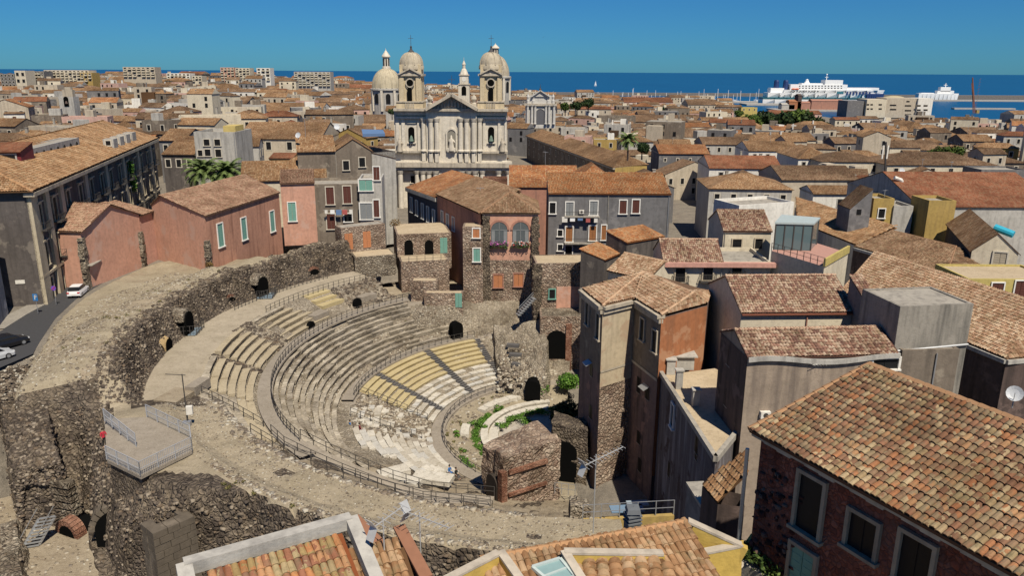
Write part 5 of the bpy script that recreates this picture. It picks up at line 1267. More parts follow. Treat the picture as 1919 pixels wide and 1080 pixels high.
roofing(rr_, [[p+dd*3, q_+dd*3, q_, p]], 'tan', 'geo', 60, .29, .52, 5)
for (x0, y0, x1, y1), lab in (((663, 972, 735, 1045), 'rust brown sloping wall top right beside the orange tile roof'), ((748, 988, 800, 1085), 'rust brown sloping wall top standing free between the roof and the antennas')):
    p, q_ = at(x0, y0, 26.8), at(x1, y1, 26.2); n_ = Vector((-(q_-p).y, (q_-p).x, 0)).normalized(); w_ = root('sloping_wall', lab, 'wall', p-V3(0, 0, 10))
    b = MB(); b.beam(p-V3(0, 0, 3), q_-V3(0, 0, 3), .38, 6); b.build('wall', M_REDW, w_); b = MB(); b.beam(p+V3(0, 0, .03), q_+V3(0, 0, .03), .5, .1); b.build('coping', plain('rust_coping', (.26, .125, .075), .9), w_)
# ---- yellow house at the bottom centre
yh = root('yellow_house', 'yellow house with cream parapets, tiled roofs and a skylight at the bottom centre', 'house', (3, 25, 6))
z0 = 27.0; Ga, Gb = at(900, 1050, z0), at(1286, 979, z0); ug = (Gb-Ga).normalized(); dg = Vector((ug.y, -ug.x, 0)); d3 = dg-V3(0, 0, .33)
Gc = Gb+d3*4.2+ug*.3
b = MB(); b.prism([xy(Ga+dg*9), xy(Gb+dg*4.6), xy(Gb), xy(Ga)], 4, 24.6, top=False); b.build('wall', M_YELL, yh)
roofing(yh, [[Ga+d3*4.2, Gb+d3*4.2, Gb, Ga]], 'tan', 'geo', 240, .27, .50, 5, ((Ga, Gb),))
M_COPE = plaster('cream_coping', (.48, .42, .34), (.2, .175, .145), .6)
p, q_ = at(1290, 977, z0+.1), at(1392, 1022, z0-.9)
for k, (a, c) in enumerate(((at(1290, 976, 27.1), at(1390, 1022, 26.3)), (at(1390, 1021, 26.3), at(1243, 1050, 26.1)), (at(1058, 1034, 27.25), at(1243, 1037, 27.0)), (at(1058, 1033, 27.25), at(1100, 1100, 26.9)), (at(938, 1034, 27.35), at(985, 1100, 27.0)), (at(935, 1036, 27.35), at(830, 1090, 27.3)))):
    b = MB(); b.beam(a-V3(0, 0, .8), c-V3(0, 0, .8), .3, 1.5); b.build('parapet', M_YELL, yh); b = MB(); b.beam(a, c, .34, .1); b.build('coping', M_COPE, yh)
a, c = at(1243, 1052, 25.9), at(1392, 1024, 25.9); b = MB(); b.prism([xy(a), xy(c), xy(c+V3(.2, .5, 0)), xy(a+V3(.2, .5, 0))], 10, 25.85); b.build('yellow_wall', M_YELL, yh)
nn = Vector(((c-a).y, -(c-a).x, 0)).normalized(); win(yh, onplane(1315, 1082, a, nn), Vector((-nn.y, nn.x, 0)), nn, 1.4, .9, M_COPE)
a, c = at(1095, 1096, 26.4), at(1290, 1096, 26.4); b4 = [a, c, at(1238, 1043, 26.9), at(1070, 1041, 26.9)]
roofing(yh, [b4], 'tan', 'geo', 0, .5, .27, 4)
sk = root('skylight', 'pale teal skylight box beside the cream parapet of the yellow house', 'skylight', at(1030, 1070, 25))
a = [at(998, 1064, 26.9), at(1040, 1100, 26.7), at(1078, 1082, 26.9), at(1050, 1048, 27.1)]
b = MB(); b.face(a); b.build('glass', plain('teal_glass', (.22, .33, .33), .3, .5), sk); b = MB()
for p, q_ in zip(a, a[1:]+a[:1]): b.beam(p, q_, .12, .12)
b.beam((a[0]+a[1])/2, (a[2]+a[3])/2, .08, .08); b.build('frame', plain('skylight_frame', (.45, .52, .5), .5), sk)
ch = root('chimney', 'dark grey ribbed chimney stack on the roof of the yellow house', 'chimney', at(1183, 1030, 25.5))
p = at(1183, 1028, 25.6); b = MB(); b.box(p, .55, .5, 1.25, xy(ug)); b.build('shaft', plain('chimney_grey', (.13, .14, .15), .7), ch)
for k in range(3): b = MB(); b.box(p+V3(0, 0, 1.25+.17*k), .62, .57, .06, xy(ug), bot=True); b.box(p+V3(0, 0, 1.31+.17*k), .42, .4, .11, xy(ug)); b.build('louvre', plain('chimney_grey', (.13, .14, .15), .7), ch)
b = MB(); b.lathe(p+V3(0, 0, 1.76), [(.42, 0), (.36, .2), (.02, .22)], 4, a0=.8, a1=.8+6.28319); b.build('cap', plain('chimney_grey', (.13, .14, .15), .7), ch)
def leafball(mb, c, r, n, s=.12, m=0, sq=.8, seed=0):
    c = Vector(c)
    for k in range(n):
        d = Vector((random.gauss(0, 1), random.gauss(0, 1), random.gauss(0, 1))).normalized(); rr = r*(random.random()**.4)*(1+.35*noise.noise(d*2+Vector((seed, 0, 0))))
        p = c+Vector((d.x, d.y, d.z*sq))*rr; a = (d+Vector((random.gauss(0, .6), random.gauss(0, .6), random.gauss(0, .6)))).normalized(); t1 = a.orthogonal().normalized()
        t1 = (t1*math.cos(k)+a.cross(t1)*math.sin(k)); t2 = a.cross(t1); ss = s*random.uniform(.6, 1.4)
        mb.face([p-t1*ss, p+t2*ss*.6, p+t1*ss, p-t2*ss*.6], m, None, random.random()*.98+.01)
M_LEAF = attmat('bush_leaves', [(.05, .085, .02), (.085, .13, .025), (.035, .06, .018), (.11, .155, .035)], .6)
M_LEAFD = attmat('dark_leaves', [(.022, .042, .016), (.04, .068, .022), (.016, .03, .012), (.055, .08, .028)], .6)
M_WEED = attmat('weed_leaves', [(.07, .16, .02), (.12, .24, .035), (.05, .11, .02), (.16, .28, .06)], .6)
pb = root('planter', 'long planter of yellow green shrubs on the ledge by the red brick house', 'planter', at(1430, 1060, 22))
b = MB(); pa, pc = at(1398, 1045, 23.6), at(1478, 1092, 23.6); b.beam(pa-V3(0, 0, .4), pc-V3(0, 0, .4), .9, .7); b.build('box', M_CONC, pb)
b = MB()
for k in range(9): leafball(b, pa.lerp(pc, k/8)+V3(random.uniform(-.2, .2), .1, .35), random.uniform(.4, .65), 170, .09, seed=k)
b.build('foliage', M_LEAF, pb)
b = MB(); b.prism([xy(at(1385, 1060, 22)), xy(at(1470, 1110, 22)), xy(at(1500, 1090, 22)), xy(at(1405, 1030, 22))], 6, 22.9); tag(b.build('terrace_wall', M_YELL), 'yellow terrace wall carrying the shrub planter', 'wall')
pt = root('flower_pot', 'pale terracotta pot with a small plant on the yellow ledge', 'pot', at(1376, 1075, 23))
p = at(1376, 1077, 23.2); b = MB(); b.lathe(p, [(.01, 0), (.26, 0), (.33, .5), (.38, .5), (.38, .58), (.28, .58), (.27, .45), (.01, .45)], 14); b.build('pot', M_COPE, pt, smooth=True)
b = MB(); leafball(b, p+V3(0, 0, .75), .34, 120, .08); b.build('plant', M_LEAF, pt)
# ---- antennas
def antenna(lab, p, h_, ang, n=9, L=1.7, m=None):
    a = root('tv_antenna', lab, 'antenna', p, 'rooftop antennas'); m = m or plain('antenna_metal', (.5, .5, .49), .5, .5, .3)
    b = MB(); b.tube(p, p+V3(0, 0, h_), .03, 5); b.build('mast', m, a)
    d = V3(math.cos(ang), math.sin(ang), .12).normalized(); s_ = d.cross(V3(0, 0, 1)).normalized(); c = p+V3(0, 0, h_*.93); b = MB()
    b.beam(c-d*L*.3, c+d*L*.7, .035, .035)
    for k in range(n): q = c+d*(L*(k/(n-1)-.3)); b.beam(q-s_*(.42-.02*k), q+s_*(.42-.02*k), .02, .02)
    for s2 in (-1, 1): b.beam(c-d*L*.3, c-d*L*.3+V3(0, 0, s2*.45)-d*.25, .4, .02)
    b.build('aerial', m, a); return a
antenna('big grid antenna rising behind the dark grey chimney stack', at(1112, 1000, 22), 4.5, .6, 12, 2.6)
antenna('yagi antenna between the two rust brown wall tops', at(790, 1075, 25.2), 2.8, -.7, 9, 2.4)
antenna('thin antenna on a rusty mast by the rust brown wall top', at(722, 1062, 26), 2.2, .9, 7, 1.6)
antenna('white antenna on the brown wall of the dark gabled house', at(1543, 725, 19.5), 2.2, 3.6, 8, 2.2, M_WHITE)
def dish(lab, p, r, yaw, m=None):
    a = root('satellite_dish', lab, 'satellite dish', p, 'satellite dishes'); p = Vector(p); f = V3(math.sin(yaw), -math.cos(yaw), .45).normalized()
    b = MB(); s_ = f.cross(V3(0, 0, 1)).normalized(); t_ = s_.cross(f); N = 14; R_ = []
    for rr, dd in ((0, 0), (.55*r, .06*r), (r, .22*r)): R_.append([p+V3(0, 0, .9)+(s_*math.cos(6.2832*k/N)+t_*math.sin(6.2832*k/N))*rr+f*dd for k in range(N)])
    for i in range(2):
        for k in range(N): b.face([R_[i][k], R_[i][(k+1) % N], R_[i+1][(k+1) % N], R_[i+1][k]])
    b.build('dish', m or plain('dish_grey', (.5, .52, .54), .5, .4), a, smooth=True); b = MB(); b.tube(p, p+V3(0, 0, .9)-f*.05, .04, 5); b.tube(p+V3(0, 0, .9)-t_*r*.8+f*.1, p+V3(0, 0, .9)+f*r*.9, .02, 4); b.build('mast', M_METAL, a)
    return a
dish('grey satellite dish at the right edge in front of the dark wall', at(1897, 765, 26.3), .45, -.6)
# ---- odeon ruins, bottom left
def rubble(lab, rows, m, base_, seed=0, amp=.45, n=7, name='rubble_wall', ston=None, nst=400, cat='ruin'):
    """a weathered wall: rows of (left, right) crest points from back to front"""
    c = sum((Vector(a)+Vector(c_) for a, c_ in rows), Vector())/(2*len(rows)); h = root(name, lab, cat, (c.x, c.y, base_)); b = MB(); G_ = []
    R_ = []
    for i in range(len(rows)-1):
        for k in range(6): R_.append((Vector(rows[i][0]).lerp(Vector(rows[i+1][0]), k/6), Vector(rows[i][1]).lerp(Vector(rows[i+1][1]), k/6)))
    R_.append((Vector(rows[-1][0]), Vector(rows[-1][1])))
    def dsp(p): return p+Vector((fbm(p.x*.6, p.y*.6, p.z*.6+seed), fbm(p.x*.6+9, p.y*.6, p.z*.6+seed), fbm(p.x*.7, p.y*.7+5, p.z*.3+seed)))*amp
    for l, r_ in R_:
        v = (r_-l).normalized(); ext = .25
        row = [dsp(Vector((l.x-v.x*ext*(1-t_)*3, l.y-v.y*ext*(1-t_)*3, lerp(base_, l.z, t_)))) for t_ in (0, .25, .5, .75)]
        row += [dsp(l.lerp(r_, k/n)) for k in range(n+1)]
        row += [dsp(Vector((r_.x+v.x*ext*(1-t_)*3, r_.y+v.y*ext*(1-t_)*3, lerp(base_, r_.z, t_)))) for t_ in (.75, .5, .25, 0)]; G_.append(row)
    last = [Vector((p.x+.0, p.y-.6, base_)) for p in G_[-1]]; mid = [p.lerp(q, .5)+V3(0, -.2, 0) for p, q in zip(G_[-1], last)]; G_ += [[dsp(p) for p in mid], last]
    for i in range(len(G_)-1):
        for k in range(len(G_[0])-1): b.face([G_[i][k], G_[i+1][k], G_[i+1][k+1], G_[i][k+1]])
    b.build('masonry', m, h)
    if nst:
        pp, ss = [], []
        for _ in range(nst):
            i = random.randrange(len(G_)-2); k = random.randrange(len(G_[0])-1); p = G_[i][k].lerp(G_[i+1][k], random.random()).lerp(G_[i][k+1].lerp(G_[i+1][k+1], random.random()), random.random()); pp.append(tuple(p)); ss.append(random.uniform(.07, .23))
        stones('rubble_stones', pp, ss, ston or M_STONES, h)
    return h
rubble('broad dark rubble wall running down the left edge towards the viewer', [(at(-6, 700, 14.6), at(74, 676, 14.6)), (at(8, 790, 13.2), at(96, 790, 13.2)), (at(28, 880, 11.2), at(112, 870, 11.2)), (at(40, 918, 9), at(128, 905, 9))], M_RUBBLE, 1.0, 3, .5, nst=3200)
rubble('low rubble pier with an eroded top at the bottom left', [(at(165, 985, 6.5), at(215, 975, 6.5)), (at(180, 1060, 5.5), at(238, 1050, 5.5)), (at(200, 1110, 5), at(250, 1100, 5))], M_RUBBLE, 0, 5, .3, nst=160)
oa = root('odeon_arch', 'dark archway with a brick rim between rubble walls at the bottom left', 'arch', at(150, 1020, 2))
p = at(152, 1010, 4.2); b = MB(); b.arch(p-V3(0, .2, 2.6), 1.9, 4.6, (1, -.45), 2.2); b.build('archway', M_VOID, oa)
b = MB(); U_ = V3(1, -.45, 0).normalized(); o_ = p+V3(-.5, -1.15, 1.05); 
for k in range(11):
    a0, a1 = math.pi*k/11, math.pi*(k+1)/11-.03; f = lambda a, r: o_+U_*r*math.cos(a)+V3(0, 0, r*math.sin(a))
    b.face([f(a0, .92), f(a0, 1.45), f(a1, 1.45), f(a1, .92)][::-1]); b.face([f(a0, 1.45), f(a0, 1.45)+V3(.3, 1, 0), f(a1, 1.45)+V3(.3, 1, 0), f(a1, 1.45)])
b.build('brick_rim', M_BRICK, oa)
M_BLOCK = plaster('lava_block', (.135, .112, .086), (.05, .043, .036), .5, (.18, .15, .115))
for x, y, zz, w_, h_, lab in ((236, 1040, 6.2, 3.6, 5.2, 'wide black vault opening under the rubble slope at the bottom left'), (405, 1010, 7.6, 2.6, 3.8, 'black recess behind the corner of the orange tile roof')):  # second one puts recess shade into a black slab
    va = root('vault', lab, 'vault', at(x, y, zz)); p = at(x, y, zz-2.2); b = MB(); b.arch(p, w_, h_, (1, .35), 2.6, n=10); b.build('vault_mouth', M_VOID, va); U_ = V3(1, .35, 0).normalized(); N_ = V3(U_.y, -U_.x, 0)
    for k in range(12):
        a0, a1 = math.pi*k/12, math.pi*(k+1)/12-.04; r_ = w_/2; o_ = p+N_*1.36+V3(0, 0, h_-r_); f = lambda a, r: o_+U_*r*math.cos(a)+V3(0, 0, r*math.sin(a)); b = MB()
        b.face([f(a0, r_), f(a0, r_+.5), f(a1, r_+.5), f(a1, r_)][::-1]); b.face([f(a0, r_+.5), f(a0, r_+.5)-N_*2, f(a1, r_+.5)-N_*2, f(a1, r_+.5)]); b.face([f(a0, r_), f(a1, r_), f(a1, r_)-N_, f(a0, r_)-N_]); b.build('arch_stone', M_BLOCK, va)
def pier(lab, p, q, zt, zb, th, m=None):
    """squared lava blocks laid in courses, each block a part"""
    P_, Q_ = Vector((p[0], p[1], 0)), Vector((q[0], q[1], 0)); u = (Q_-P_).normalized(); n = Vector((u.y, -u.x, 0)); L = (Q_-P_).length; h = root('block_pier', lab, 'pier', ((P_+Q_)/2-n*th/2)[:2]+(zb,))
    z = zb; row = 0
    mm = m or M_BLOCK
    while z < zt-.1:
        hh = .58; x = -(.4 if row % 2 else 0)
        while x < L-.05:
            w_ = random.uniform(.8, 1.3); x0, x1 = max(0, x), min(L, x+w_)
            if x1-x0 > .15: b = MB(); c = P_+u*((x0+x1)/2)-n*(.55+random.uniform(-.03, .03))+V3(0, 0, z); b.box(c, x1-x0-.045, 1.1, hh-.045, xy(u)); b.build('stone_block', mm, h)
            x += w_
        y = 1.1
        while y < th:
            w_ = random.uniform(.8, 1.3)
            for s_ in (0, 1): b = MB(); c = P_+u*(.4 if s_ == 0 else L-.4)-n*(y+w_/2)+V3(0, 0, z); b.box(c, .8, w_-.045, hh-.045, xy(u)); b.build('stone_block', mm, h)
            y += w_
        z += hh; row += 1
    b = MB(); b.prism([xy(P_+u*.12-n*.12), xy(Q_-u*.12-n*.12), xy(Q_-u*.12-n*(th-.1)), xy(P_+u*.12-n*(th-.1))], zb, zt-.08); b.build('core', M_RUBW, h); return h
pier('squared lava block pier left of the orange tile roof', at(286, 1000, 12.4), at(366, 966, 12.4), 12.0, 2.5, 1.7)
pier('shaded lava block wall behind the corner of the orange tile roof', at(370, 955, 10.6), at(455, 948, 10.6), 10.6, 1.5, 1.6)
pier('broken block pier in front of the dark arch', at(218, 1045, 4.5), at(262, 1040, 4.5), 4.6, -1, 1.8)
pier('block stub at the foot of the left rubble spur', at(185, 1020, 5.5), at(228, 1010, 5.5), 5.2, -1, 1.6)
for k in range(5):
    b = MB(); p = at(116+3*k, 905+13*k, 9.4-.75*k); b.box(p-V3(0, 0, .3), 2.2, .9, .55, (1, -.3)); tag(b.build('stone_step', M_RUBW), ('uppermost', 'second', 'third', 'fourth', 'lowest')[k]+' worn stone step on the slope of the left rubble wall', 'step', 'worn steps of the left rubble wall')
eg = [at(x, y, 5.2) for x, y in ((-60, 950), (125, 905), (150, 960), (215, 1110), (-80, 1150))]
b = MB(); b.prism([xy(p) for p in eg][::-1] if False else [xy(eg[4]), xy(eg[3]), xy(eg[2]), xy(eg[1]), xy(eg[0])], 0, 5.2); tag(b.build('earth_terrace', M_EARTH), kind='structure')
pp = [tuple(at(random.uniform(0, 180), random.uniform(930, 1080), 5.2)) for _ in range(260)]; o = stones('rubble_stones', pp, [random.uniform(.05, .22) for _ in pp], M_STONEW, None); tag(o, 'loose stones lying on the earth terrace at the bottom left', 'stones', None, 'stuff')
lw_ = rubble('low eroded rubble wall stub along the left edge of the earth terrace', [(at(-8, 985, 6.6), at(32, 975, 6.6)), (at(-12, 1040, 6.4), at(36, 1032, 6.4)), (at(-30, 1100, 6), at(40, 1085, 6))], M_RUBW, 4.5, 4, .25, nst=120)
ms = root('metal_stair', 'small steel stair with grey rails between the rubble walls at the left', 'stair', at(85, 1000, 4))
a, c = at(74, 1022, 5.3), at(104, 968, 7.4); b = MB(); sd = V3(-.9, -.35, 0)
for s_ in (0, 1): o = sd*s_*1.3; b.beam(a+o, c+o, .06, .2); b.beam(a+o+V3(0, 0, 1), c+o+V3(0, 0, 1), .05, .05)
b.build('rail', M_METAL, ms)
for k in range(9): b = MB(); p = a.lerp(c, k/8); b.beam(p, p+sd*1.3, .28, .04); b.build('stair_tread', M_METAL, ms)
# platform with its white railing
zp = 14.3; pl = [at(x, y, zp) for x, y in ((201, 862), (264, 893), (361, 845), (358, 822), (276, 782), (196, 786))]
pf = root('viewing_platform', 'paved viewing platform on top of the rubble wall', 'platform', sum(pl, Vector())/6-V3(0, 0, 1))
b = MB(); b.prism([xy(p) for p in pl], zp-.3, zp); b.build('deck', M_WALK, pf)
b = MB(); b.prism([xy(p+(sum(pl, Vector())/6-p)*.06) for p in pl], zp-6, zp-.36); b.build('rubble_base', M_RUBBLE, pf)
M_WRAIL = plain('grey_railing', (.34, .35, .37), .6, .3)
def wrail(lab, pts, h_=1.25): return railing(lab, pts, h_, 1.6, M_WRAIL, 'pale railings of the viewing platform', bars=.16)
wrail('pale barred railing along the front left edge of the platform', pl[0:2]); wrail('pale barred railing along the front right edge of the platform', pl[1:3])
wrail('pale barred railing along the back of the platform', [pl[4], pl[3], pl[2]]); wrail('pale barred railing standing on the wall left of the platform', [at(197, 790, zp+.4), at(256, 838, zp)])
# ================================================================ the old town
WK = {'c': M_CREAM, 'w': M_WHITE, 'g': M_GREYLT, 'd': M_DARK, 'b': M_BROWNW, 'y': M_YELLB, 'p': M_PINK, 'o': M_OCHRE, 'e': plaster('beige_render', (.50, .43, .33), (.18, .15, .12), .45), 'k': M_GREYW, 'q': plaster('rose_render', (.55, .36, .30), (.25, .18, .15), .35)}
WNAME = {'c': 'cream', 'w': 'white', 'g': 'pale grey', 'd': 'sooty dark', 'b': 'brown', 'y': 'yellow', 'p': 'salmon', 'o': 'ochre', 'e': 'beige', 'k': 'grey', 'q': 'rose pink'}
PK = {'t': 'tan', 'b': 'brown', 'o': 'orange', 'r': 'red', 'p': 'pale'}
OCC = []
def occupy(A, B, w_, d): OCC.append(((A+B)/2+w_*d/2, max((B-A).length, d)*.56))
for h_ in [o for o in COL.objects if o.type == 'EMPTY' and o.get('category') in ('house', 'palazzo')]:
    if h_.location.y > 100: OCC.append((Vector((h_.location.x, h_.location.y, 0)), 9))
NAMES = set()
def town(x0, x1, ye, yr, ze, kind, wk, pk, label, win_=(4, 1), rot=0., d=None, zb=None, wsz=(1.1, 1.8), left=0, right=0, name='house', cat='house', grp='houses of the old town'):
    A = at(x0, ye, ze); B = atY(x1, ye, A.y); W = B.x-A.x; r_ = math.radians(rot)
    B = Vector((A.x+W*math.cos(r_), A.y+W*math.sin(r_), 0)); A.z = 0
    if d is None:
        d = 10.
        if kind in ('gx', 'hip', 'shed'):
            best = 1e9
            for k in range(10, 100):
                dd = k*.5; rise = .15*dd if kind != 'shed' else .2*dd; yy = A.y+dd*(.5 if kind != 'shed' else 1)
                e_ = abs(topix(((A.x+B.x)/2, yy, ze+rise+.06))[1]-yr)
                if e_ < best: best, d = e_, dd
        elif kind == 'gy': d = W*1.3
    zb = base((A.x+B.x)/2, A.y)-1 if zb is None else zb
    rise = .15*d if kind in ('gx', 'hip') else .2*d if kind == 'shed' else .16*W
    h = house(label, A, B, ze, d, zb, kind, rise, WK[wk], PK.get(pk, 'tan'), 'uv', .4, grp, kind != 'gy', name, cat, False)
    occupy(h['A'], h['B'], h['w'], d)
    nxw, nyw = win_
    if nxw:
        zs = [ze-2.3-3.3*k for k in range(nyw)]
        wgrid(h, nxw, zs, wsz[0], wsz[1], fr=M_FRAME if wk not in 'w' else M_GREYLT)
        if left: wgrid(h, left, zs, *wsz, side='left')
        if right: wgrid(h, right, zs, *wsz, side='right')
    return h
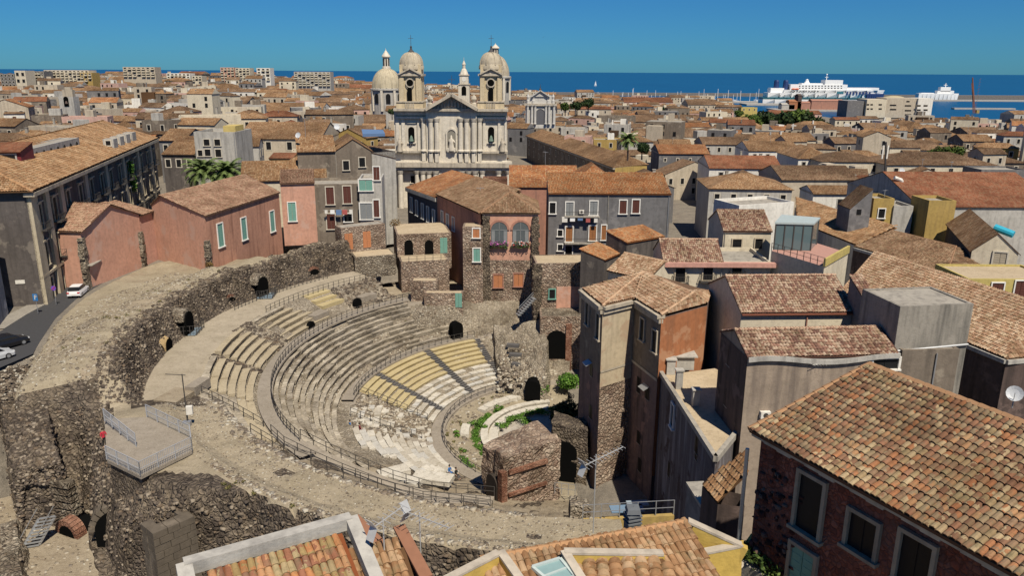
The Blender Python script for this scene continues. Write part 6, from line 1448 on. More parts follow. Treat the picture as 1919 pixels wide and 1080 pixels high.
# hand-surveyed roofs, left to right and back to front
LIST = [
 (8, 112, 204, 198, 24, 'gx', 'c', 't', 'long cream building with two rows of windows just behind the palazzo roof', (5, 2)),
 (60, 123, 221, 205, 23, 'hip', 'e', 'b', 'square pavilion house with a pyramid tan roof and white pilasters behind the palazzo', (2, 1)),
 (157, 231, 213, 203, 23, 'gx', 'w', 't', 'white house with a row of dark windows right of the pyramid roofed pavilion', (4, 1), 0, None, None, (1.1, 1.8), 0, 4),
 (148, 207, 178, 173, 26, 'flat', 'c', 't', 'low cream building with a row of tiny windows left of the yellow tower house', (6, 1)),
 (206, 228, 169, 168, 28, 'flat', 'o', 't', 'ochre yellow tower house near the stone belfry', (1, 2)),
 (276, 331, 183, 168, 25, 'hip', 'g', 'b', 'house with a broad brown hipped roof before the long cream hall', (3, 1)),
 (331, 374, 172, 168, 26, 'hip', 'g', 'b', 'grey villa with two framed windows and a flat brown roof', (3, 1)),
 (376, 460, 196, 181, 24, 'gx', 'k', 'b', 'long brown roof right of the grey villa', (5, 1)),
 (200, 331, 164, 160, 29, 'flat', 'c', 't', 'long cream warehouse hall standing high above the roofs at the left', (0, 0)),
 (345, 408, 236, 216, 23, 'gx', 'c', 'o', 'low house with a bright orange gabled roof left of the four storey grey house', (2, 1)),
 (405, 486, 229, 206, 22.5, 'hip', 'c', 't', 'house with a sandy hipped roof behind the four storey grey house', (3, 1)),
 (441, 502, 176, 157, 27, 'gy', 'q', 't', 'pink gabled hall with a tan roof', (0, 0)),
 (486, 602, 208, 192, 23, 'gx', 'w', 't', 'long white house with a tan roof and a yellow end block', (7, 1), 0, None, None, (1.1, 1.8), 0, 6),
 (552, 578, 213, 212, 22, 'flat', 'o', 't', 'small mustard yellow block in front of the long white house', (0, 0)),
 (492, 556, 172, 160, 24, 'gx', 'e', 'b', 'beige stepped house group with awnings left of the balcony tower block', (4, 1)),
 (560, 620, 172, 163, 22, 'gx', 'e', 't', 'low beige house below the balcony tower block', (4, 1)),
 (626, 699, 170, 154, 21, 'gx', 'e', 'r', 'long house with a terracotta red roof left of the ribbed dome', (6, 1)),
 (606, 661, 188, 182, 20, 'gx', 'w', 't', 'white terraced house below the terracotta red roof', (3, 1)),
 (660, 702, 186, 179, 20, 'gx', 'c', 'b', 'cream house next to the drum of the ribbed dome', (3, 1)),
 (641, 746, 206, 196, 19.5, 'gx', 'c', 't', 'cream terrace house with rolled white awnings left of the church', (6, 1)),
 (618, 744, 234, 214, 18.5, 'gx', 'g', 'b', 'long brown roofed house left of the church towers', (6, 1)),
 (695, 742, 262, 246, 17.5, 'gx', 'y', 't', 'small tan roof with a blue tarpaulin terrace left of the church', (2, 1)),
 (444, 601, 259, 228, 24, 'gx', 'e', 't', 'large beige house with a sandy tile roof right of the four storey grey house', (4, 1), 0, None, None, (1.5, 2.4)),
 (304, 364, 288, 254, 25, 'gx', 'd', 't', 'low tan roofed dark house left of the two palms', (3, 1)),
 (298, 345, 262, 240, 26, 'gx', 'k', 't', 'grey sided house end behind the palazzo roof', (2, 1)),
 (505, 549, 296, 289, 21, 'shed', 'y', 'r', 'small yellow box house with a red lean-to roof', (1, 1)),
 (940, 990, 186, 181, 17, 'gx', 'k', 'b', 'dark grey building side left of the white church facade', (3, 2)),
 (1045, 1122, 203, 196, 12, 'gx', 'e', 't', 'low beige houses beside the trees behind the white church facade', (5, 1)),
 (1052, 1102, 240, 239, 15, 'flat', 'g', 't', 'grey rendered block left of the tall white house end', (2, 1)),
 (1100, 1123, 208, 207, 18, 'flat', 'w', 't', 'tall white house end with one dark window', (1, 2)),
 (1122, 1192, 217, 216, 17.5, 'flat', 'b', 't', 'windowless brown stained block behind the lone palm', (0, 0)),
 (1080, 1146, 204, 199, 16, 'gx', 'e', 'r', 'low house with a dull red roof above the brown stained block', (3, 1)),
 (1236, 1330, 287, 270, 18, 'gx', 'k', 'o', 'grey rendered house with three tiny windows and an orange brown roof', (4, 1), 0, None, None, (.7, 1.0)),
 (1330, 1464, 314, 290, 18, 'gx', 'w', 'r', 'white house with a clean terracotta roof right of the grey rendered house', (3, 1), -3),
 (1306, 1332, 282, 281, 18.6, 'flat', 'd', 't', 'narrow soot black house between the grey and the white house', (1, 1)),  # dark side of the grey house, built as its own block
 (1193, 1312, 256, 240, 14, 'gx', 'e', 'b', 'broad brown roof right of the lone palm', (6, 1)),
 (1310, 1402, 250, 236, 14, 'hip', 'c', 'b', 'low brown hipped roof right of the broad brown roof', (5, 1)),
 (1190, 1290, 228, 215, 13, 'gx', 'e', 'b', 'long brown roof behind the broad brown roof', (6, 1)),
 (1290, 1316, 228, 225, 14.5, 'gx', 'w', 'b', 'small white cube house among brown roofs', (1, 1)),
 (1316, 1406, 226, 219, 13, 'gx', 'w', 't', 'flat tan roof right of the small white cube house', (6, 1)),
 (1400, 1440, 240, 228, 13, 'hip', 'g', 't', 'small hipped house left of the harbour trees', (2, 1)),
 (1318, 1400, 270, 256, 15.5, 'gx', 'g', 'b', 'dark brown roof before the low brown hipped roof', (4, 1)),
 (1404, 1500, 282, 264, 16, 'gx', 'w', 't', 'sandy roof with a white wall right of the dark brown roof', (4, 1)),
 (1440, 1530, 262, 248, 14, 'gx', 'c', 't', 'long sandy roof below the harbour trees', (6, 1)),
 (1497, 1562, 296, 272, 17, 'hip', 'w', 't', 'sandy hipped roof with a white wall left of the palazzo with the cream cornice', (3, 1)),
 (1566, 1660, 268, 256, 14, 'gx', 'g', 'b', 'brown roof left of the turquoise roofed pavilion', (6, 1)),
 (1655, 1704, 263, 253, 15.5, 'hip', 'e', 't', 'pavilion with a pale turquoise pyramid roof', (0, 0)),
 (1688, 1757, 272, 262, 14.5, 'gx', 'd', 'b', 'sooty house with two white framed windows right of the turquoise pavilion', (2, 1)),
 (1540, 1661, 302, 283, 17, 'hip', 'c', 'b', 'palazzo with a cream cornice and brown hipped roof before the turquoise pavilion', (3, 1), 0, None, None, (1.3, 2.2)),
 (1664, 1870, 308, 284, 17, 'hip', 'c', 'b', 'wide palazzo with a bracketed cream cornice and brown hipped roof', (6, 1), 0, None, None, (1.3, 2.2)),
 (1466, 1612, 336, 309, 18.5, 'gx', 'e', 'b', 'brown roof with a pale cornice before the palazzo with the cream cornice', (0, 0), 2),
 (1330, 1482, 352, 323, 19, 'hip', 'g', 't', 'rounded tan hipped roof over a grey curved wall', (5, 1), -4),
 (1525, 1628, 362, 346, 18.5, 'gx', 'w', 't', 'small tan roof with a white gable wall on the left end', (1, 1)),
 (1700, 1756, 246, 226, 12, 'hip', 'e', 't', 'stone apse house with a tan pyramid roof below the harbour building', (3, 1)),
 (1757, 1822, 260, 244, 12.5, 'hip', 'c', 't', 'cream house with a tan hipped roof right of the stone apse house', (3, 1)),
 (1824, 1892, 256, 238, 12, 'gx', 'd', 'b', 'dark house with a brown roof left of the trees at the right edge', (3, 1)),
 (1822, 1908, 272, 259, 13, 'gx', 'g', 'o', 'grey house with an orange tinted roof and a white end gable', (0, 0)),
 (1812, 1925, 304, 281, 15, 'hip', 'b', 'b', 'brown hipped roof beside the wide palazzo at the right edge', (3, 1)),
 (1700, 1790, 232, 222, 10, 'gx', 'k', 'b', 'low brown roofs before the crane at the harbour', (5, 1)),
 (1620, 1702, 240, 230, 11, 'gx', 'd', 'b', 'long dark house with pale pilasters below the harbour building', (7, 1)),
 (1566, 1612, 224, 219, 11, 'gx', 'c', 'r', 'cream house with a red roof right of the harbour trees', (4, 2)),
 (1610, 1648, 222, 217, 11, 'gx', 'w', 'b', 'white house with tall windows right of the cream house with a red roof', (4, 2)),
 (1446, 1541, 213, 206, 7, 'gx', 'q', 'r', 'long pink market building beyond the harbour trees', (8, 1)),
 (1170, 1262, 191, 182, 6, 'gx', 'q', 'r', 'pink roofed customs house left of the marina', (8, 1)),
 (1172, 1196, 187, 184, 8, 'hip', 'q', 'r', 'cream pavilion at the left end of the pink customs house', (2, 1)),
 (1228, 1262, 187, 183, 8, 'hip', 'q', 'r', 'cream pavilion at the right end of the pink customs house', (2, 1)),
 (1290, 1342, 196, 186, 11, 'gx', 'e', 'b', 'tall beige palazzo before the marina', (6, 2)),
 (1342, 1392, 200, 196, 9, 'gx', 'k', 'b', 'long dark palazzo right of the tall beige palazzo', (7, 1)),
 (1390, 1420, 201, 200, 9, 'flat', 'y', 't', 'bright yellow house end by the marina', (3, 1)),
 (1090, 1162, 193, 188, 7, 'gx', 'g', 'b', 'long grey roof behind the trees near the marina', (7, 1)),
 (1840, 1925, 318, 314, 17, 'flat', 'k', 't', 'dark grey flat roofed block at the right edge below the brown hipped roof', (0, 0)),
 (1858, 1925, 340, 338, 18, 'flat', 'g', 't', 'pale grey stair head at the right edge above the terracotta roof', (0, 0)),
]
for a in LIST: town(*a)
for o in COL.objects:
    if o.get('label', '').startswith('pavilion with a pale turquoise'): o.children[-1].data.materials[0] = plain('turquoise_roof', (.34, .46, .42), .7)
# four storey grey house by the palms
p, q = at(363, 247, 27), None; p = atY(363, 247, 190); q = atY(441, 247, 190)
F4 = house('four storey pale grey house with six windows behind the palms', p, q, p.z, 12, 12, 'flat', 0, M_GREYLT, par=.9); occupy(F4['A'], F4['B'], F4['w'], 12)
wfront(F4, [(388, 267, 1.4, 1.5), (408, 267, 1.4, 1.5), (376, 287, 1.1, 1.4), (390, 286, 1.4, 1.6), (410, 287, 1.4, 1.8)], fr=M_FRAME)
b = MB(); b.box(F4['A']+F4['u']*8+F4['w']*5+V3(0, 0, F4['ze']-.9), 3, 6, 2.2); b.build('stair_head', plaster('stairhead_yellow', (.55, .43, .16), amount=.2), F4['root'])
# yellow palazzo with the long roof right of the church
pa, pb_ = atY(988, 254, 238), atY(1153, 313, 172); ze = 16.6
pa, pb_ = at(988, 254, ze), at(1153, 314, ze); pc = at(1213, 308, ze)
dpz = (pc-pb_); yp = prism_house('palazzo', 'long brown palazzo with ochre end front and tan hipped roof right of the church', 'palazzo', [xy(pa), xy(pb_), xy(pc), xy(pa+dpz)], 3, ze, M_BROWNW)
for k in range(5): OCC.append((pa.lerp(pb_, k/4)+dpz/2-V3(0, 0, ze), 9))
facing(yp, pb_, pc, 3, ze-.1, M_OCHRE, 'end_front')
nq = Vector((pb_.y-pa.y, -(pb_.x-pa.x), 0)).normalized(); nq = nq if nq.y < 0 or nq.x < 0 else -nq
uq = (pb_-pa).normalized(); Lq = (pb_-pa).length
for z in (ze-2.8, ze-7): 
    for k in range(13): farwin(yp, pa+uq*(Lq*(k+.5)/13)+V3(0, 0, z-ze), uq, nq, 1.2, 2.2)
ne = Vector((pc.y-pb_.y, -(pc.x-pb_.x), 0)).normalized(); ue = (pc-pb_).normalized()
for x, y, w_, h_ in ((1185, 334, 1.3, 2.6), (1201, 332, 1.0, 1.6)): win(yp, onplane(x, y, pb_, ne)+ne*.04, ue, ne, w_, h_, M_FRAMEW)
m0, m1 = (pa+pa+dpz)/2+V3(0, 0, 3)-uq*-5, (pb_+pc)/2+V3(0, 0, 3)-uq*6
ex = nq*.7; roofing(yp, [[pa+ex, pb_+ex, m1, m0], [pb_+ex, pc-ex, m1], [pc-ex, pa+dpz-ex, m0, m1]], 'tan', 'uv')
b = MB(); b.beam(pa+nq*.3-V3(0, 0, .4), pb_+nq*.3-V3(0, 0, .4), .8, .5); b.build('cornice', M_CORN, yp)
for k in range(7): q = pa.lerp(pb_, k/6)+nq*11; OCC.append((Vector((q.x, q.y, 0)), 9))
for x in (1405, 1440, 1470, 1500, 1530):
    for Y in (545, 575, 605): q = atY(x, 240, Y); OCC.append((Vector((q.x, q.y, 0)), 17))
# stone belfry near the left
bf = root('belfry', 'small stone belfry with one bell arch above the roofs at the left', 'belfry', atY(126, 200, 300)); Y = 300
def fx(x, y, Y): p = atY(x, y, Y); return p
def fbox(parent, x0, x1, y0, y1, Y, dep, m, name, fwd=0.):
    a, c = atY(x0, y1, Y), atY(x1, y0, Y); b = MB(); b.box(((a.x+c.x)/2, Y-fwd+dep/2, min(a.z, c.z)), abs(c.x-a.x), dep, abs(c.z-a.z), bot=True); return b.build(name, m, parent)
fbox(bf, 116, 137, 181, 225, Y, 4, M_GREYLT, 'wall'); fbox(bf, 118, 135, 168, 181, Y, 2, M_CORN, 'upper_stage'); fbox(bf, 121, 132, 163, 168, Y, 1.5, M_CORN, 'crest')
b = MB(); b.arch(atY(126, 199, Y)-V3(0, .1, 0), 1.8, 3.6, (1, 0), .2); b.build('bell_arch', M_VOID, bf)
b = MB(); b.lathe(atY(126, 194, Y)-V3(0, .3, 0), [(.55, 0), (.3, .7), (.02, 1.0)], 8); b.build('bell', M_DKBRN, bf)
# far apartment blocks on the skyline
def block(lab, x0, x1, y0, y1, Y, m, cols, rows, dep=14, balc=True):
    a = atY(x0, y0, Y); c = atY(x1, y0, Y); zb_ = base((a.x+c.x)/2, Y)-2
    h = root('apartment_block', lab, 'apartment block', ((a.x+c.x)/2, Y+dep/2, zb_), 'apartment blocks on the skyline')
    b = MB(); b.box(((a.x+c.x)/2, Y+dep/2, zb_), c.x-a.x, dep, a.z-zb_); b.build('wall', m, h)
    H_ = (a.z-atY(x0, y1, Y).z)/rows; W = (c.x-a.x)/cols
    for r_ in range(rows):
        for k in range(cols): farwin(h, (a.x+W*(k+.5), Y, a.z-H_*(r_+.55)), (1, 0, 0), (0, -1, 0), W*.5, H_*.5, M_FRAME)
        for k in range(cols*balc):
            if (k*7+r_*3) % 5 == 0: continue
            kk = ('bal', round(W*.75, 1))
            if kk not in _FW: b = MB(); b.box((0, .7, -.5), W*.75, 1.4, 1.0, bot=True); _FW[kk] = _mesh('balcony', b, [M_CREAM])
            inst('balcony', _FW[kk], basis((a.x+W*(k+.5), Y, a.z-H_*(r_+.9)), (1, 0, 0), (0, -1, 0)), h)
    OCC.append((Vector(((a.x+c.x)/2, Y+dep/2, 0)), max(dep, c.x-a.x)*.55)); return h
block('tan apartment block alone on the skyline at the left', 230, 290, 125, 143, 800, WK['e'], 7, 4)
block('white apartment block with a stepped roof left of the pink tower', 312, 356, 137, 152, 850, M_WHITE, 6, 3)
block('salmon pink tower block on the skyline', 413, 439, 126, 150, 850, M_PINK, 4, 5)
block('cream tower block against the right of the pink tower', 441, 468, 127, 150, 840, M_CREAM, 4, 5)
block('white stepped apartment block left of the balcony tower block', 481, 506, 127, 150, 850, M_WHITE, 3, 4)
block('wide apartment block covered in balconies on the skyline', 551, 619, 134, 160, 760, M_GREYLT, 9, 6)
block('dark glass office block at the far left skyline', 0, 27, 138, 162, 700, M_GREYW, 4, 4, balc=False)
block('cream windowless tower at the far left skyline', 27, 47, 132, 157, 700, M_CREAM, 2, 2, balc=False)
block('dark balcony block right of the cream windowless tower', 47, 82, 133, 155, 720, M_GREYW, 6, 4)
block('long cream and yellow apartment row at the left skyline', 82, 166, 131, 150, 740, M_CREAM, 11, 4)
block('yellow tinted flats at the right end of the long apartment row', 150, 172, 136, 152, 735, M_OCHRE, 3, 3)
block('small cream block beside the white apartment block', 360, 378, 142, 152, 850, M_CREAM, 3, 2)
# church bodies keep their ground free
for X, Y, r_ in ((-16, 205, 18), (-16, 225, 16), (-68, 432, 18), (-10, 402, 14), (25, 400, 16), (-25, 430, 10)): OCC.append((Vector((X, Y, 0)), r_))
# fill: houses between and behind the surveyed ones
def clear(x, y, r_):
    for c, q in OCC:
        if abs(c.x-x) < q+r_ and abs(c.y-y) < q+r_ and math.hypot(c.x-x, c.y-y) < q+r_: return False
    return True
cand = []; y = 178.
rnd = random.Random(11)
while y < 1480:
    st = lerp(14, 24, sst(200, 1200, y)); half = .70*y+25; x = -half+rnd.uniform(0, 8)
    while x < half:
        w_ = rnd.uniform(.6, 1.1)*st*(rnd.uniform(1.5, 2.1) if rnd.random() < .2 else 1); xx = x+w_/2
        c_ = 1500 if xx < -150 else lerp(1500, 1330, sst(-150, 150, xx))
        if xx > 330: c_ = lerp(1330, 1030, sst(330, 430, xx))
        # open ground: the street corridor on the left, the park by the harbour
        ok = y < c_-70 and not (xx/y > .27 and y > 610) and clear(xx, y+st*.4, w_*.42) and not (-92 < xx < -50 and y < 200)
        if ok and rnd.random() < .88: cand.append((xx, y+rnd.uniform(-2, 2), w_, st*rnd.uniform(.42, .8)))
        x += w_+(rnd.random() < .12)*rnd.uniform(3, 7)
    y += st*rnd.uniform(.78, 1.0)
NEARN = 175
side = lambda x, y: ('far left' if x/y < -.42 else 'left' if x/y < -.2 else 'central' if x/y < .08 else 'right' if x/y < .36 else 'far right')
USED = {}
LAND = [(60, 'the pyramid roofed pavilion'), (126, 'the stone belfry'), (260, 'the tan apartment block'), (425, 'the pink tower'), (585, 'the balcony block'), (726, 'the ribbed dome'), (848, 'the church'), (1013, 'the white church'), (1112, 'the tall white house end'), (1215, 'the pink customs house'), (1310, 'the white cube house'), (1480, 'the harbour trees'), (1550, 'the ferry'), (1680, 'the turquoise pavilion'), (1762, 'the grey ship'), (1823, 'the crane')]
MS = MB(); smats = [M_CREAM, M_WHITE, WK['e'], M_GREYLT, M_BROWNW, M_GREYW, WK['q'], tilemat('tan', 'uv'), tilemat('brown', 'uv'), tilemat('orange', 'uv'), tilemat('red', 'uv'), M_CONC, M_PANE]
SI = {'c': 0, 'w': 1, 'e': 2, 'g': 3, 'b': 4, 'k': 5, 'q': 6, 'y': 2, 'o': 2, 'p': 6}; RI = {'t': 7, 'b': 8, 'o': 9, 'r': 10}
def simple(x, y, w_, d, ze, zb, kind, wi, ri, rot):
    c, s_ = math.cos(rot), math.sin(rot); P_ = [Vector((x+a*w_/2*c-b_*d/2*s_, y+a*w_/2*s_+b_*d/2*c, 0)) for a, b_ in ((-1, -1), (1, -1), (1, 1), (-1, 1))]
    MS.prism(P_, zb, ze, wi, True, 11)
    if kind != 'flat':
        rs = .16*min(w_, d)+.6; Z = lambda p, z: (p.x, p.y, z)
        if kind == 'gx': R = [(P_[0]+P_[3])/2, (P_[1]+P_[2])/2]
        else: m = min(w_, d)/2; R = [(P_[0]+P_[3])/2, (P_[1]+P_[2])/2]; R = [R[0].lerp(R[1], m/w_*.98), R[1].lerp(R[0], m/w_*.98)] if w_ > d else [R[0].lerp(R[1], .5)]*2
        e = [p+(p-(P_[0]+P_[2])/2)*.04 for p in P_]; uvq = [(0, 0), (w_, 0), (w_*.8, d/2), (w_*.2, d/2)]
        MS.face([Z(e[0], ze), Z(e[1], ze), Z(R[1], ze+rs), Z(R[0], ze+rs)], ri, uvq); MS.face([Z(e[2], ze), Z(e[3], ze), Z(R[0], ze+rs), Z(R[1], ze+rs)], ri, uvq)
        for a, b_, r_ in ((e[1], e[2], R[1]), (e[3], e[0], R[0])): MS.face([Z(a, ze), Z(b_, ze), Z(r_, ze+rs)], ri if kind == 'hip' else wi, [(0, 0), (d, 0), (d/2, 3)])
    if kind == 'flat' or rnd.random() < .25:
        q = Vector((x+rnd.uniform(-.25, .25)*w_, y+rnd.uniform(-.2, .25)*d, ze-.2)); MS.box(q, rnd.uniform(2, 5), rnd.uniform(2, 4), rnd.uniform(2, 3.6), (c, s_), rnd.choice((0, 1, 2, 3, 4)))
    if rnd.random() < .6:
        q = P_[0].lerp(P_[1], rnd.uniform(.1, .9))+Vector((s_, -c, 0))*rnd.uniform(0, 2); MS.box((q.x, q.y, zb), rnd.uniform(3, 8), rnd.uniform(4, 7), ze-zb-rnd.uniform(1, 4.5), (c, s_), rnd.choice((0, 1, 2, 2, 3, 4, 5, 7, 8)))
    for _ in range(rnd.randrange(3)):
        q = Vector((x+rnd.uniform(-.4, .4)*w_, y+rnd.uniform(-.4, .3)*d, ze-.2)); MS.box(q, rnd.uniform(.5, 1.1), rnd.uniform(.5, 1.1), rnd.uniform(1.6, 3), (c, s_), rnd.choice((1, 3, 4, 5)))
    n = max(1, int(w_/4)); f = Vector((s_, -c, 0))
    for k in range(n):
        for zz in (ze-2.2, ze-5.3):
            p = P_[0].lerp(P_[1], (k+.5)/n)+f*.06; u = Vector((c, s_, 0))
            if rnd.random() < .8: MS.face([Z3(p-u*.7, zz-1), Z3(p+u*.65, zz-1), Z3(p+u*.65, zz+1), Z3(p-u*.65, zz+1)], 12)
def Z3(p, z): return (p.x, p.y, z)
cnt = 0
for xx, yy, w_, d in cand:
    wk = rnd.choices('cwegbkqyop', (4.6, 2.2, 5, 3.4, 2.6, 2.0, 1.3, .5, 1.5, .8))[0]; pk = rnd.choices('tbor', (5, 6, .9, .6))[0]; kind = rnd.choices(('gx', 'hip', 'flat', 'gy'), (4, 2.4, 3.4, 1.7))[0]
    zb = base(xx, yy)-1; ze = zb+1+rnd.uniform(7.0, 14.5)+(rnd.random() < .14)*rnd.uniform(2, 6)-(rnd.random() < .15)*3; rot = math.radians(rnd.choice((-24, -14, -8, 2, 9, 17))+rnd.uniform(-4, 4))
    if yy < 260: ze = min(ze, zb+11)
    px_, py_ = topix((xx, yy, ze))
    if cnt < NEARN and -60 < px_ < 1980 and yy < 520:
        cnt += 1
        u_ = Vector((math.cos(rot), math.sin(rot), 0)); A = Vector((xx, yy, 0))-u_*w_/2; B = A+u_*w_
        sz = 'small' if w_ < 13 else 'wide' if w_ > 18 else 'plain'
        rw = 'front' if yy < 250 else 'second' if yy < 330 else 'third' if yy < 420 else 'rear'
        kn = {'gx': 'ridged', 'hip': 'hipped', 'flat': 'terrace', 'gy': 'gable'}[kind]; pn_ = {'t': 'tan ', 'b': 'brown ', 'o': 'orange ', 'r': 'red '}[pk] if kind != 'flat' else ''
        lm = min(LAND, key=lambda l: abs(l[0]-px_)); rel = 'below' if abs(lm[0]-px_) < 26 else 'left of' if px_ < lm[0] else 'right of'
        lab = '%s %s house, %s%s roof, %s row, %s %s' % (sz, WNAME[wk], pn_, kn, rw, rel, lm[1]); i = USED.get(lab, 0); USED[lab] = i+1
        if i: lab = ('another ', 'a third ', 'a fourth ')[min(i-1, 2)]+lab
        h = house(lab, A, B, ze, d, zb, kind, .16*(w_ if kind == 'gy' else min(w_, d))+.5, WK[wk], PK[pk], 'uv', .35, 'houses of the old town', False, ridge=False)
        wgrid(h, max(1, int(w_/4)), [ze-2.4, ze-5.6], 1.1, 1.8, fr=M_FRAME, skip=.15)
        if xx > 0: wgrid(h, max(1, int(d/4.5)), [ze-2.4], 1.1, 1.8, 'left', skip=.3)
        else: wgrid(h, max(1, int(d/4.5)), [ze-2.4], 1.1, 1.8, 'right', skip=.3)
        if rnd.random() < .5:
            q0 = A+u_*w_*rnd.uniform(.05, .5)-h['w']*rnd.uniform(1.5, 3.5); ww, dz = rnd.uniform(3.5, 7), rnd.uniform(-4.5, -1.5); b = MB(); q1 = q0+u_*ww; PP = [q0, q1, q1+h['w']*5, q0+h['w']*5]
            b.prism([xy(p) for p in PP], zb, ze+dz, mt=None); b.build('wing', WK[rnd.choice('cewgbkqo')], h['root'])
            if rnd.random() < .6: slab(h['root'], [[(*xy(q0-h['w']*.3), ze+dz+.1), (*xy(q1-h['w']*.3), ze+dz+.1), (*xy(q1+h['w']*4), ze+dz+1.2), (*xy(q0+h['w']*4), ze+dz+1.2)]], tilemat(PK[rnd.choice('tbbo')], 'uv'), name='wing_roof')
            win(h['root'], (q0+q1)/2+V3(0, 0, ze+dz-1.8), u_, -h['w'], 1.1, 1.7, M_FRAME, rnd.choice(('pane', M_BROWN, M_GREEN, M_GREY)))
        if rnd.random() < .45:
            p = A+u_*w_*rnd.uniform(.2, .8)+h['w']*d*rnd.uniform(.3, .7); chimney(h['root'], (p.x, p.y, ze+.3), rnd.uniform(.5, .9), rnd.uniform(1.4, 2.6))
        if kind == 'flat' and rnd.random() < .7:
            p = A+u_*w_*rnd.uniform(.3, .7)+h['w']*d*rnd.uniform(.4, .7); b = MB(); b.box((p.x, p.y, ze-.5), rnd.uniform(2.5, 4.5), rnd.uniform(2.5, 4), 2.7, xy(u_)); b.build('stair_head', WK[rnd.choice('wgce')], h['root'])
    else: simple(xx, yy+d/2, w_, d, ze, zb, 'gx' if kind == 'gy' else kind, SI.get(wk, 2), RI[pk], rot)
o = MS.build('distant_houses', smats); tag(o, 'far carpet of low houses with tiled roofs spreading to the harbour and the coast', 'houses', None, 'stuff')
# ================================================================ church with two bell towers
YC = 200.0
M_LIMEC = plaster('church_limestone', (.67, .61, .505), (.28, .245, .20), .5)
M_LIMEY = plaster('tower_limestone', (.58, .48, .32), (.22, .18, .12), .45)
M_LIMED = plaster('weathered_limestone', (.50, .44, .35), (.15, .135, .115), .6)
M_DOME = plaster('dome_stone', (.47, .41, .31), (.16, .14, .11), .6)
M_LEAD = plain('dark_lead', (.06, .055, .055), .6, .4)
ch_ = root('church', 'large pale baroque church front with two domed bell towers above the theatre', 'church', atY(848, 415, YC))
def cb(x0, x1, y0, y1, m, name, dep=1.0, fwd=0.): return fbox(ch_, x0, x1, y0, y1, YC, dep, m, name, fwd)
cb(728, 957, 311, 430, M_LIMEC, 'lower_wall', 12); cb(742, 950, 206, 311, M_LIMEC, 'upper_wall', 10)
cb(802, 894, 206, 311, M_LIMEC, 'centre_wall', 3, 1.4); cb(798, 898, 311, 430, M_LIMEC, 'centre_wall', 3, 1.6)
cb(733, 960, 304, 311, M_LIMED, 'cornice', 5, 2.6); cb(736, 957, 311, 317, M_LIMEC, 'entablature', 3, 1.8)
cb(740, 952, 283, 285.5, M_LIMED, 'pedestal_moulding', 3, 1.2); cb(741, 951, 302, 304, M_LIMEC, 'plinth', 3, 1.5)
cb(740, 953, 203.5, 207, M_LIMED, 'cornice', 4, 2.2); cb(742, 951, 207, 215, M_LIMEC, 'entablature', 2, .9); cb(742, 951, 219, 222, M_LIMEC, 'architrave', 2, .8)
def column(x, y0, y1, r_, fwd, name='column'):
    a = atY(x, y1, YC); c = atY(x, y0, YC); H_ = c.z-a.z; b = MB()
    b.lathe((a.x, YC-fwd, a.z), [(r_*1.35, 0), (r_*1.35, .35), (r_, .55), (r_*.86, H_-.9), (r_*1.05, H_-.75), (r_*1.4, H_-.05), (r_*1.4, H_)], 12); return b.build(name, M_LIMEC, ch_)
for x in (796, 810, 821, 865, 876, 889, 900): column(x, 221, 283, .62, 1.9 if 803 < x < 894 else 1.0)
for x in (746, 757, 786, 908, 936, 948): cb(x-2.2, x+2.2, 222, 283, M_LIMEC, 'pilaster', .5, .35)
for x in (731, 755, 786, 797, 808, 820, 868, 880, 892, 905, 935, 953): column(x, 318, 412, .72, 2.1 if 796 < x < 894 else 1.3)
for x in (796, 810, 821, 865, 876, 889, 900): cb(x-3.2, x+3.2, 285.5, 302, M_LIMEC, 'pedestal', 1.0, 2.4 if 803 < x < 894 else 1.5)
# pediment
pa, pb_, pt_ = atY(800, 205, YC), atY(896, 205, YC), atY(848, 179, YC); b = MB(); off = V3(0, -2.2, 0); bk = V3(0, 5, 0)
b.face([pa+off*.6, pb_+off*.6, pt_+off*.6]); b.face([pa+bk, pa+off*.6, pt_+off*.6, pt_+bk]); b.face([pb_+off*.6, pb_+bk, pt_+bk, pt_+off*.6]); b.build('pediment', M_LIMEC, ch_)
for p, q in ((pa, pt_), (pb_, pt_)): b = MB(); b.beam(p+off+V3(0, 0, .1), q+off+V3(0, 0, .35), 2.6, .75); b.build('raking_cornice', M_LIMED, ch_)
b = MB(); c = (pa+pb_+pt_)/3+off*.7
for k in range(9): s_ = (-4+k)*.85; b.lathe((c.x+s_, c.y, c.z-.9+(4-abs(k-4))*.12), [(.35, 0), (.42, .4), (.2, .8+.25*(4-abs(k-4))), (.02, 1.0+.25*(4-abs(k-4)))], 6)
b.build('tympanum_relief', M_LIMED, ch_, 'stuff')
def statue(parent, p, h_, m, name='statue'):
    b = MB(); s_ = h_/2.0; b.lathe(p, [(.42*s_, 0), (.36*s_, .5*s_), (.28*s_, 1.0*s_), (.36*s_, 1.35*s_), (.12*s_, 1.58*s_), (.15*s_, 1.75*s_), (.02, 1.98*s_)], 9); b.beam(Vector(p)+V3(.25*s_, -.1, 1.35*s_), Vector(p)+V3(.5*s_, -.3, .95*s_), .14*s_, .14*s_); return b.build(name, m, parent, smooth=True)
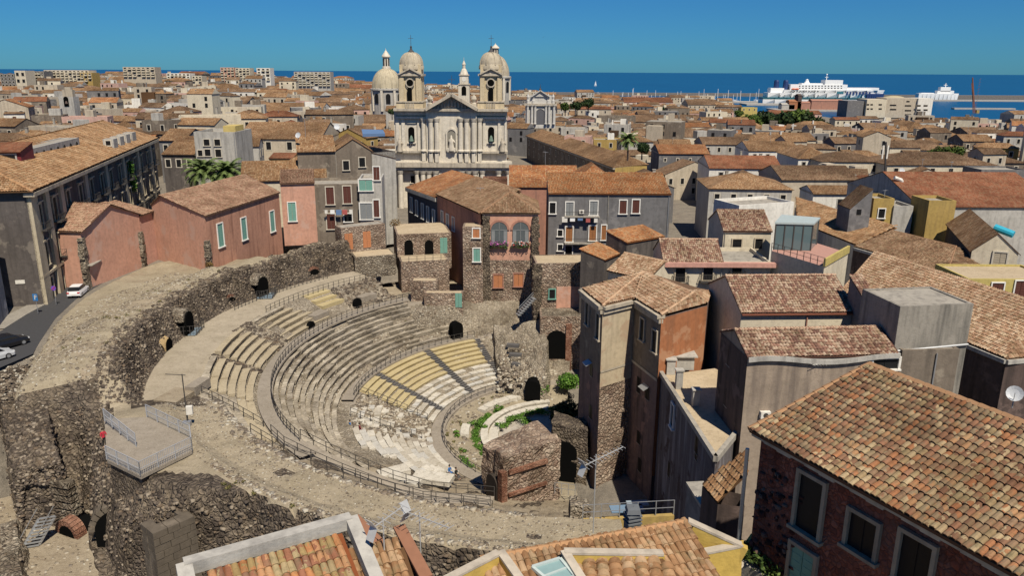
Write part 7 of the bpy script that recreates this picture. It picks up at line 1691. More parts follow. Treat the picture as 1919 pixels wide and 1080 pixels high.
# centre niche, its saint, the side arches with bells
def niche(x, y1, wpx, hpx, name, m=M_VOID, fwd=.05, Y=YC): b = MB(); b.arch(atY(x, y1, Y)-V3(0, fwd, 0), wpx*.141, hpx*.141, (1, 0), .14, n=10); return b.build(name, m, ch_)
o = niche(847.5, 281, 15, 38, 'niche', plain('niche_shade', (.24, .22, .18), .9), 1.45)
statue(ch_, atY(847.5, 281, YC)+V3(0, -1.9, 0), 4.0, M_LIMEC); cb(840, 855, 276, 283, M_LIMEC, 'statue_base', 1.2, 2.3)
for s_ in (-1, 1): cb(847.5+s_*9-1, 847.5+s_*9+1, 248, 282, M_LIMEC, 'niche_jamb', .5, 1.75)
b = MB(); c = atY(847.5, 250, YC)-V3(0, 1.7, 0)
for k in range(10):
    a0, a1 = math.pi*k/10, math.pi*(k+1)/10; f = lambda a, r: c+V3(r*math.cos(a), 0, r*math.sin(a)); b.face([f(a0, 1.05), f(a0, 1.5), f(a1, 1.5), f(a1, 1.05)][::-1]); b.face([f(a0, 1.5), f(a0, 1.5)+V3(0, .4, 0), f(a1, 1.5)+V3(0, .4, 0), f(a1, 1.5)])
b.build('niche_arch', M_LIMEC, ch_)
for x in (772, 921):
    niche(x, 266, 11, 27, 'bell_arch'); b = MB(); b.lathe(atY(x, 264, YC)-V3(0, .5, 0), [(.62, 0), (.5, .35), (.36, .9), (.2, 1.3), (.02, 1.45)], 10); b.build('bell', plain('bronze_bell', (.13, .19, .15), .5, .4), ch_)
    cb(x-8, x+8, 229, 231, M_LIMEC, 'panel_moulding', .4, .3); cb(x-8, x+8, 267, 269, M_LIMEC, 'sill', .5, .4)
    for k in (-1, 0, 1): cb(x+k*4-.8, x+k*4+.8, 270, 272.5, M_VOID, 'vent_slot', .1, .03)
for x in (751, 942): statue(ch_, atY(x, 283, YC)+V3(0, -1.3, 0), 3.6, M_LIMED)
win(ch_, atY(775, 336, YC)-V3(0, .02, 0), (1, 0, 0), (0, -1, 0), 1.3, 1.9, M_LIMEC)
cb(762, 789, 321, 323, M_LIMEC, 'panel_moulding', .4, .3)
# towers
def tower(xc, lab):
    w2 = 21; x0, x1 = xc-w2, xc+w2
    cb(xc-25, xc+25, 191, 204, M_LIMEY, 'tower_base', 7, .8); cb(xc-25.5, xc+25.5, 189.5, 191.5, M_LIMED, 'tower_moulding', 7.2, 1.0)
    cb(x0, x1, 141, 190, M_LIMEY, 'belfry', 6, 0)
    for s_ in (-1, 1): cb(xc+s_*16-4, xc+s_*16+4, 141, 190, M_LIMEY, 'pilaster', .6, .4)
    for k in range(6): cb(xc-7.5+k*3-.7, xc-7.5+k*3+.7, 193, 201, M_LIMED, 'baluster', .3, 1.0)
    cb(x0-3, x1+3, 138.5, 142, M_LIMED, 'cornice', 7, .7); cb(x0+1, x1-1, 121, 139, M_LIMEY, 'attic', 5.5, -.3)
    a, c, t_ = atY(x0, 139, YC), atY(x1, 139, YC), atY(xc, 128, YC); b = MB(); of = V3(0, -.5, 0); b.face([a+of, c+of, t_+of]); b.face([a+of, t_+of, t_+V3(0, 1, 0), a+V3(0, 1, 0)]); b.face([t_+of, c+of, c+V3(0, 1, 0), t_+V3(0, 1, 0)])
    b.beam(a+of*1.4, t_+of*1.4, .6, .35); b.beam(c+of*1.4, t_+of*1.4, .6, .35); b.build('tower_pediment', M_LIMED, ch_)
    o = atY(xc, 122, YC); ct = (o.x, YC+2.7, o.z); r_ = 2.95; H_ = atY(xc, 97, YC).z-o.z; b = MB()
    b.lathe(ct, [(r_*1.06, -1.0), (r_*1.06, -.2), (r_, 0)]+[(r_*math.cos(a_)**.8, H_*math.sin(a_)) for a_ in np.linspace(.12, 1.45, 9)]+[(.02, H_)], 20); b.build('dome', M_DOME, ch_, smooth=True)
    for k in range(8):
        b = MB(); an_ = k*math.pi/4+.39; pr = [(r_*math.cos(a_)**.8+.06, H_*math.sin(a_)) for a_ in np.linspace(.0, 1.42, 8)]
        for (ra, za), (rb, zb_) in zip(pr, pr[1:]): b.beam((ct[0]+ra*math.cos(an_), ct[1]+ra*math.sin(an_), ct[2]+za), (ct[0]+rb*math.cos(an_), ct[1]+rb*math.sin(an_), ct[2]+zb_), .28, .16, up=(math.cos(an_), math.sin(an_), .3))
        b.build('dome_rib', M_DOME, ch_)
    z1 = ct[2]+H_; b = MB(); b.lathe((ct[0], ct[1], z1-.15), [(.8, 0), (.75, .3), (.32, .75), (.22, 1.2), (.28, 1.5), (.02, 1.75)], 10); b.build('finial', M_LEAD, ch_)
    b = MB(); b.beam((ct[0], ct[1], z1+1.5), (ct[0], ct[1], z1+4.1), .09, .09); b.beam((ct[0]-.65, ct[1], z1+3.3), (ct[0]+.65, ct[1], z1+3.3), .08, .08); b.build('cross', M_LEAD, ch_)
    b = MB(); c = atY(xc, 155, YC); N = 16; b.face([c+V3(.85*math.cos(6.2832*k/N), -.42, .85*math.sin(6.2832*k/N)) for k in range(N)]); b.build('round_opening', M_VOID, ch_)
    b = MB()
    for k in range(N): f = lambda q, r: c+V3(r*math.cos(6.2832*q/N), -.46, r*math.sin(6.2832*q/N)); b.face([f(k, .85), f(k, 1.15), f(k+1, 1.15), f(k+1, .85)][::-1])
    b.build('round_frame', M_LIMED, ch_)
    niche(xc, 190, 8.5, 24, 'belfry_arch', M_VOID, .45)
tower(769, 'l'); tower(920.5, 'r')
for x in (807, 889): b = MB(); b.lathe(atY(x, 203, YC)+V3(0, -.8, 0), [(.7, 0), (.7, 1.2), (.35, 1.5), (.75, 2.3), (.5, 3.0), (.12, 3.3), (.02, 3.9)], 9); b.build('urn', M_LIMED, ch_)
b = MB(); c = atY(848, 179, YC)+V3(0, -1, .3); b.beam(c, c+V3(0, 0, 4.6), .1, .1); b.beam(c+V3(-.8, 0, 3.6), c+V3(.8, 0, 3.6), .09, .09); b.build('cross', M_LEAD, ch_)
# nave
b = MB(); b.prism([(-29, 211), (-3, 211), (-3, 248), (-29, 248)], 6, 31, top=False); b.build('nave_wall', M_LIMEY, ch_)
slab(ch_, [[(-29.5, 210.5, 31), (-16, 210.5, 33.0), (-16, 248, 33.0), (-29.5, 248, 31)], [(-16, 210.5, 33.0), (-2.5, 210.5, 31), (-2.5, 248, 31), (-16, 248, 33.0)]], tilemat('tan', 'uv'))
# ---- round domes behind
def dome(label, name, xc, Y, rpx, y_top, y_spring, y_drum, lan_top, m, ribs=16, drumw=None, cap=None):
    k = Y/1450*1.03; c = atY(xc, y_spring, Y); r_ = rpx*k; H_ = atY(xc, y_top, Y).z-c.z; zd = atY(xc, y_drum, Y).z; h = root(name, label, 'dome', (c.x, c.y, base(c.x, Y)))
    b = MB(); b.lathe((c.x, c.y, 0), [(r_*1.06, zd-6), (r_*1.06, c.z-1.1), (r_*1.16, c.z-1.0), (r_*1.16, c.z-.3), (r_, c.z)], 16); b.build('drum', M_GREYLT, h)
    b = MB(); b.lathe(c, [(r_*math.cos(a)**.9, H_*math.sin(a)) for a in np.linspace(0, 1.35, 10)]+[(.2, H_)], 32); b.build('dome', m, h, smooth=True)
    for q in range(ribs):
        an_ = 6.2832*q/ribs+.1; b = MB(); pr = [(r_*math.cos(a)**.9+.05, H_*math.sin(a)) for a in np.linspace(.03, 1.35, 8)]
        for (ra, za), (rb, zb_) in zip(pr, pr[1:]): b.beam((c.x+ra*math.cos(an_), c.y+ra*math.sin(an_), c.z+za), (c.x+rb*math.cos(an_), c.y+rb*math.sin(an_), c.z+zb_), r_*.075, .25, up=(math.cos(an_), math.sin(an_), .3))
        b.build('dome_rib', m, h)
    lt = atY(xc, lan_top, Y).z-c.z; rl_ = r_*.22; b = MB(); z0 = H_*.97; hh = lt-z0
    b.lathe(c, [(rl_*1.3, z0), (rl_*1.3, z0+hh*.1), (rl_, z0+hh*.12), (rl_, z0+hh*.55), (rl_*1.35, z0+hh*.58), (rl_*1.3, z0+hh*.63), (rl_*.5, z0+hh*.82), (rl_*.12, z0+hh*.9), (.05, lt)], 12); b.build('lantern', cap or M_LIMEC, h)
    for q in range(8):
        an_ = 6.2832*q/8+.2; b = MB(); p = c+V3(rl_*1.01*math.cos(an_), rl_*1.01*math.sin(an_), z0+hh*.15); b.arch(p, rl_*.36, hh*.36, (-math.sin(an_), math.cos(an_)), .1, n=6); b.build('lantern_window', M_PANE, h)
        p = Vector((c.x+r_*1.07*math.cos(an_), c.y+r_*1.07*math.sin(an_), zd)); b = MB(); b.arch(p, r_*.30, (c.z-zd)*.66, (-math.sin(an_), math.cos(an_)), .12); b.build('drum_window', M_PANE, h)
        an2 = an_+.39; p = Vector((c.x+r_*1.06*math.cos(an2), c.y+r_*1.06*math.sin(an2), zd-4)); b = MB(); b.box(p, r_*.16, r_*.16, c.z-1.1-zd+4, (-math.sin(an2), math.cos(an2))); b.build('pilaster', M_LIMEC, h)
    return h
M_DOMEY = plaster('dome_render', (.50, .435, .31), (.2, .17, .12), .5)
dome('large pale ribbed dome with a tall lantern left of the church towers', 'cathedral_dome', 726, 430, 26, 128, 165, 193, 90, M_DOMEY)
dome('grey ribbed dome half hidden behind the right bell tower', 'abbey_dome', 929, 400, 24, 103, 142, 172, 80, M_DOME, 12)
# cathedral bell tower
ct_ = root('campanile', 'slim pale campanile with a tiled spire between the two church towers', 'campanile', atY(869, 210, 420))
fbox(ct_, 860, 880, 158, 215, 420, 6, M_LIMEC, 'lower_stage'); fbox(ct_, 859, 881, 156.5, 159, 420, 6.6, M_LIMED, 'cornice', .3); fbox(ct_, 862, 878, 141, 157, 420, 5, M_LIMEC, 'clock_stage'); fbox(ct_, 860.5, 879.5, 139.5, 141.5, 420, 5.6, M_LIMED, 'cornice', .3)
c = atY(869.5, 140, 420)+V3(0, 2.5, 0); b = MB(); b.lathe(c, [(2.4, 0), (2.1, .8), (1.3, 2.6), (.8, 3.2), (.8, 5.0), (1.0, 5.2), (.55, 6.4), (.12, 7.2), (.05, 9)], 8); b.build('spire', M_LIMEC, ct_)
b = MB(); b.arch(atY(870, 178, 420)-V3(0, .1, 0), 2.4, 4.6, (1, 0), .2); b.build('bell_arch', M_VOID, ct_)
b = MB(); c = atY(870, 148, 420); b.face([c+V3(1.2*math.cos(6.2832*k/14), -.06, 1.2*math.sin(6.2832*k/14)) for k in range(14)]); b.build('clock_face', M_WHITE, ct_)
# ---- white concave church facade further right
sp = root('white_church', 'white baroque church facade with an arched portal and pinnacles right of the big church', 'church', atY(1013, 235, 385)); Y = 385
M_WL = plaster('white_limestone', (.56, .54, .50), (.24, .22, .20), .5)
def sb_(x0, x1, y0, y1, m, nm, dep=1.5, f=0.): return fbox(sp, x0, x1, y0, y1, Y, dep, m, nm, f)
sb_(985, 1042, 197, 240, M_WL, 'lower_wall', 8); sb_(983, 1044, 194, 198, M_LIMED, 'cornice', 3, 1.2); sb_(992, 1035, 180, 195, M_WL, 'upper_wall', 6)
a, c, t_ = atY(996, 181, Y), atY(1031, 181, Y), atY(1013, 170, Y); b = MB(); b.face([a+V3(0, -.5, 0), c+V3(0, -.5, 0), t_+V3(0, -.5, 0)]); b.beam(a+V3(0, -.6, 0), t_+V3(0, -.6, .2), 1.4, .5); b.beam(c+V3(0, -.6, 0), t_+V3(0, -.6, .2), 1.4, .5); b.build('gable', M_WL, sp)
for x in (989, 997, 1003, 1023, 1029, 1038):
    a = atY(x, 232, Y); b = MB(); b.lathe((a.x, Y-.7, a.z), [(.75, 0), (.6, .5), (.55, 8.0), (.85, 8.8), (.85, 9.0)], 10); b.build('column', M_WL, sp)
for x in (990, 1000, 1028, 1037): b = MB(); b.lathe(atY(x, 194, Y), [(.8, 0), (.8, 1.6), (.5, 2.0), (.7, 3.2), (.1, 4.6), (.02, 6)], 8); b.build('pinnacle', M_WL, sp)
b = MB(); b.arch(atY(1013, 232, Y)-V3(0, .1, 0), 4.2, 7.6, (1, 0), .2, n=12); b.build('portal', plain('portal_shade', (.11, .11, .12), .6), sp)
b = MB(); c = atY(1013, 212.5, Y)-V3(0, .4, 0)
for k in range(12): a0, a1 = math.pi*k/12, math.pi*(k+1)/12; f = lambda q, r: c+V3(r*math.cos(q), 0, r*math.sin(q)); b.face([f(a0, 2.2), f(a0, 3.1), f(a1, 3.1), f(a1, 2.2)][::-1])
b.build('arch_surround', M_WL, sp)
b = MB(); b.lathe(atY(1013, 170, Y), [(.6, 0), (.6, .8), (.2, 1.2), (.06, 3.2)], 6); b.build('finial', M_LEAD, sp)
# ================================================================ the harbour
M_SHIPW = plain('ship_white', (.80, .80, .78), .5, .4); M_SHIPB = plain('ship_blue', (.025, .05, .15), .5, .4); M_SHIPT = plain('ship_teal', (.03, .16, .20), .5, .4); M_SHIPR = plain('lifeboat_orange', (.60, .13, .05), .5, .4)
def hull(mb, x0, x1, y0, wd, z0, z1, m, bow=.12, stern=.02, flare=1.0, n=10, x_dir=1):
    L = x1-x0; st = []
    for k in range(n+1):
        t_ = k/n; hw = wd/2*min(1, max(.03, (1-t_)/bow)**.7 if t_ > 1-bow else 1)
        st.append((x0+L*t_, hw))
    for k in range(n):
        (xa, ha), (xb, hb) = st[k], st[k+1]
        for s_ in (-1, 1):
            q = [(xa, y0+s_*ha*.92, z0), (xb-(flare*2 if k == n-1 else 0), y0+s_*hb*.7, z0), (xb, y0+s_*hb, z1), (xa, y0+s_*ha, z1)]; mb.face(q if s_ < 0 else q[::-1], m)
        mb.face([(xa, y0-ha, z1), (xb, y0-hb, z1), (xb, y0+hb, z1), (xa, y0+ha, z1)], m)
    h = st[0][1]; mb.face([(x0, y0+h, z0), (x0, y0-h, z0), (x0, y0-h, z1), (x0, y0+h, z1)], m)
Yf = 1420.0
def fp(x, y, Y=Yf): return atY(x, y, Y)
fe = root('ferry', 'large white car ferry with blue funnels moored in the harbour', 'ferry', (fp(1545, 195).x, Yf+14, -10))
xa, xb = fp(1430, 190).x, fp(1662, 190).x; yc = Yf+14
zw, z1, z2, z3, z4 = -10.2, fp(1545, 186.5).z, fp(1545, 183).z, fp(1545, 174).z, fp(1545, 160).z
b = MB(); hull(b, xa, xb-8, yc, 28, zw, z1, 0, .2); b.build('lower_hull', M_SHIPW, fe)
b = MB(); hull(b, xa, xb-4, yc, 28.2, z1, z2, 0, .2); b.build('hull_stripe', M_SHIPT, fe)
b = MB(); hull(b, xa+8, xb-2, yc, 28, z2, z3, 0, .2); b.build('upper_hull', M_SHIPW, fe)
b = MB(); hull(b, fp(1625, 180).x, xb, yc, 28.4, zw, z3-1, 0, .75, n=8); b.build('bow', M_SHIPB, fe)
b = MB(); hull(b, fp(1470, 170).x, xb, yc, 27, z3, fp(1545, 168.5).z, 0, .2); b.build('main_deck', M_SHIPW, fe)
for x0, x1, y0, y1, nm, w_ in ((1482, 1590, 158.5, 169, 'passenger_deck', 24), (1548, 1582, 150, 159, 'bridge_block', 22), (1446, 1472, 165, 174, 'stern_house', 18), (1505, 1545, 156, 159, 'sun_deck', 16), (1586, 1650, 164.5, 169, 'fore_deck', 20)):
    a, c = fp(x0, y1), fp(x1, y0); b = MB(); b.box(((a.x+c.x)/2, yc, a.z), c.x-a.x, w_, c.z-a.z); b.build(nm, M_SHIPW, fe)
for x in (1460, 1477.5):
    a, c = fp(x-4, 174), fp(x+4, 150); b = MB(); b.lathe(((a.x+c.x)/2, yc, a.z), [(5, 0), (4.4, (c.z-a.z)*.9), (3.8, c.z-a.z), (.1, c.z-a.z)], 10, sx=1, sy=1.2); b.build('funnel', M_SHIPB, fe)
a = fp(1555, 150); b = MB(); b.beam((a.x, yc, a.z), (a.x, yc, a.z+9), .9, .9); b.beam((a.x-3, yc, a.z+5), (a.x+3, yc, a.z+5), .6, .6); b.lathe((a.x, yc, a.z+9), [(1.5, 0), (1.5, 1), (.1, 2)], 8); b.build('mast', M_SHIPW, fe)
a = fp(1518, 156); b = MB(); b.lathe((a.x, yc, a.z), [(5, 0), (4, 2), (2.5, 4), (3, 5.5), (.1, 7.5)], 10); b.build('radar_house', M_SHIPW, fe)
for x in (1488, 1495): a = fp(x, 167, Yf-1); b = MB(); b.lathe((a.x, Yf+.6, a.z-1), [(.1, 0), (1.5, .6), (1.7, 1.6), (.8, 2.6), (.1, 2.8)], 8, sx=2.2); b.build('lifeboat', M_SHIPR, fe)
for y, x0, x1, st in ((165, 1500, 1580, 6), (170.5, 1484, 1536, 5.5), (179, 1462, 1536, 9), (161, 1500, 1580, 6)):
    for x in np.arange(x0, x1, st): a = fp(x, y); farwin(fe, (a.x, yc-(12.02 if y < 168 else 14.05 if y > 172 else 13.52), a.z), (1, 0, 0), (0, -1, 0), 2.6, 1.6, M_SHIPW)
for x in np.arange(1588, 1632, 6): a = fp(x, 175); b = MB(); b.box((a.x, yc-14.3, a.z-2), 2.5+random.random()*2, .3, 5); b.build('emblem_bar', M_SHIPB, fe)
a = fp(1575, 173); b = MB(); b.box((a.x, yc-14.3, a.z-2), 12, .3, 3.4); b.build('side_opening', M_SHIPT, fe)
Ys = 1700.0; gs = root('grey_ship', 'smaller white navy ship at the outer mole right of the ferry', 'ship', (fp(1762, 183, Ys).x, Ys+8, -10))
b = MB(); hull(b, fp(1722, 183, Ys).x, fp(1800, 183, Ys).x, Ys+8, 15, -10, fp(1760, 175, Ys).z, 0, .3); b.build('hull', M_SHIPW, gs)
for x0, x1, y0, y1, nm in ((1758, 1790, 170, 176, 'deck_house'), (1764, 1784, 163, 171, 'bridge'), (1728, 1752, 174, 177, 'aft_house')):
    a, c = fp(x0, y1, Ys), fp(x1, y0, Ys); b = MB(); b.box(((a.x+c.x)/2, Ys+8, a.z), c.x-a.x, 11, c.z-a.z); b.build(nm, M_SHIPW, gs)
a = fp(1776, 163, Ys); b = MB(); b.beam((a.x, Ys+8, a.z), (a.x, Ys+8, a.z+8), 1.2, 1.2); b.beam((a.x-4, Ys+8, a.z+4), (a.x+4, Ys+8, a.z+4), .8, .8); b.build('mast', M_SHIPW, gs)
# moles, quays
M_MOLE = earth('mole_rock', (.16, .145, .13), (.22, .20, .18), (.12, .11, .10))
M_QUAY = earth('quay_concrete', (.34, .32, .29), (.42, .40, .36), (.25, .23, .21), .2)
def mole(name, x0, x1, y, Y, dep, h_, m): a, c = fp(x0, y, Y), fp(x1, y, Y); b = MB(); b.prism([(a.x, Y), (c.x, Y), (c.x, Y+dep), (a.x, Y+dep)], -13, -10+h_); return tag(b.build(name, m), kind='structure')
mole('outer_mole', 1655, 2100, 178, 1760, 22, 9, M_MOLE); mole('breakwater', 985, 1440, 176, 1900, 18, 7, M_MOLE); mole('quay', 1400, 1600, 195, 1370, 44, 2.5, M_QUAY); mole('pier', 1610, 2100, 182, 1640, 30, 2.5, M_QUAY); mole('jetty', 1790, 1905, 199, 1270, 10, 2.2, M_QUAY); mole('basin_quay', 1100, 1440, 186, 1480, 40, 2.4, M_QUAY)
# harbour office block with the tan dome
Yh = 1000.0
hb = root('harbour_building', 'cream harbour building with strip windows and a low tan dome behind it', 'building', (fp(1665, 215, Yh).x, Yh+15, -8))
for x0, x1, y0, nm, m, f in ((1585, 1620, 189, 'shed', M_GREYW, 0), (1618, 1660, 186, 'corner_block', M_CREAM, 4), (1655, 1718, 184, 'main_block', WK['e'], 2), (1712, 1746, 184, 'end_block', M_WHITE, 5)):
    a, c = fp(x0, 228, Yh), fp(x1, y0, Yh); b = MB(); b.box(((a.x+c.x)/2, Yh+15-f, -9), c.x-a.x, 30, c.z+9); b.build(nm, m, hb)
for x, y, w_ in ((1627, 196, 3), (1634, 196, 3), (1627, 204, 3), (1634, 204, 3), (1650, 196, 4), (1657, 196, 4), (1650, 204, 4), (1674, 197, 8), (1674, 205, 8), (1702, 190, 4), (1702, 198, 8), (1702, 207, 8), (1702, 215, 8), (1722, 198, 5), (1722, 206, 5), (1735, 198, 5), (1735, 206, 5)):
    f = 4 if x < 1656 else 2 if x < 1712 else 5; a = fp(x, y, Yh-f); farwin(hb, (a.x, Yh-f, a.z), (1, 0, 0), (0, -1, 0), w_, 1.8, WK['e'])
a = fp(1686, 185, Yh+30); b = MB(); b.lathe((a.x, Yh+45, a.z-3), [(17*math.cos(q), 6.5*math.sin(q)) for q in np.linspace(0, 1.55, 8)], 20, sx=1.0); b.build('dome', plaster('tan_dome', (.48, .41, .26), amount=.2), hb, smooth=True)
# sheds at the quay
for x0, x1, y0, m, lab in ((1480, 1502, 190, M_ORANGE, 'orange brick warehouse on the quay below the ferry'), (1500, 1520, 193, M_PINKD, 'dull red warehouse beside the orange one'), (1497, 1504, 179, M_DKBRN, 'square brown silo tower rising before the ferry'), (1522, 1582, 189, M_PINKD, 'long maroon shed in front of the ferry'), (1466, 1490, 196, M_GREYLT, 'low grey shed left of the orange warehouse')):
    Y = 1180; a, c = fp(x0, y0, Y), fp(x1, y0, Y); h = root('warehouse', lab, 'warehouse', ((a.x+c.x)/2, Y+8, -8), 'warehouses on the quay'); b = MB(); b.box(((a.x+c.x)/2, Y+8, -11), c.x-a.x, 16, a.z+11); b.build('wall', m, h)
    b = MB(); e = [(a.x, Y-.5), (c.x, Y-.5), (c.x, Y+16.5), (a.x, Y+16.5)]; mx = [(a.x, Y+8, a.z+2.5), (c.x, Y+8, a.z+2.5)]
    b.face([(*e[0], a.z), (*e[1], a.z), mx[1], mx[0]]); b.face([(*e[2], a.z), (*e[3], a.z), mx[0], mx[1]]); b.build('roof', m, h)
b = MB(); a, c = fp(1455, 200, 1170), fp(1590, 200, 1170); b.prism([(a.x, 1165), (c.x, 1165), (c.x, 1215), (a.x, 1215)], -13, -7.6); tag(b.build('quay', M_QUAY), kind='structure')
# crane
cr = root('harbour_crane', 'thin rusty tower crane rising at the right of the harbour', 'crane', fp(1825, 212, 1150)); a, t_ = fp(1826, 214, 1150), fp(1823, 145, 1150); M_RUST = plain('crane_rust', (.27, .105, .06), .7)
for dx, dy in ((-1.2, -1.2), (1.2, -1.2), (1.2, 1.2), (-1.2, 1.2)): b = MB(); b.beam((a.x+dx, 1150+dy, a.z), (t_.x+dx*.3, 1150+dy*.3, t_.z), .5, .5); b.build('leg', M_RUST, cr)
b = MB()
for k in range(12): z = lerp(a.z, t_.z, k/12); b.beam((a.x-1, 1148.9, z), (a.x+1, 1148.9, z+3), .3, .3)
b.beam((t_.x, 1150, t_.z-8), (t_.x+6, 1150, a.z+18), .6, .6); b.build('lattice', M_RUST, cr)
b = MB(); b.box((a.x+4, 1150, a.z-6), 4, 4, 12); b.build('base', M_OCHRE, cr)
# marina masts and boats
rm = random.Random(5)
for k in range(34):
    x = rm.uniform(1120, 1440); Y = rm.uniform(1500, 1640); a = fp(x, 180, Y); hh = rm.uniform(10, 24); nb2 = min(((1172, 'the left pavilion of the customs house'), (1228, 'the right pavilion of the customs house'), (1316, 'the tall beige palazzo'), (1367, 'the long dark palazzo'), (1420, 'the yellow house end'), (1130, 'the trees behind the white church')), key=lambda l: abs(l[0]-x)); h = root('moored_boat', '%s-masted white sailing boat moored beyond %s' % ('short' if hh < 14 else 'tall' if hh > 19 else 'medium', nb2[1]), 'boat', (a.x, Y, -10), 'sailing boats in the marina')
    b = MB(); L = rm.uniform(7, 13); hull(b, a.x-L/2, a.x+L/2, Y, 3.4, -10.2, -8.6, 0, .5, n=5); b.build('hull', M_SHIPW, h); b = MB(); b.beam((a.x, Y, -8.7), (a.x, Y, -8.7+hh), .55, .55); b.build('mast', M_SHIPW, h)
for x, y, Y, lab, s_ in ((1117, 146, 3200, 'lone white sailing boat far out on the open sea', .8), (668, 156, 1750, 'white sail just above the terracotta red roof', 1.2), (627, 160, 1700, 'small white sail right of the balcony tower block', 1.0)):
    a = fp(x, y, Y); h = root('sailing_boat', lab, 'sailing boat', (a.x, Y, -10)); b = MB(); hull(b, a.x-7*s_, a.x+7*s_, Y, 4*s_, -10.2, -8.2, 0, .4, n=5); b.build('hull', M_SHIPW, h)
    b = MB(); b.face([(a.x-5*s_, Y, -7), (a.x+.2, Y+.3, -7), (a.x+.2, Y+.3, 13*s_)]); b.face([(a.x+.4, Y, -7), (a.x+5*s_, Y-.3, -7), (a.x+.4, Y, 11*s_)]); b.build('sail', M_SHIPW, h)
wr = root('bird', 'dark bird gliding in the blue sky above the sea', 'bird', atY(1018, 69, 120)); p = atY(1018, 69, 120); b = MB()
b.lathe(p, [(.02, -.0), (.06, .0), (.05, .02)], 6)
b.face([p+V3(-.02, -.12, 0), p+V3(.28, 0, .1), p+V3(.02, .12, 0)]); b.face([p+V3(.02, .12, 0), p+V3(-.28, 0, .06), p+V3(-.02, -.12, 0)]); b.face([p+V3(-.03, .05, 0), p+V3(.03, .05, 0), p+V3(.0, .3, -.02)]); b.build('body', M_IRON, wr)
# ================================================================ railings, plants, vehicles, people, small things
def arcpts(r, p0, p1, dz=0, n=24): return [pol(r, lerp(p0, p1, k/n), prof(r)+dz) for k in range(n+1)]
railing('dark iron railing round the inner edge of the middle walkway', arcpts(35.75, 131, 219, .72), 1.05, 1.5)
railing('dark iron railing between the upper benches and the broad corridor, far half', arcpts(43.1, 130, 164, .1), 1.0, 1.5)
railing('low iron railing at the outer edge of the broad corridor before the passages', arcpts(47.6, 141, 165, .1), 1.0, 1.6)
railing('thin iron railing above the wooden benches', arcpts(27.3, 118, 178, .3), 1.05, 1.7)
railing('thin iron railing round the orchestra walkway', arcpts(15.75, 112, 236, .2), 1.0, 1.6)
railing('iron railing on the inner side of the near ramp', [p+V3(0, 0, .05) for p in PTL[1:]], 1.05, 1.4)
railing('iron railing on the outer side of the near ramp', [p+V3(0, 0, .05) for p in PTR], 1.05, 1.4)
railing('iron railing down the slope beside the ramp, nearest the gravel top', [pol(40.2, 218, 11.6), pol(38.5, 226, 10.4), pol(36.6, 233, 9.5), pol(34.6, 240, 8.3), pol(32, 247, 7), pol(29.5, 253, 5.6)], 1.05, 1.5)
railing('iron railing crossing the scattered marble blocks', [pol(27, 190, 4.2), pol(23.5, 191.5, 2.6), pol(18.5, 193.5, .6)], 1.0, 1.4)
railing('iron railing closing the broken end of the wooden benches', [pol(27, 175.5, 4.2), pol(22, 175, 2.2), pol(18, 175, .5)], 1.0, 1.5)
railing('short iron railing round the steps at the upper left corridor', [pol(42.8, 203, 12), pol(40, 207, 10.8), pol(37.8, 212, 9.8)], 1.05, 1.3)
for x, y, zz, lab in ((345, 612, 12.3, 'iron cage railing in front of the left passage mouth'), (487, 545, 12.3, 'iron cage railing in front of the tall dark passage mouth')):
    p = at(x+16, y+8, zz); railing(lab, [p+V3(-1, -2.2, 0), p+V3(1.2, -1.6, 0), p+V3(1.0, 1.4, 0), p+V3(-1.2, 1.8, 0)], 1.2, .9, bars=.3)
    gb = MB(); gb.box(p+V3(-.2, -.3, -.05), 2.2, 3.2, .08, (1, .1)); tag(gb.build('metal_grating', plain('blue_grey_sheet', (.17, .22, .26), .5)), 'blue grey metal sheet on the floor inside the %s cage railing' % ('left' if x < 400 else 'tall passage'), 'grating')
rs_ = root('stair_rail', 'pale iron stair leading up to a door by the stone quoins at the far end', 'stair', at(985, 585, 9))
a, c = at(972, 590, 8.6), at(1000, 560, 10.8)
for k in range(9): b = MB(); p = a.lerp(c, k/8); b.box(p, .5, 1.3, .08, (1, .4), bot=True); b.build('stair_tread', M_METAL, rs_)
b = MB()
for dy in (-.6, .6): b.beam(a+V3(0, dy, .9), c+V3(0, dy, .9), .06, .06); b.beam(a+V3(0, dy, 0), c+V3(0, dy, 0), .06, .15)
b.build('rail', M_METAL, rs_)
# floodlight pole
fp_ = root('floodlight_pole', 'thin dark pole with a floodlight and a white box by the corridor', 'lamp pole', at(353, 800, 13.2)); p = at(353, 800, 13.2); b = MB(); b.tube(p, p+V3(0, 0, 5.2), .07, 6, r2=.05); b.build('pole', M_IRON, fp_)
b = MB(); b.box(p+V3(.35, -.1, 1.3), .55, .35, .8, (1, .2)); b.build('control_box', M_WHITE, fp_); b = MB(); b.box(p+V3(0, -.15, .1), .7, .5, .5, (1, .1)); b.build('floodlight', M_METAL, fp_); b = MB(); b.beam(p+V3(-1.6, .2, 5.1), p+V3(.3, 0, 5.1), .05, .05); b.build('bracket', M_IRON, fp_)
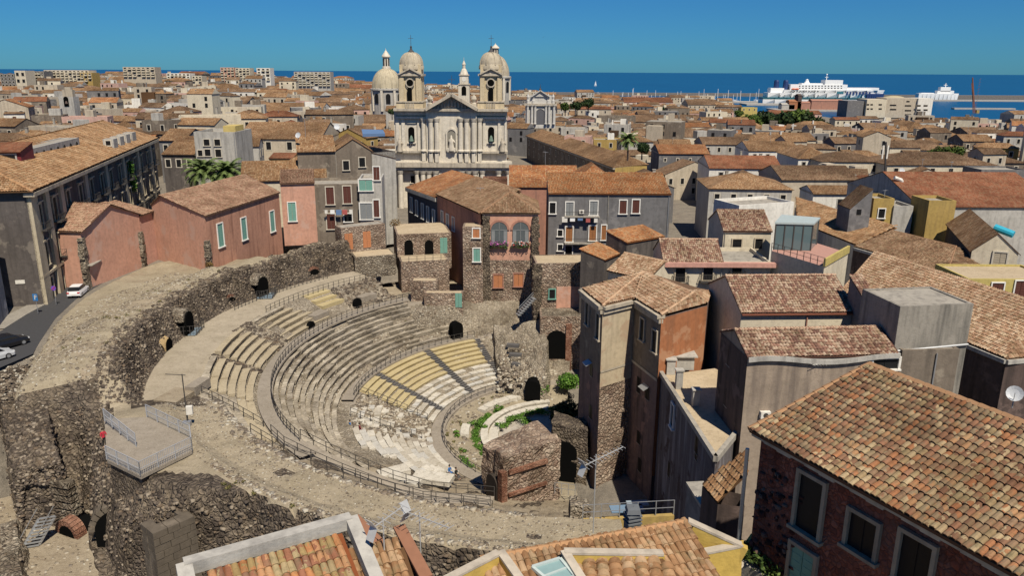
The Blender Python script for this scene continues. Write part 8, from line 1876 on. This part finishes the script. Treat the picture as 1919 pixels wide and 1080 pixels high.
# plants
def plant(name, lab, cat, p, r_, n, m, s=.16, sq=.8, group=None, kind=None, k=1):
    h = root(name, lab, cat, p, group, kind); b = MB()
    for q in range(k): leafball(b, Vector(p)+V3(random.uniform(-.6, .6)*r_*(k > 1), random.uniform(-.6, .6)*r_*(k > 1), r_*.55), r_, n, s, seed=q+p[0])
    b.build('foliage', m, h); b = MB(); b.tube(p, Vector(p)+V3(0, 0, r_*.7), .04+r_*.02, 5); b.build('stem', M_DKBRN, h); return h
plant('bush', 'bright green bush at the foot of the tower house', 'bush', at(1073, 726, .6), 1.5, 900, M_WEED, .16, .7, k=3)
plant('bush', 'green bush growing inside the mouth of the vaulted heap', 'bush', at(1008, 738, .2), 1.1, 700, M_WEED, .14, .7, k=2)
plant('bush', 'dark green shrub in the shadow before the tower house', 'bush', at(1055, 785, -.8), 1.7, 1100, M_LEAFD, .17, .8, k=3)
plant('bush', 'dry orange brown tuft at the corner of the long salmon house', 'bush', at(393, 500, 16.3), .6, 160, attmat('dry_leaves', [(.20, .12, .04), (.26, .17, .06), (.14, .09, .035)]), .12, .8)
plant('bush', 'small plant against the salmon gable wall', 'bush', at(243, 492, 15.8), .55, 160, attmat('dry_leaves', [(.20, .12, .04)]), .12, .8)
plant('bush', 'thin dry bush beside the stone outbuilding and the church foot', 'bush', at(741, 424, 17.3), 1.1, 240, attmat('dry_leaves', [(.20, .12, .04)]), .13, 1.1)
wd = MB()
for (x, y, zz, r_, n) in ((985, 790, -.6, 1.3, 420), (962, 785, -.6, 1.0, 300), (938, 800, -.5, .8, 220), (868, 862, -.1, .8, 260), (878, 875, -.1, .7, 220), (852, 815, -.1, .6, 160), (905, 800, -.4, .7, 160), (890, 795, -.2, .8, 200), (940, 765, -.2, .6, 140), (1018, 775, -.9, 1.2, 300), (872, 845, -.2, .5, 120)):
    for q in range(3): p = at(x+random.uniform(-9, 9), y+random.uniform(-4, 4), zz); leafball(wd, p+V3(0, 0, .12), r_*.6, n//3, .11, 0, .35, q)
for k in range(130):
    p = pol(random.uniform(11.0, 11.9) if k % 3 else random.uniform(8.1, 8.7), random.uniform(135, 208) if k % 3 else random.uniform(96, 160), -.55 if k % 3 else -.75); leafball(wd, p, random.uniform(.25, .6), 60, .1, 0, .3, k)
for k in range(70):
    r_, ph = random.choice(((random.uniform(13.6, 15.4), random.uniform(100, 230)), (random.uniform(28.8, 35.4), random.uniform(125, 222)), (random.uniform(52, 58), random.uniform(160, 200)), (random.uniform(46.8, 49), random.uniform(225, 268)))); leafball(wd, pol(r_, ph, bed_z(r_, ph)+.1), random.uniform(.15, .4), 26, .09, 1, .6, k)
o = wd.build('weeds', [M_WEED, attmat('dry_weeds', [(.17, .15, .06), (.12, .12, .045), (.24, .20, .09)])], kind='stuff'); tag(o, 'green weeds creeping over the marble edge of the orchestra', 'weeds')
def tree(lab, p, h_, r_, n, m=None, group='trees among the houses', s=.5, clumps=7, cat='tree', name='tree'):
    t_ = root(name, lab, cat, p, group); p = Vector(p); b = MB(); b.tube(p, p+V3(0, 0, h_*.6), r_*.1, 7, r2=r_*.05)
    for k in range(5): a = k*1.3; b.tube(p+V3(0, 0, h_*.4+.05*k*h_), p+V3(math.cos(a)*r_*.6, math.sin(a)*r_*.6, h_*.72), r_*.04, 5, r2=.02)
    b.build('trunk', M_DKBRN, t_); b = MB()
    for k in range(clumps): a = random.uniform(0, 6.28); rr = r_*random.uniform(.1, .65); leafball(b, p+V3(math.cos(a)*rr, math.sin(a)*rr, h_*random.uniform(.58, .86)), r_*random.uniform(.38, .55), n//clumps, s, 0, .85, k)
    b.build('crown', m or M_LEAFD, t_); return t_
def palm(lab, p, h_, r_, n=34, group='palms'):
    t_ = root('palm', lab, 'palm tree', p, group); p = Vector(p); b = MB()
    for k in range(6): b.tube(p+V3(.06*math.sin(k), 0, h_*k/6), p+V3(.06*math.sin(k+1), 0, h_*(k+1.02)/6), .28-.02*k, 8)
    b.build('trunk', M_DKBRN, t_); top = p+V3(0, 0, h_)
    for k in range(n):
        a = k*2.399; el = lerp(1.25, -.35, k/n); L = r_*random.uniform(.85, 1.1); b = MB(); pts = []
        for q in range(7): s_ = q/6; e = el-1.1*s_*s_; pts.append((pts[-1]+V3(math.cos(a)*math.cos(e), math.sin(a)*math.cos(e), math.sin(e))*L/6) if q else top.copy())
        sd = V3(-math.sin(a), math.cos(a), 0)
        for q in range(1, 7):
            for f in (0, .33, .66):
                c = pts[q-1].lerp(pts[q], f); d = (pts[q]-pts[q-1]).normalized(); ln = L*.34*(1-.55*abs(q/6-.45))
                for s2 in (-1, 1): e_ = c+sd*s2*ln*.75+d*ln*.55-V3(0, 0, ln*.25); b.face([c-d*.1, c+d*.22, e_])
        b.build('frond', M_PALM, t_)
    return t_
M_PALM = plain('palm_leaf', (.12, .165, .05), .6, .3)
pg = 13.5
for x, y, lab in ((383, 336, 'left of the two fan palms before the four storey grey house'), (427, 338, 'right of the two fan palms before the four storey grey house')):
    p = atY(x, y, 168); palm(lab, V3(p.x, p.y, p.z-4), 5.6, 4.7, 52)
p = atY(1178, 262, 225); palm('lone palm before the windowless brown block', V3(p.x, p.y, p.z-6), 6.0, 3.6, 30)
def tpx(lab, x, y, Y, rpx, n=900, m=None, s=None, **kw):
    p = atY(x, y, Y); r_ = rpx*Y/1450; h_ = r_*1.9; return tree(lab, V3(p.x, p.y, p.z-h_*.72), h_, r_, n, m, s=s or r_*.13, **kw)
tpx('dark tree beside the lone palm', 1204, 277, 215, 16, 1500)
for k, (x, y, Y, r_) in enumerate(((1060, 200, 520, 12), (1082, 198, 540, 13), (1103, 193, 560, 13), (1412, 228, 600, 24), (1441, 220, 610, 26), (1468, 227, 585, 27), (1492, 224, 600, 27), (1520, 231, 580, 23), (1540, 233, 585, 18), (1895, 252, 480, 20), (1912, 262, 440, 18), (1240, 206, 700, 9), (1385, 213, 700, 10), (735, 210, 330, 10), (1345, 212, 720, 10))):
    tpx(('leftmost', 'middle', 'rightmost')[k]+' dark tree of the clump behind the white church' if k < 3 else ('first', 'second', 'third', 'fourth', 'fifth', 'sixth')[k-3]+' tree from the left in the harbour park' if k < 9 else ('tree at the right edge beside a dark brown roof', 'lower tree at the right edge of the town', 'round tree under the pink customs house', 'small tree before the bright yellow house end', 'small tree left of the church towers', 'small tree before the tall beige palazzo')[k-9], x, y, Y, r_, 1300, M_LEAFD if k % 3 else M_LEAF)
for x, lab in ((1758, 'left half of the leafy roof garden with white blossoms on the wide palazzo'), (1790, 'right half of the leafy roof garden with white blossoms on the wide palazzo')):
    p = atY(x, 291, 262); h = root('roof_garden', lab, 'roof garden', p); b = MB()
    for q in range(7): leafball(b, p+V3(random.uniform(-3, 3), random.uniform(-1, 1), random.uniform(0, 2)), 1.7, 260, .3, 0, .8, q)
    b.build('foliage', M_LEAF, h); b = MB(); b.box(p-V3(0, 0, 1.6), 7, 3, 1.2); b.build('planter', M_CONC, h)
vn = root('ivy', 'tall green ivy hanging between the windows of the dark palazzo', 'ivy', onplane(243, 335, f0, nf)); b = MB()
for k in range(16): leafball(b, onplane(240+k*.5, 308+k*3.0, f0, nf)+nf*.3, .75, 120, .16, 0, 1.2, k)
b.build('foliage', M_WEED, vn)
# vehicles
def car(lab, p, yaw, c, L=4.1, W=1.75, H=1.48, grp='parked cars'):
    r = root('parked_car', lab, 'car', p, grp); M = Matrix.Translation(p) @ Matrix.Rotation(yaw, 4, 'Z'); pm = plain('car_paint_'+lab.split()[0], c, .3, .5)
    def sec(st, m, name, close=True):
        b = MB(); R_ = []
        for x, hw, z0, z1, t_ in st: R_.append([M @ V3(x, -hw, z0), M @ V3(x, -hw*1.0, lerp(z0, z1, .55)), M @ V3(x, -hw*t_, z1), M @ V3(x, hw*t_, z1), M @ V3(x, hw, lerp(z0, z1, .55)), M @ V3(x, hw, z0)])
        for i in range(len(R_)-1):
            for k in range(5): b.face([R_[i][k], R_[i+1][k], R_[i+1][k+1], R_[i][k+1]])
        b.face(R_[0]); b.face(R_[-1][::-1]); return b.build(name, m, r)
    w = W/2
    sec([(-L/2, w*.86, .35, .62, .9), (-L/2+.1, w*.96, .25, .92, .9), (-L/2+.5, w, .22, .98, .88), (L*.08, w, .22, .95, .88), (L*.3, w*.98, .22, .90, .86), (L/2-.12, w*.9, .25, .72, .85), (L/2, w*.78, .32, .55, .85)], pm, 'body')
    sec([(-L/2+.22, w*.80, .94, .97, .9), (-L/2+.75, w*.86, .94, H-.06, .82), (-.1, w*.88, .94, H-.03, .80), (L*.12, w*.86, .93, H-.12, .80), (L*.27, w*.80, .90, .93, .9)], plain('car_glass', (.015, .017, .02), .1, .5), 'cabin_glass')
    sec([(-L/2+.72, w*.72, H-.09, H-.04, .95), (-.1, w*.74, H-.06, H, .95), (L*.11, w*.70, H-.13, H-.08, .95)], pm, 'roof')
    for x in (-L*.31, L*.31):
        for s_ in (-1, 1): b = MB(); b.tube(M @ V3(x, s_*(w-.2), .31), M @ V3(x, s_*(w+.01), .31), .31, 14); o = b.build('wheel', plain('tyre', (.02, .02, .02), .9), r); b = MB(); b.tube(M @ V3(x, s_*(w-.05), .31), M @ V3(x, s_*(w+.03), .31), .19, 10); b.build('rim', M_METAL, o)
    for s_ in (-1, 1):
        b = MB(); q = M @ V3(-L/2+.05, s_*w*.74, .66); b.box(q, .12, .3, .18, xy(M.to_3x3() @ V3(1, 0, 0)), bot=True); b.build('tail_light', plain('tail_red', (.45, .02, .02), .3), r)
        b = MB(); q = M @ V3(L/2-.1, s_*w*.66, .56); b.box(q, .14, .34, .14, xy(M.to_3x3() @ V3(1, 0, 0)), bot=True); b.build('headlight', plain('head_glass', (.6, .6, .6), .2), r)
    b = MB(); q = M @ V3(-L/2-.01, 0, .45); b.box(q, .03, .5, .12, xy(M.to_3x3() @ V3(1, 0, 0))); b.build('number_plate', M_WHITE, r); return r
car('white hatchback parked by the salmon house corner', at(148, 552, 15.03), 1.78, (.72, .72, .72))
car('black hatchback driving down the street at the left edge', at(16, 650, 15.03), 1.05, (.012, .012, .014))
car('silver car cut by the left edge of the photo behind the black hatchback', at(-14, 676, 15.03), 1.0, (.45, .46, .47))
def sign(lab, p, c, shape='rect', h_=2.6):
    r = root('street_sign', lab, 'sign', p, 'street signs'); p = Vector(p); b = MB(); b.tube(p, p+V3(0, 0, h_), .035, 6); b.build('post', M_METAL, r); b = MB()
    if shape == 'rect': b.box(p+V3(0, -.06, h_-.9), .62, .03, .9)
    else: b.tube(p+V3(0, -.03, h_-.3), p+V3(0, -.07, h_-.3), .33, 16)
    o = b.build('plate', plain('sign_'+shape, c, .5), r); b = MB()
    if shape == 'rect': b.box(p+V3(-.05, -.09, h_-.75), .09, .01, .55); b.box(p+V3(.08, -.09, h_-.45), .25, .01, .09); b.box(p+V3(.08, -.09, h_-.24), .25, .01, .09); b.box(p+V3(.17, -.09, h_-.45), .08, .01, .3)
    else: b.beam(p+V3(-.2, -.09, h_-.5), p+V3(.2, -.09, h_-.1), .02, .07)
    b.build('symbol', M_WHITE if shape == 'rect' else plain('sign_red', (.5, .03, .04), .5), o); return r
sign('blue parking sign with a white letter at the palazzo corner', at(72, 588, 15.1), (.03, .17, .42)); sign('round violet no parking sign by the palazzo doors', at(106, 572, 15.1), (.17, .08, .42), 'round')
b = MB(); p = onplane(39, 532, f0, -uf); b.box(p-uf*.05, 1.1, .05, .5, xy(nf)); tag(b.build('street_plaque', M_WHITE), 'small blank white plaque on the shaded end wall of the palazzo', 'plaque')
# people
def person(lab, p, top, legs, yaw=0., sit=False, skin=(.42, .26, .18), h_=1.7, hair=(.03, .02, .015)):
    import bmesh
    p = Vector(p); r = root('person', lab, 'person', p, 'visitors in the theatre'); s_ = h_/1.72
    hip, kz = (.45, .45) if sit else (.92, .50); fw = .42 if sit else .03
    J = [(0, 0, hip), (0, -.01, hip+.25), (0, .0, hip+.48), (0, -.01, hip+.60), (0, -.03, hip+.76)]
    E_ = [(0, 1), (1, 2), (2, 3), (3, 4)]; Rd = [(.15, .11), (.14, .10), (.16, .10), (.06, .06), (.10, .11)]
    for sd in (-1, 1):
        i = len(J); J += [(sd*.10, -.02, hip-.03), (sd*.11, -fw, kz), (sd*.11, -fw-(.02 if sit else -.04), .07), (sd*.11, -fw-.16, .04)]; E_ += [(0, i), (i, i+1), (i+1, i+2), (i+2, i+3)]; Rd += [(.095, .095), (.065, .065), (.045, .045), (.045, .035)]
        i = len(J); J += [(sd*.21, 0, hip+.45), (sd*.26, -.06, hip+.18), (sd*.20, -.24 if sit else -.10, hip+(.02 if sit else -.06)), (sd*.19, -.30 if sit else -.13, hip-(0 if sit else .14))]; E_ += [(2, i), (i, i+1), (i+1, i+2), (i+2, i+3)]; Rd += [(.06, .06), (.045, .045), (.035, .035), (.03, .02)]
    me = bpy.data.meshes.new('body'); me.from_pydata([(x*s_, y*s_, z*s_) for x, y, z in J], E_, []); o = bpy.data.objects.new('tmp', me); COL.objects.link(o)
    sk_ = o.modifiers.new('s', 'SKIN'); 
    for k, v in enumerate(me.skin_vertices[0].data): v.radius = (Rd[k][0]*s_, Rd[k][1]*s_); v.use_root = k == 0
    sb2 = o.modifiers.new('u', 'SUBSURF'); sb2.levels = 1
    dg = bpy.context.evaluated_depsgraph_get(); m2 = bpy.data.meshes.new_from_object(o.evaluated_get(dg)); bpy.data.objects.remove(o); bpy.data.meshes.remove(me)
    sm, tm, lm = plain('skin', skin, .6), plain('top_'+top[0], top[1], .9), plain('legs_'+legs[0], legs[1], .9)
    m2.materials.clear(); [m2.materials.append(x) for x in (sm, tm, lm)]
    for f in m2.polygons:
        z = f.center.z/s_; x = abs(f.center.x)/s_
        f.material_index = 0 if z > hip+.56 or (x > .17 and z < hip+.2 and z > hip-.25 and not (sit and f.center.y > -.1)) or z < .12 else 1 if z > hip+.02 else 2
    b = bpy.data.objects.new('body', m2); b.parent = r; COL.objects.link(b); b.rotation_euler.z = yaw
    hb_ = MB(); c = p+Matrix.Rotation(yaw, 3, 'Z') @ V3(0, .012*s_, (hip+.80)*s_); hb_.lathe(c, [(.112*s_, -.06*s_), (.115*s_, 0), (.085*s_, .06*s_), (.01, .09*s_)], 10); hb_.build('hair', plain('hair_dark', hair, .8), r); return r
BL, RD, WH, BK, GY = ('blue', (.05, .15, .36)), ('dark_red', (.16, .02, .03)), ('white', (.6, .6, .58)), ('black', (.02, .02, .02)), ('grey', (.12, .12, .13))
def seatz(x, y, z): return at(x, y, z)
person('person in a light blue shirt sitting on the white marble blocks', at(657, 806, 3.35), BL, GY, 1.9, True); person('person in dark red sitting near the one in light blue', at(675, 812, 3.2), RD, BK, 2.1, True)
person('person in blue sitting by the near ramp', at(843, 892, 2.9), BL, BK, 1.0, True); person('person in dark clothes sitting beside the one in blue by the ramp', at(855, 897, 2.8), BK, GY, 1.0, True)
person('person in a white top standing in the shade of the brick passage', at(951, 918, -.9), WH, BK, .8); person('person with a white bag strap standing next to the brick passage', at(961, 915, -.9), GY, WH, 2.2)
person('person in red standing behind the pale railing of the platform', at(197, 838, 13.3), ('red', (.45, .03, .05)), BK, 1.0)
# roof clutter: air conditioners, dishes, aerials, flues
def acunit(lab, p, u, n): r = root('air_conditioner', lab, 'air conditioner', p, 'air conditioners'); b = MB(); b.box(Vector(p)+Vector(n)*.2, .85, .35, .6, xy(u), bot=True); b.build('casing', M_WHITE, r); b = MB(); b.tube(Vector(p)+Vector(n)*.37+V3(0, 0, .3), Vector(p)+Vector(n)*.39+V3(0, 0, .3), .22, 12); b.build('fan', M_IRON, r)
acunit('white air conditioner on the wall above the red brick house', onplane(1432, 782, O_['A'], O_['n']), O_['u'], O_['n']); acunit('air conditioner framed between the upper balcony doors of the grey house', onplane(1090, 400, I['A'], I['n']), I['u'], I['n']); acunit('air conditioner under the lower balcony of the grey house', onplane(1110, 476, I['A'], I['n']), I['u'], I['n'])
dish('pale satellite dish on the bracketed palazzo beside the mast', atY(1690, 322, 232)-V3(0, 0, .6), .9, .2)
dish('small dish on the roof left of the church', atY(632, 246, 165), .6, .3); dish('white dish on the wall below the sandy roof at the far left', atY(560, 262, 160), .6, -.3)
ms_ = root('telecom_mast', 'dark telecom mast with pale panel antennas at the corner of the palazzo roofs', 'mast', atY(1659, 318, 236)); p = atY(1659, 322, 236); q = atY(1661, 266, 236); b = MB(); b.tube(p, q, .28, 6); b.build('mast', M_IRON, ms_)
for dx in (-.7, .7): b = MB(); b.box(q+V3(dx, -.3, -5), .4, .25, 4); b.build('panel', M_WHITE, ms_)
rc = random.Random(3); k = 0
for o in [o for o in COL.objects if o.type == 'EMPTY' and o.get('category') == 'house' and 120 < o.location.y < 420]:
    if rc.random() < .17:
        w_ = next((c for c in o.children if c.name.startswith('wall')), None)
        if not w_: continue
        zt_ = max(v[2] for v in w_.bound_box)+o.location.z; p = o.location.copy(); p.z = zt_-.4; k += 1
        p += V3(rc.uniform(-2, 2), rc.uniform(-2, 1), 0); r = root('tv_aerial', ' '.join(('thin tv aerial on the '+(o['label'] if ',' not in o['label'] else o['label'].split(',')[0]+' '+o['label'].split(',')[-1].strip())).split()[:16]), 'antenna', p, 'rooftop aerials')
        b = MB(); hh = rc.uniform(2.2, 4.2); b.beam(p, p+V3(0, 0, hh), .06, .06); a = rc.uniform(0, 3); d = V3(math.cos(a), math.sin(a), 0); b.beam(p+V3(0, 0, hh*.95)-d*.7, p+V3(0, 0, hh*.95)+d*.7, .05, .05); e = V3(-d.y, d.x, 0)
        for q in range(5): c = p+V3(0, 0, hh*.95)+d*(-.6+.3*q); b.beam(c-e*.35, c+e*.35, .03, .03)
        b.build('aerial', M_METAL, r)
tk = root('water_tank', 'long bright turquoise water tank on a roof at the right edge', 'tank', atY(1890, 432, 118)); a, c = atY(1864, 426, 118), atY(1900, 440, 116); b = MB(); b.tube(a, c, .55, 10); b.build('tank', plain('turquoise_tank', (.03, .36, .50), .5), tk)
tp_ = root('tarpaulin', 'blue tarpaulin over a terrace left of the church', 'tarpaulin', atY(703, 250, 172)); a = [atY(x, y, Y) for x, y, Y in ((680, 251, 170), (722, 250, 170), (718, 243, 178), (678, 242, 178))]; b = MB(); b.face(a); b.face([a[0], a[1], a[1]-V3(0, 0, .6), a[0]-V3(0, 0, .6)][::-1]); b.build('sheet', plain('blue_tarp', (.11, .19, .34), .7), tp_)

yw = root('court_wall', 'low yellow ochre court wall with a wire fence behind the chimney of the yellow house', 'wall', at(1130, 985, 9)); a, c = at(1092, 985, 10), at(1262, 975, 10); b = MB(); b.beam(a-V3(0, 0, 1), c-V3(0, 0, 1), .4, 3); b.build('wall', M_OCHRE, yw)
railing('wire fence on top of the yellow ochre court wall', [a+V3(0, 0, .5), c+V3(0, 0, .5)], 1.3, 1.6, M_METAL, 'court fences'); railing('short grey fence beside the dark arch next to the brick block', [at(1040, 925, 1), at(1078, 930, 1)], 1.3, .8, M_METAL, 'court fences')
for k, (x, y, L, wd_, c_) in enumerate(((1175, 955, 3.4, 1.3, (.16, .24, .34)), (1195, 945, 2.2, 1.0, (.30, .36, .42)))):
    b = MB(); p = at(x, y, 2); b.box(p, L, wd_, .12, (1, .1)); tag(b.build('sheet', plain('court_sheet_%d' % k, c_, .6)), ('long blue', 'short pale blue')[k]+' sheet lying in the shaded court below the tower house', 'sheet')
pb2 = root('stone_pillar', 'pale broken stone pillar beside the big grid antenna', 'pillar', at(1086, 985, 4)); b = MB(); p = at(1086, 990, 6); rough_prism(b, [(p.x-.9, p.y-.8), (p.x+.9, p.y-.8), (p.x+.9, p.y+.8), (p.x-.9, p.y+.8)], 0, 8.6, .22, 7, 3); b.build('masonry', M_RUBW, pb2)

for h_, t_ in ((I, .985), (I, .49), (Ds, .97), (H, .03), (L2, .98), (Bx2, .6), (F4, .97), (Du, .02), (L1, .03)):
    p = h_['A']+h_['u']*(h_['W']*t_)+h_['n']*.1; b = MB(); b.tube((p.x, p.y, h_['zb']), (p.x, p.y, h_['ze']-.3), .065, 6); b.build('drainpipe', M_METAL if t_ > .5 else M_CONC, h_['root'])
for h_, z, x0, x1 in ((I, -3.9, .1, .42), (Ds, -4.6, .25, .7)):
    ln = root('washing_line', 'laundry hanging under the %s' % ('upper balcony of the grey house' if h_ is I else 'shuttered windows of the grey brown house'), 'laundry', h_['A']+h_['u']*h_['W']*x0+h_['n']*1.0+V3(0, 0, h_['ze']+z), 'laundry on the facades'); p, q = [h_['A']+h_['u']*h_['W']*x+h_['n']*1.0+V3(0, 0, h_['ze']+z) for x in (x0, x1)]
    b = MB(); b.beam(p, q, .02, .02); b.build('line', M_WHITE, ln)
    for k in range(5):
        c = p.lerp(q, (k+.5)/5); b = MB(); w2 = random.uniform(.25, .5); hh = random.uniform(.5, 1.0); b.box(c-V3(0, 0, hh), w2*2, .03, hh, xy(h_['u']), bot=True); b.build('cloth', (M_WHITE, M_SHIPW, plain('cloth_blue', (.12, .2, .36)), plain('cloth_red', (.4, .1, .09)))[k % 4], ln)
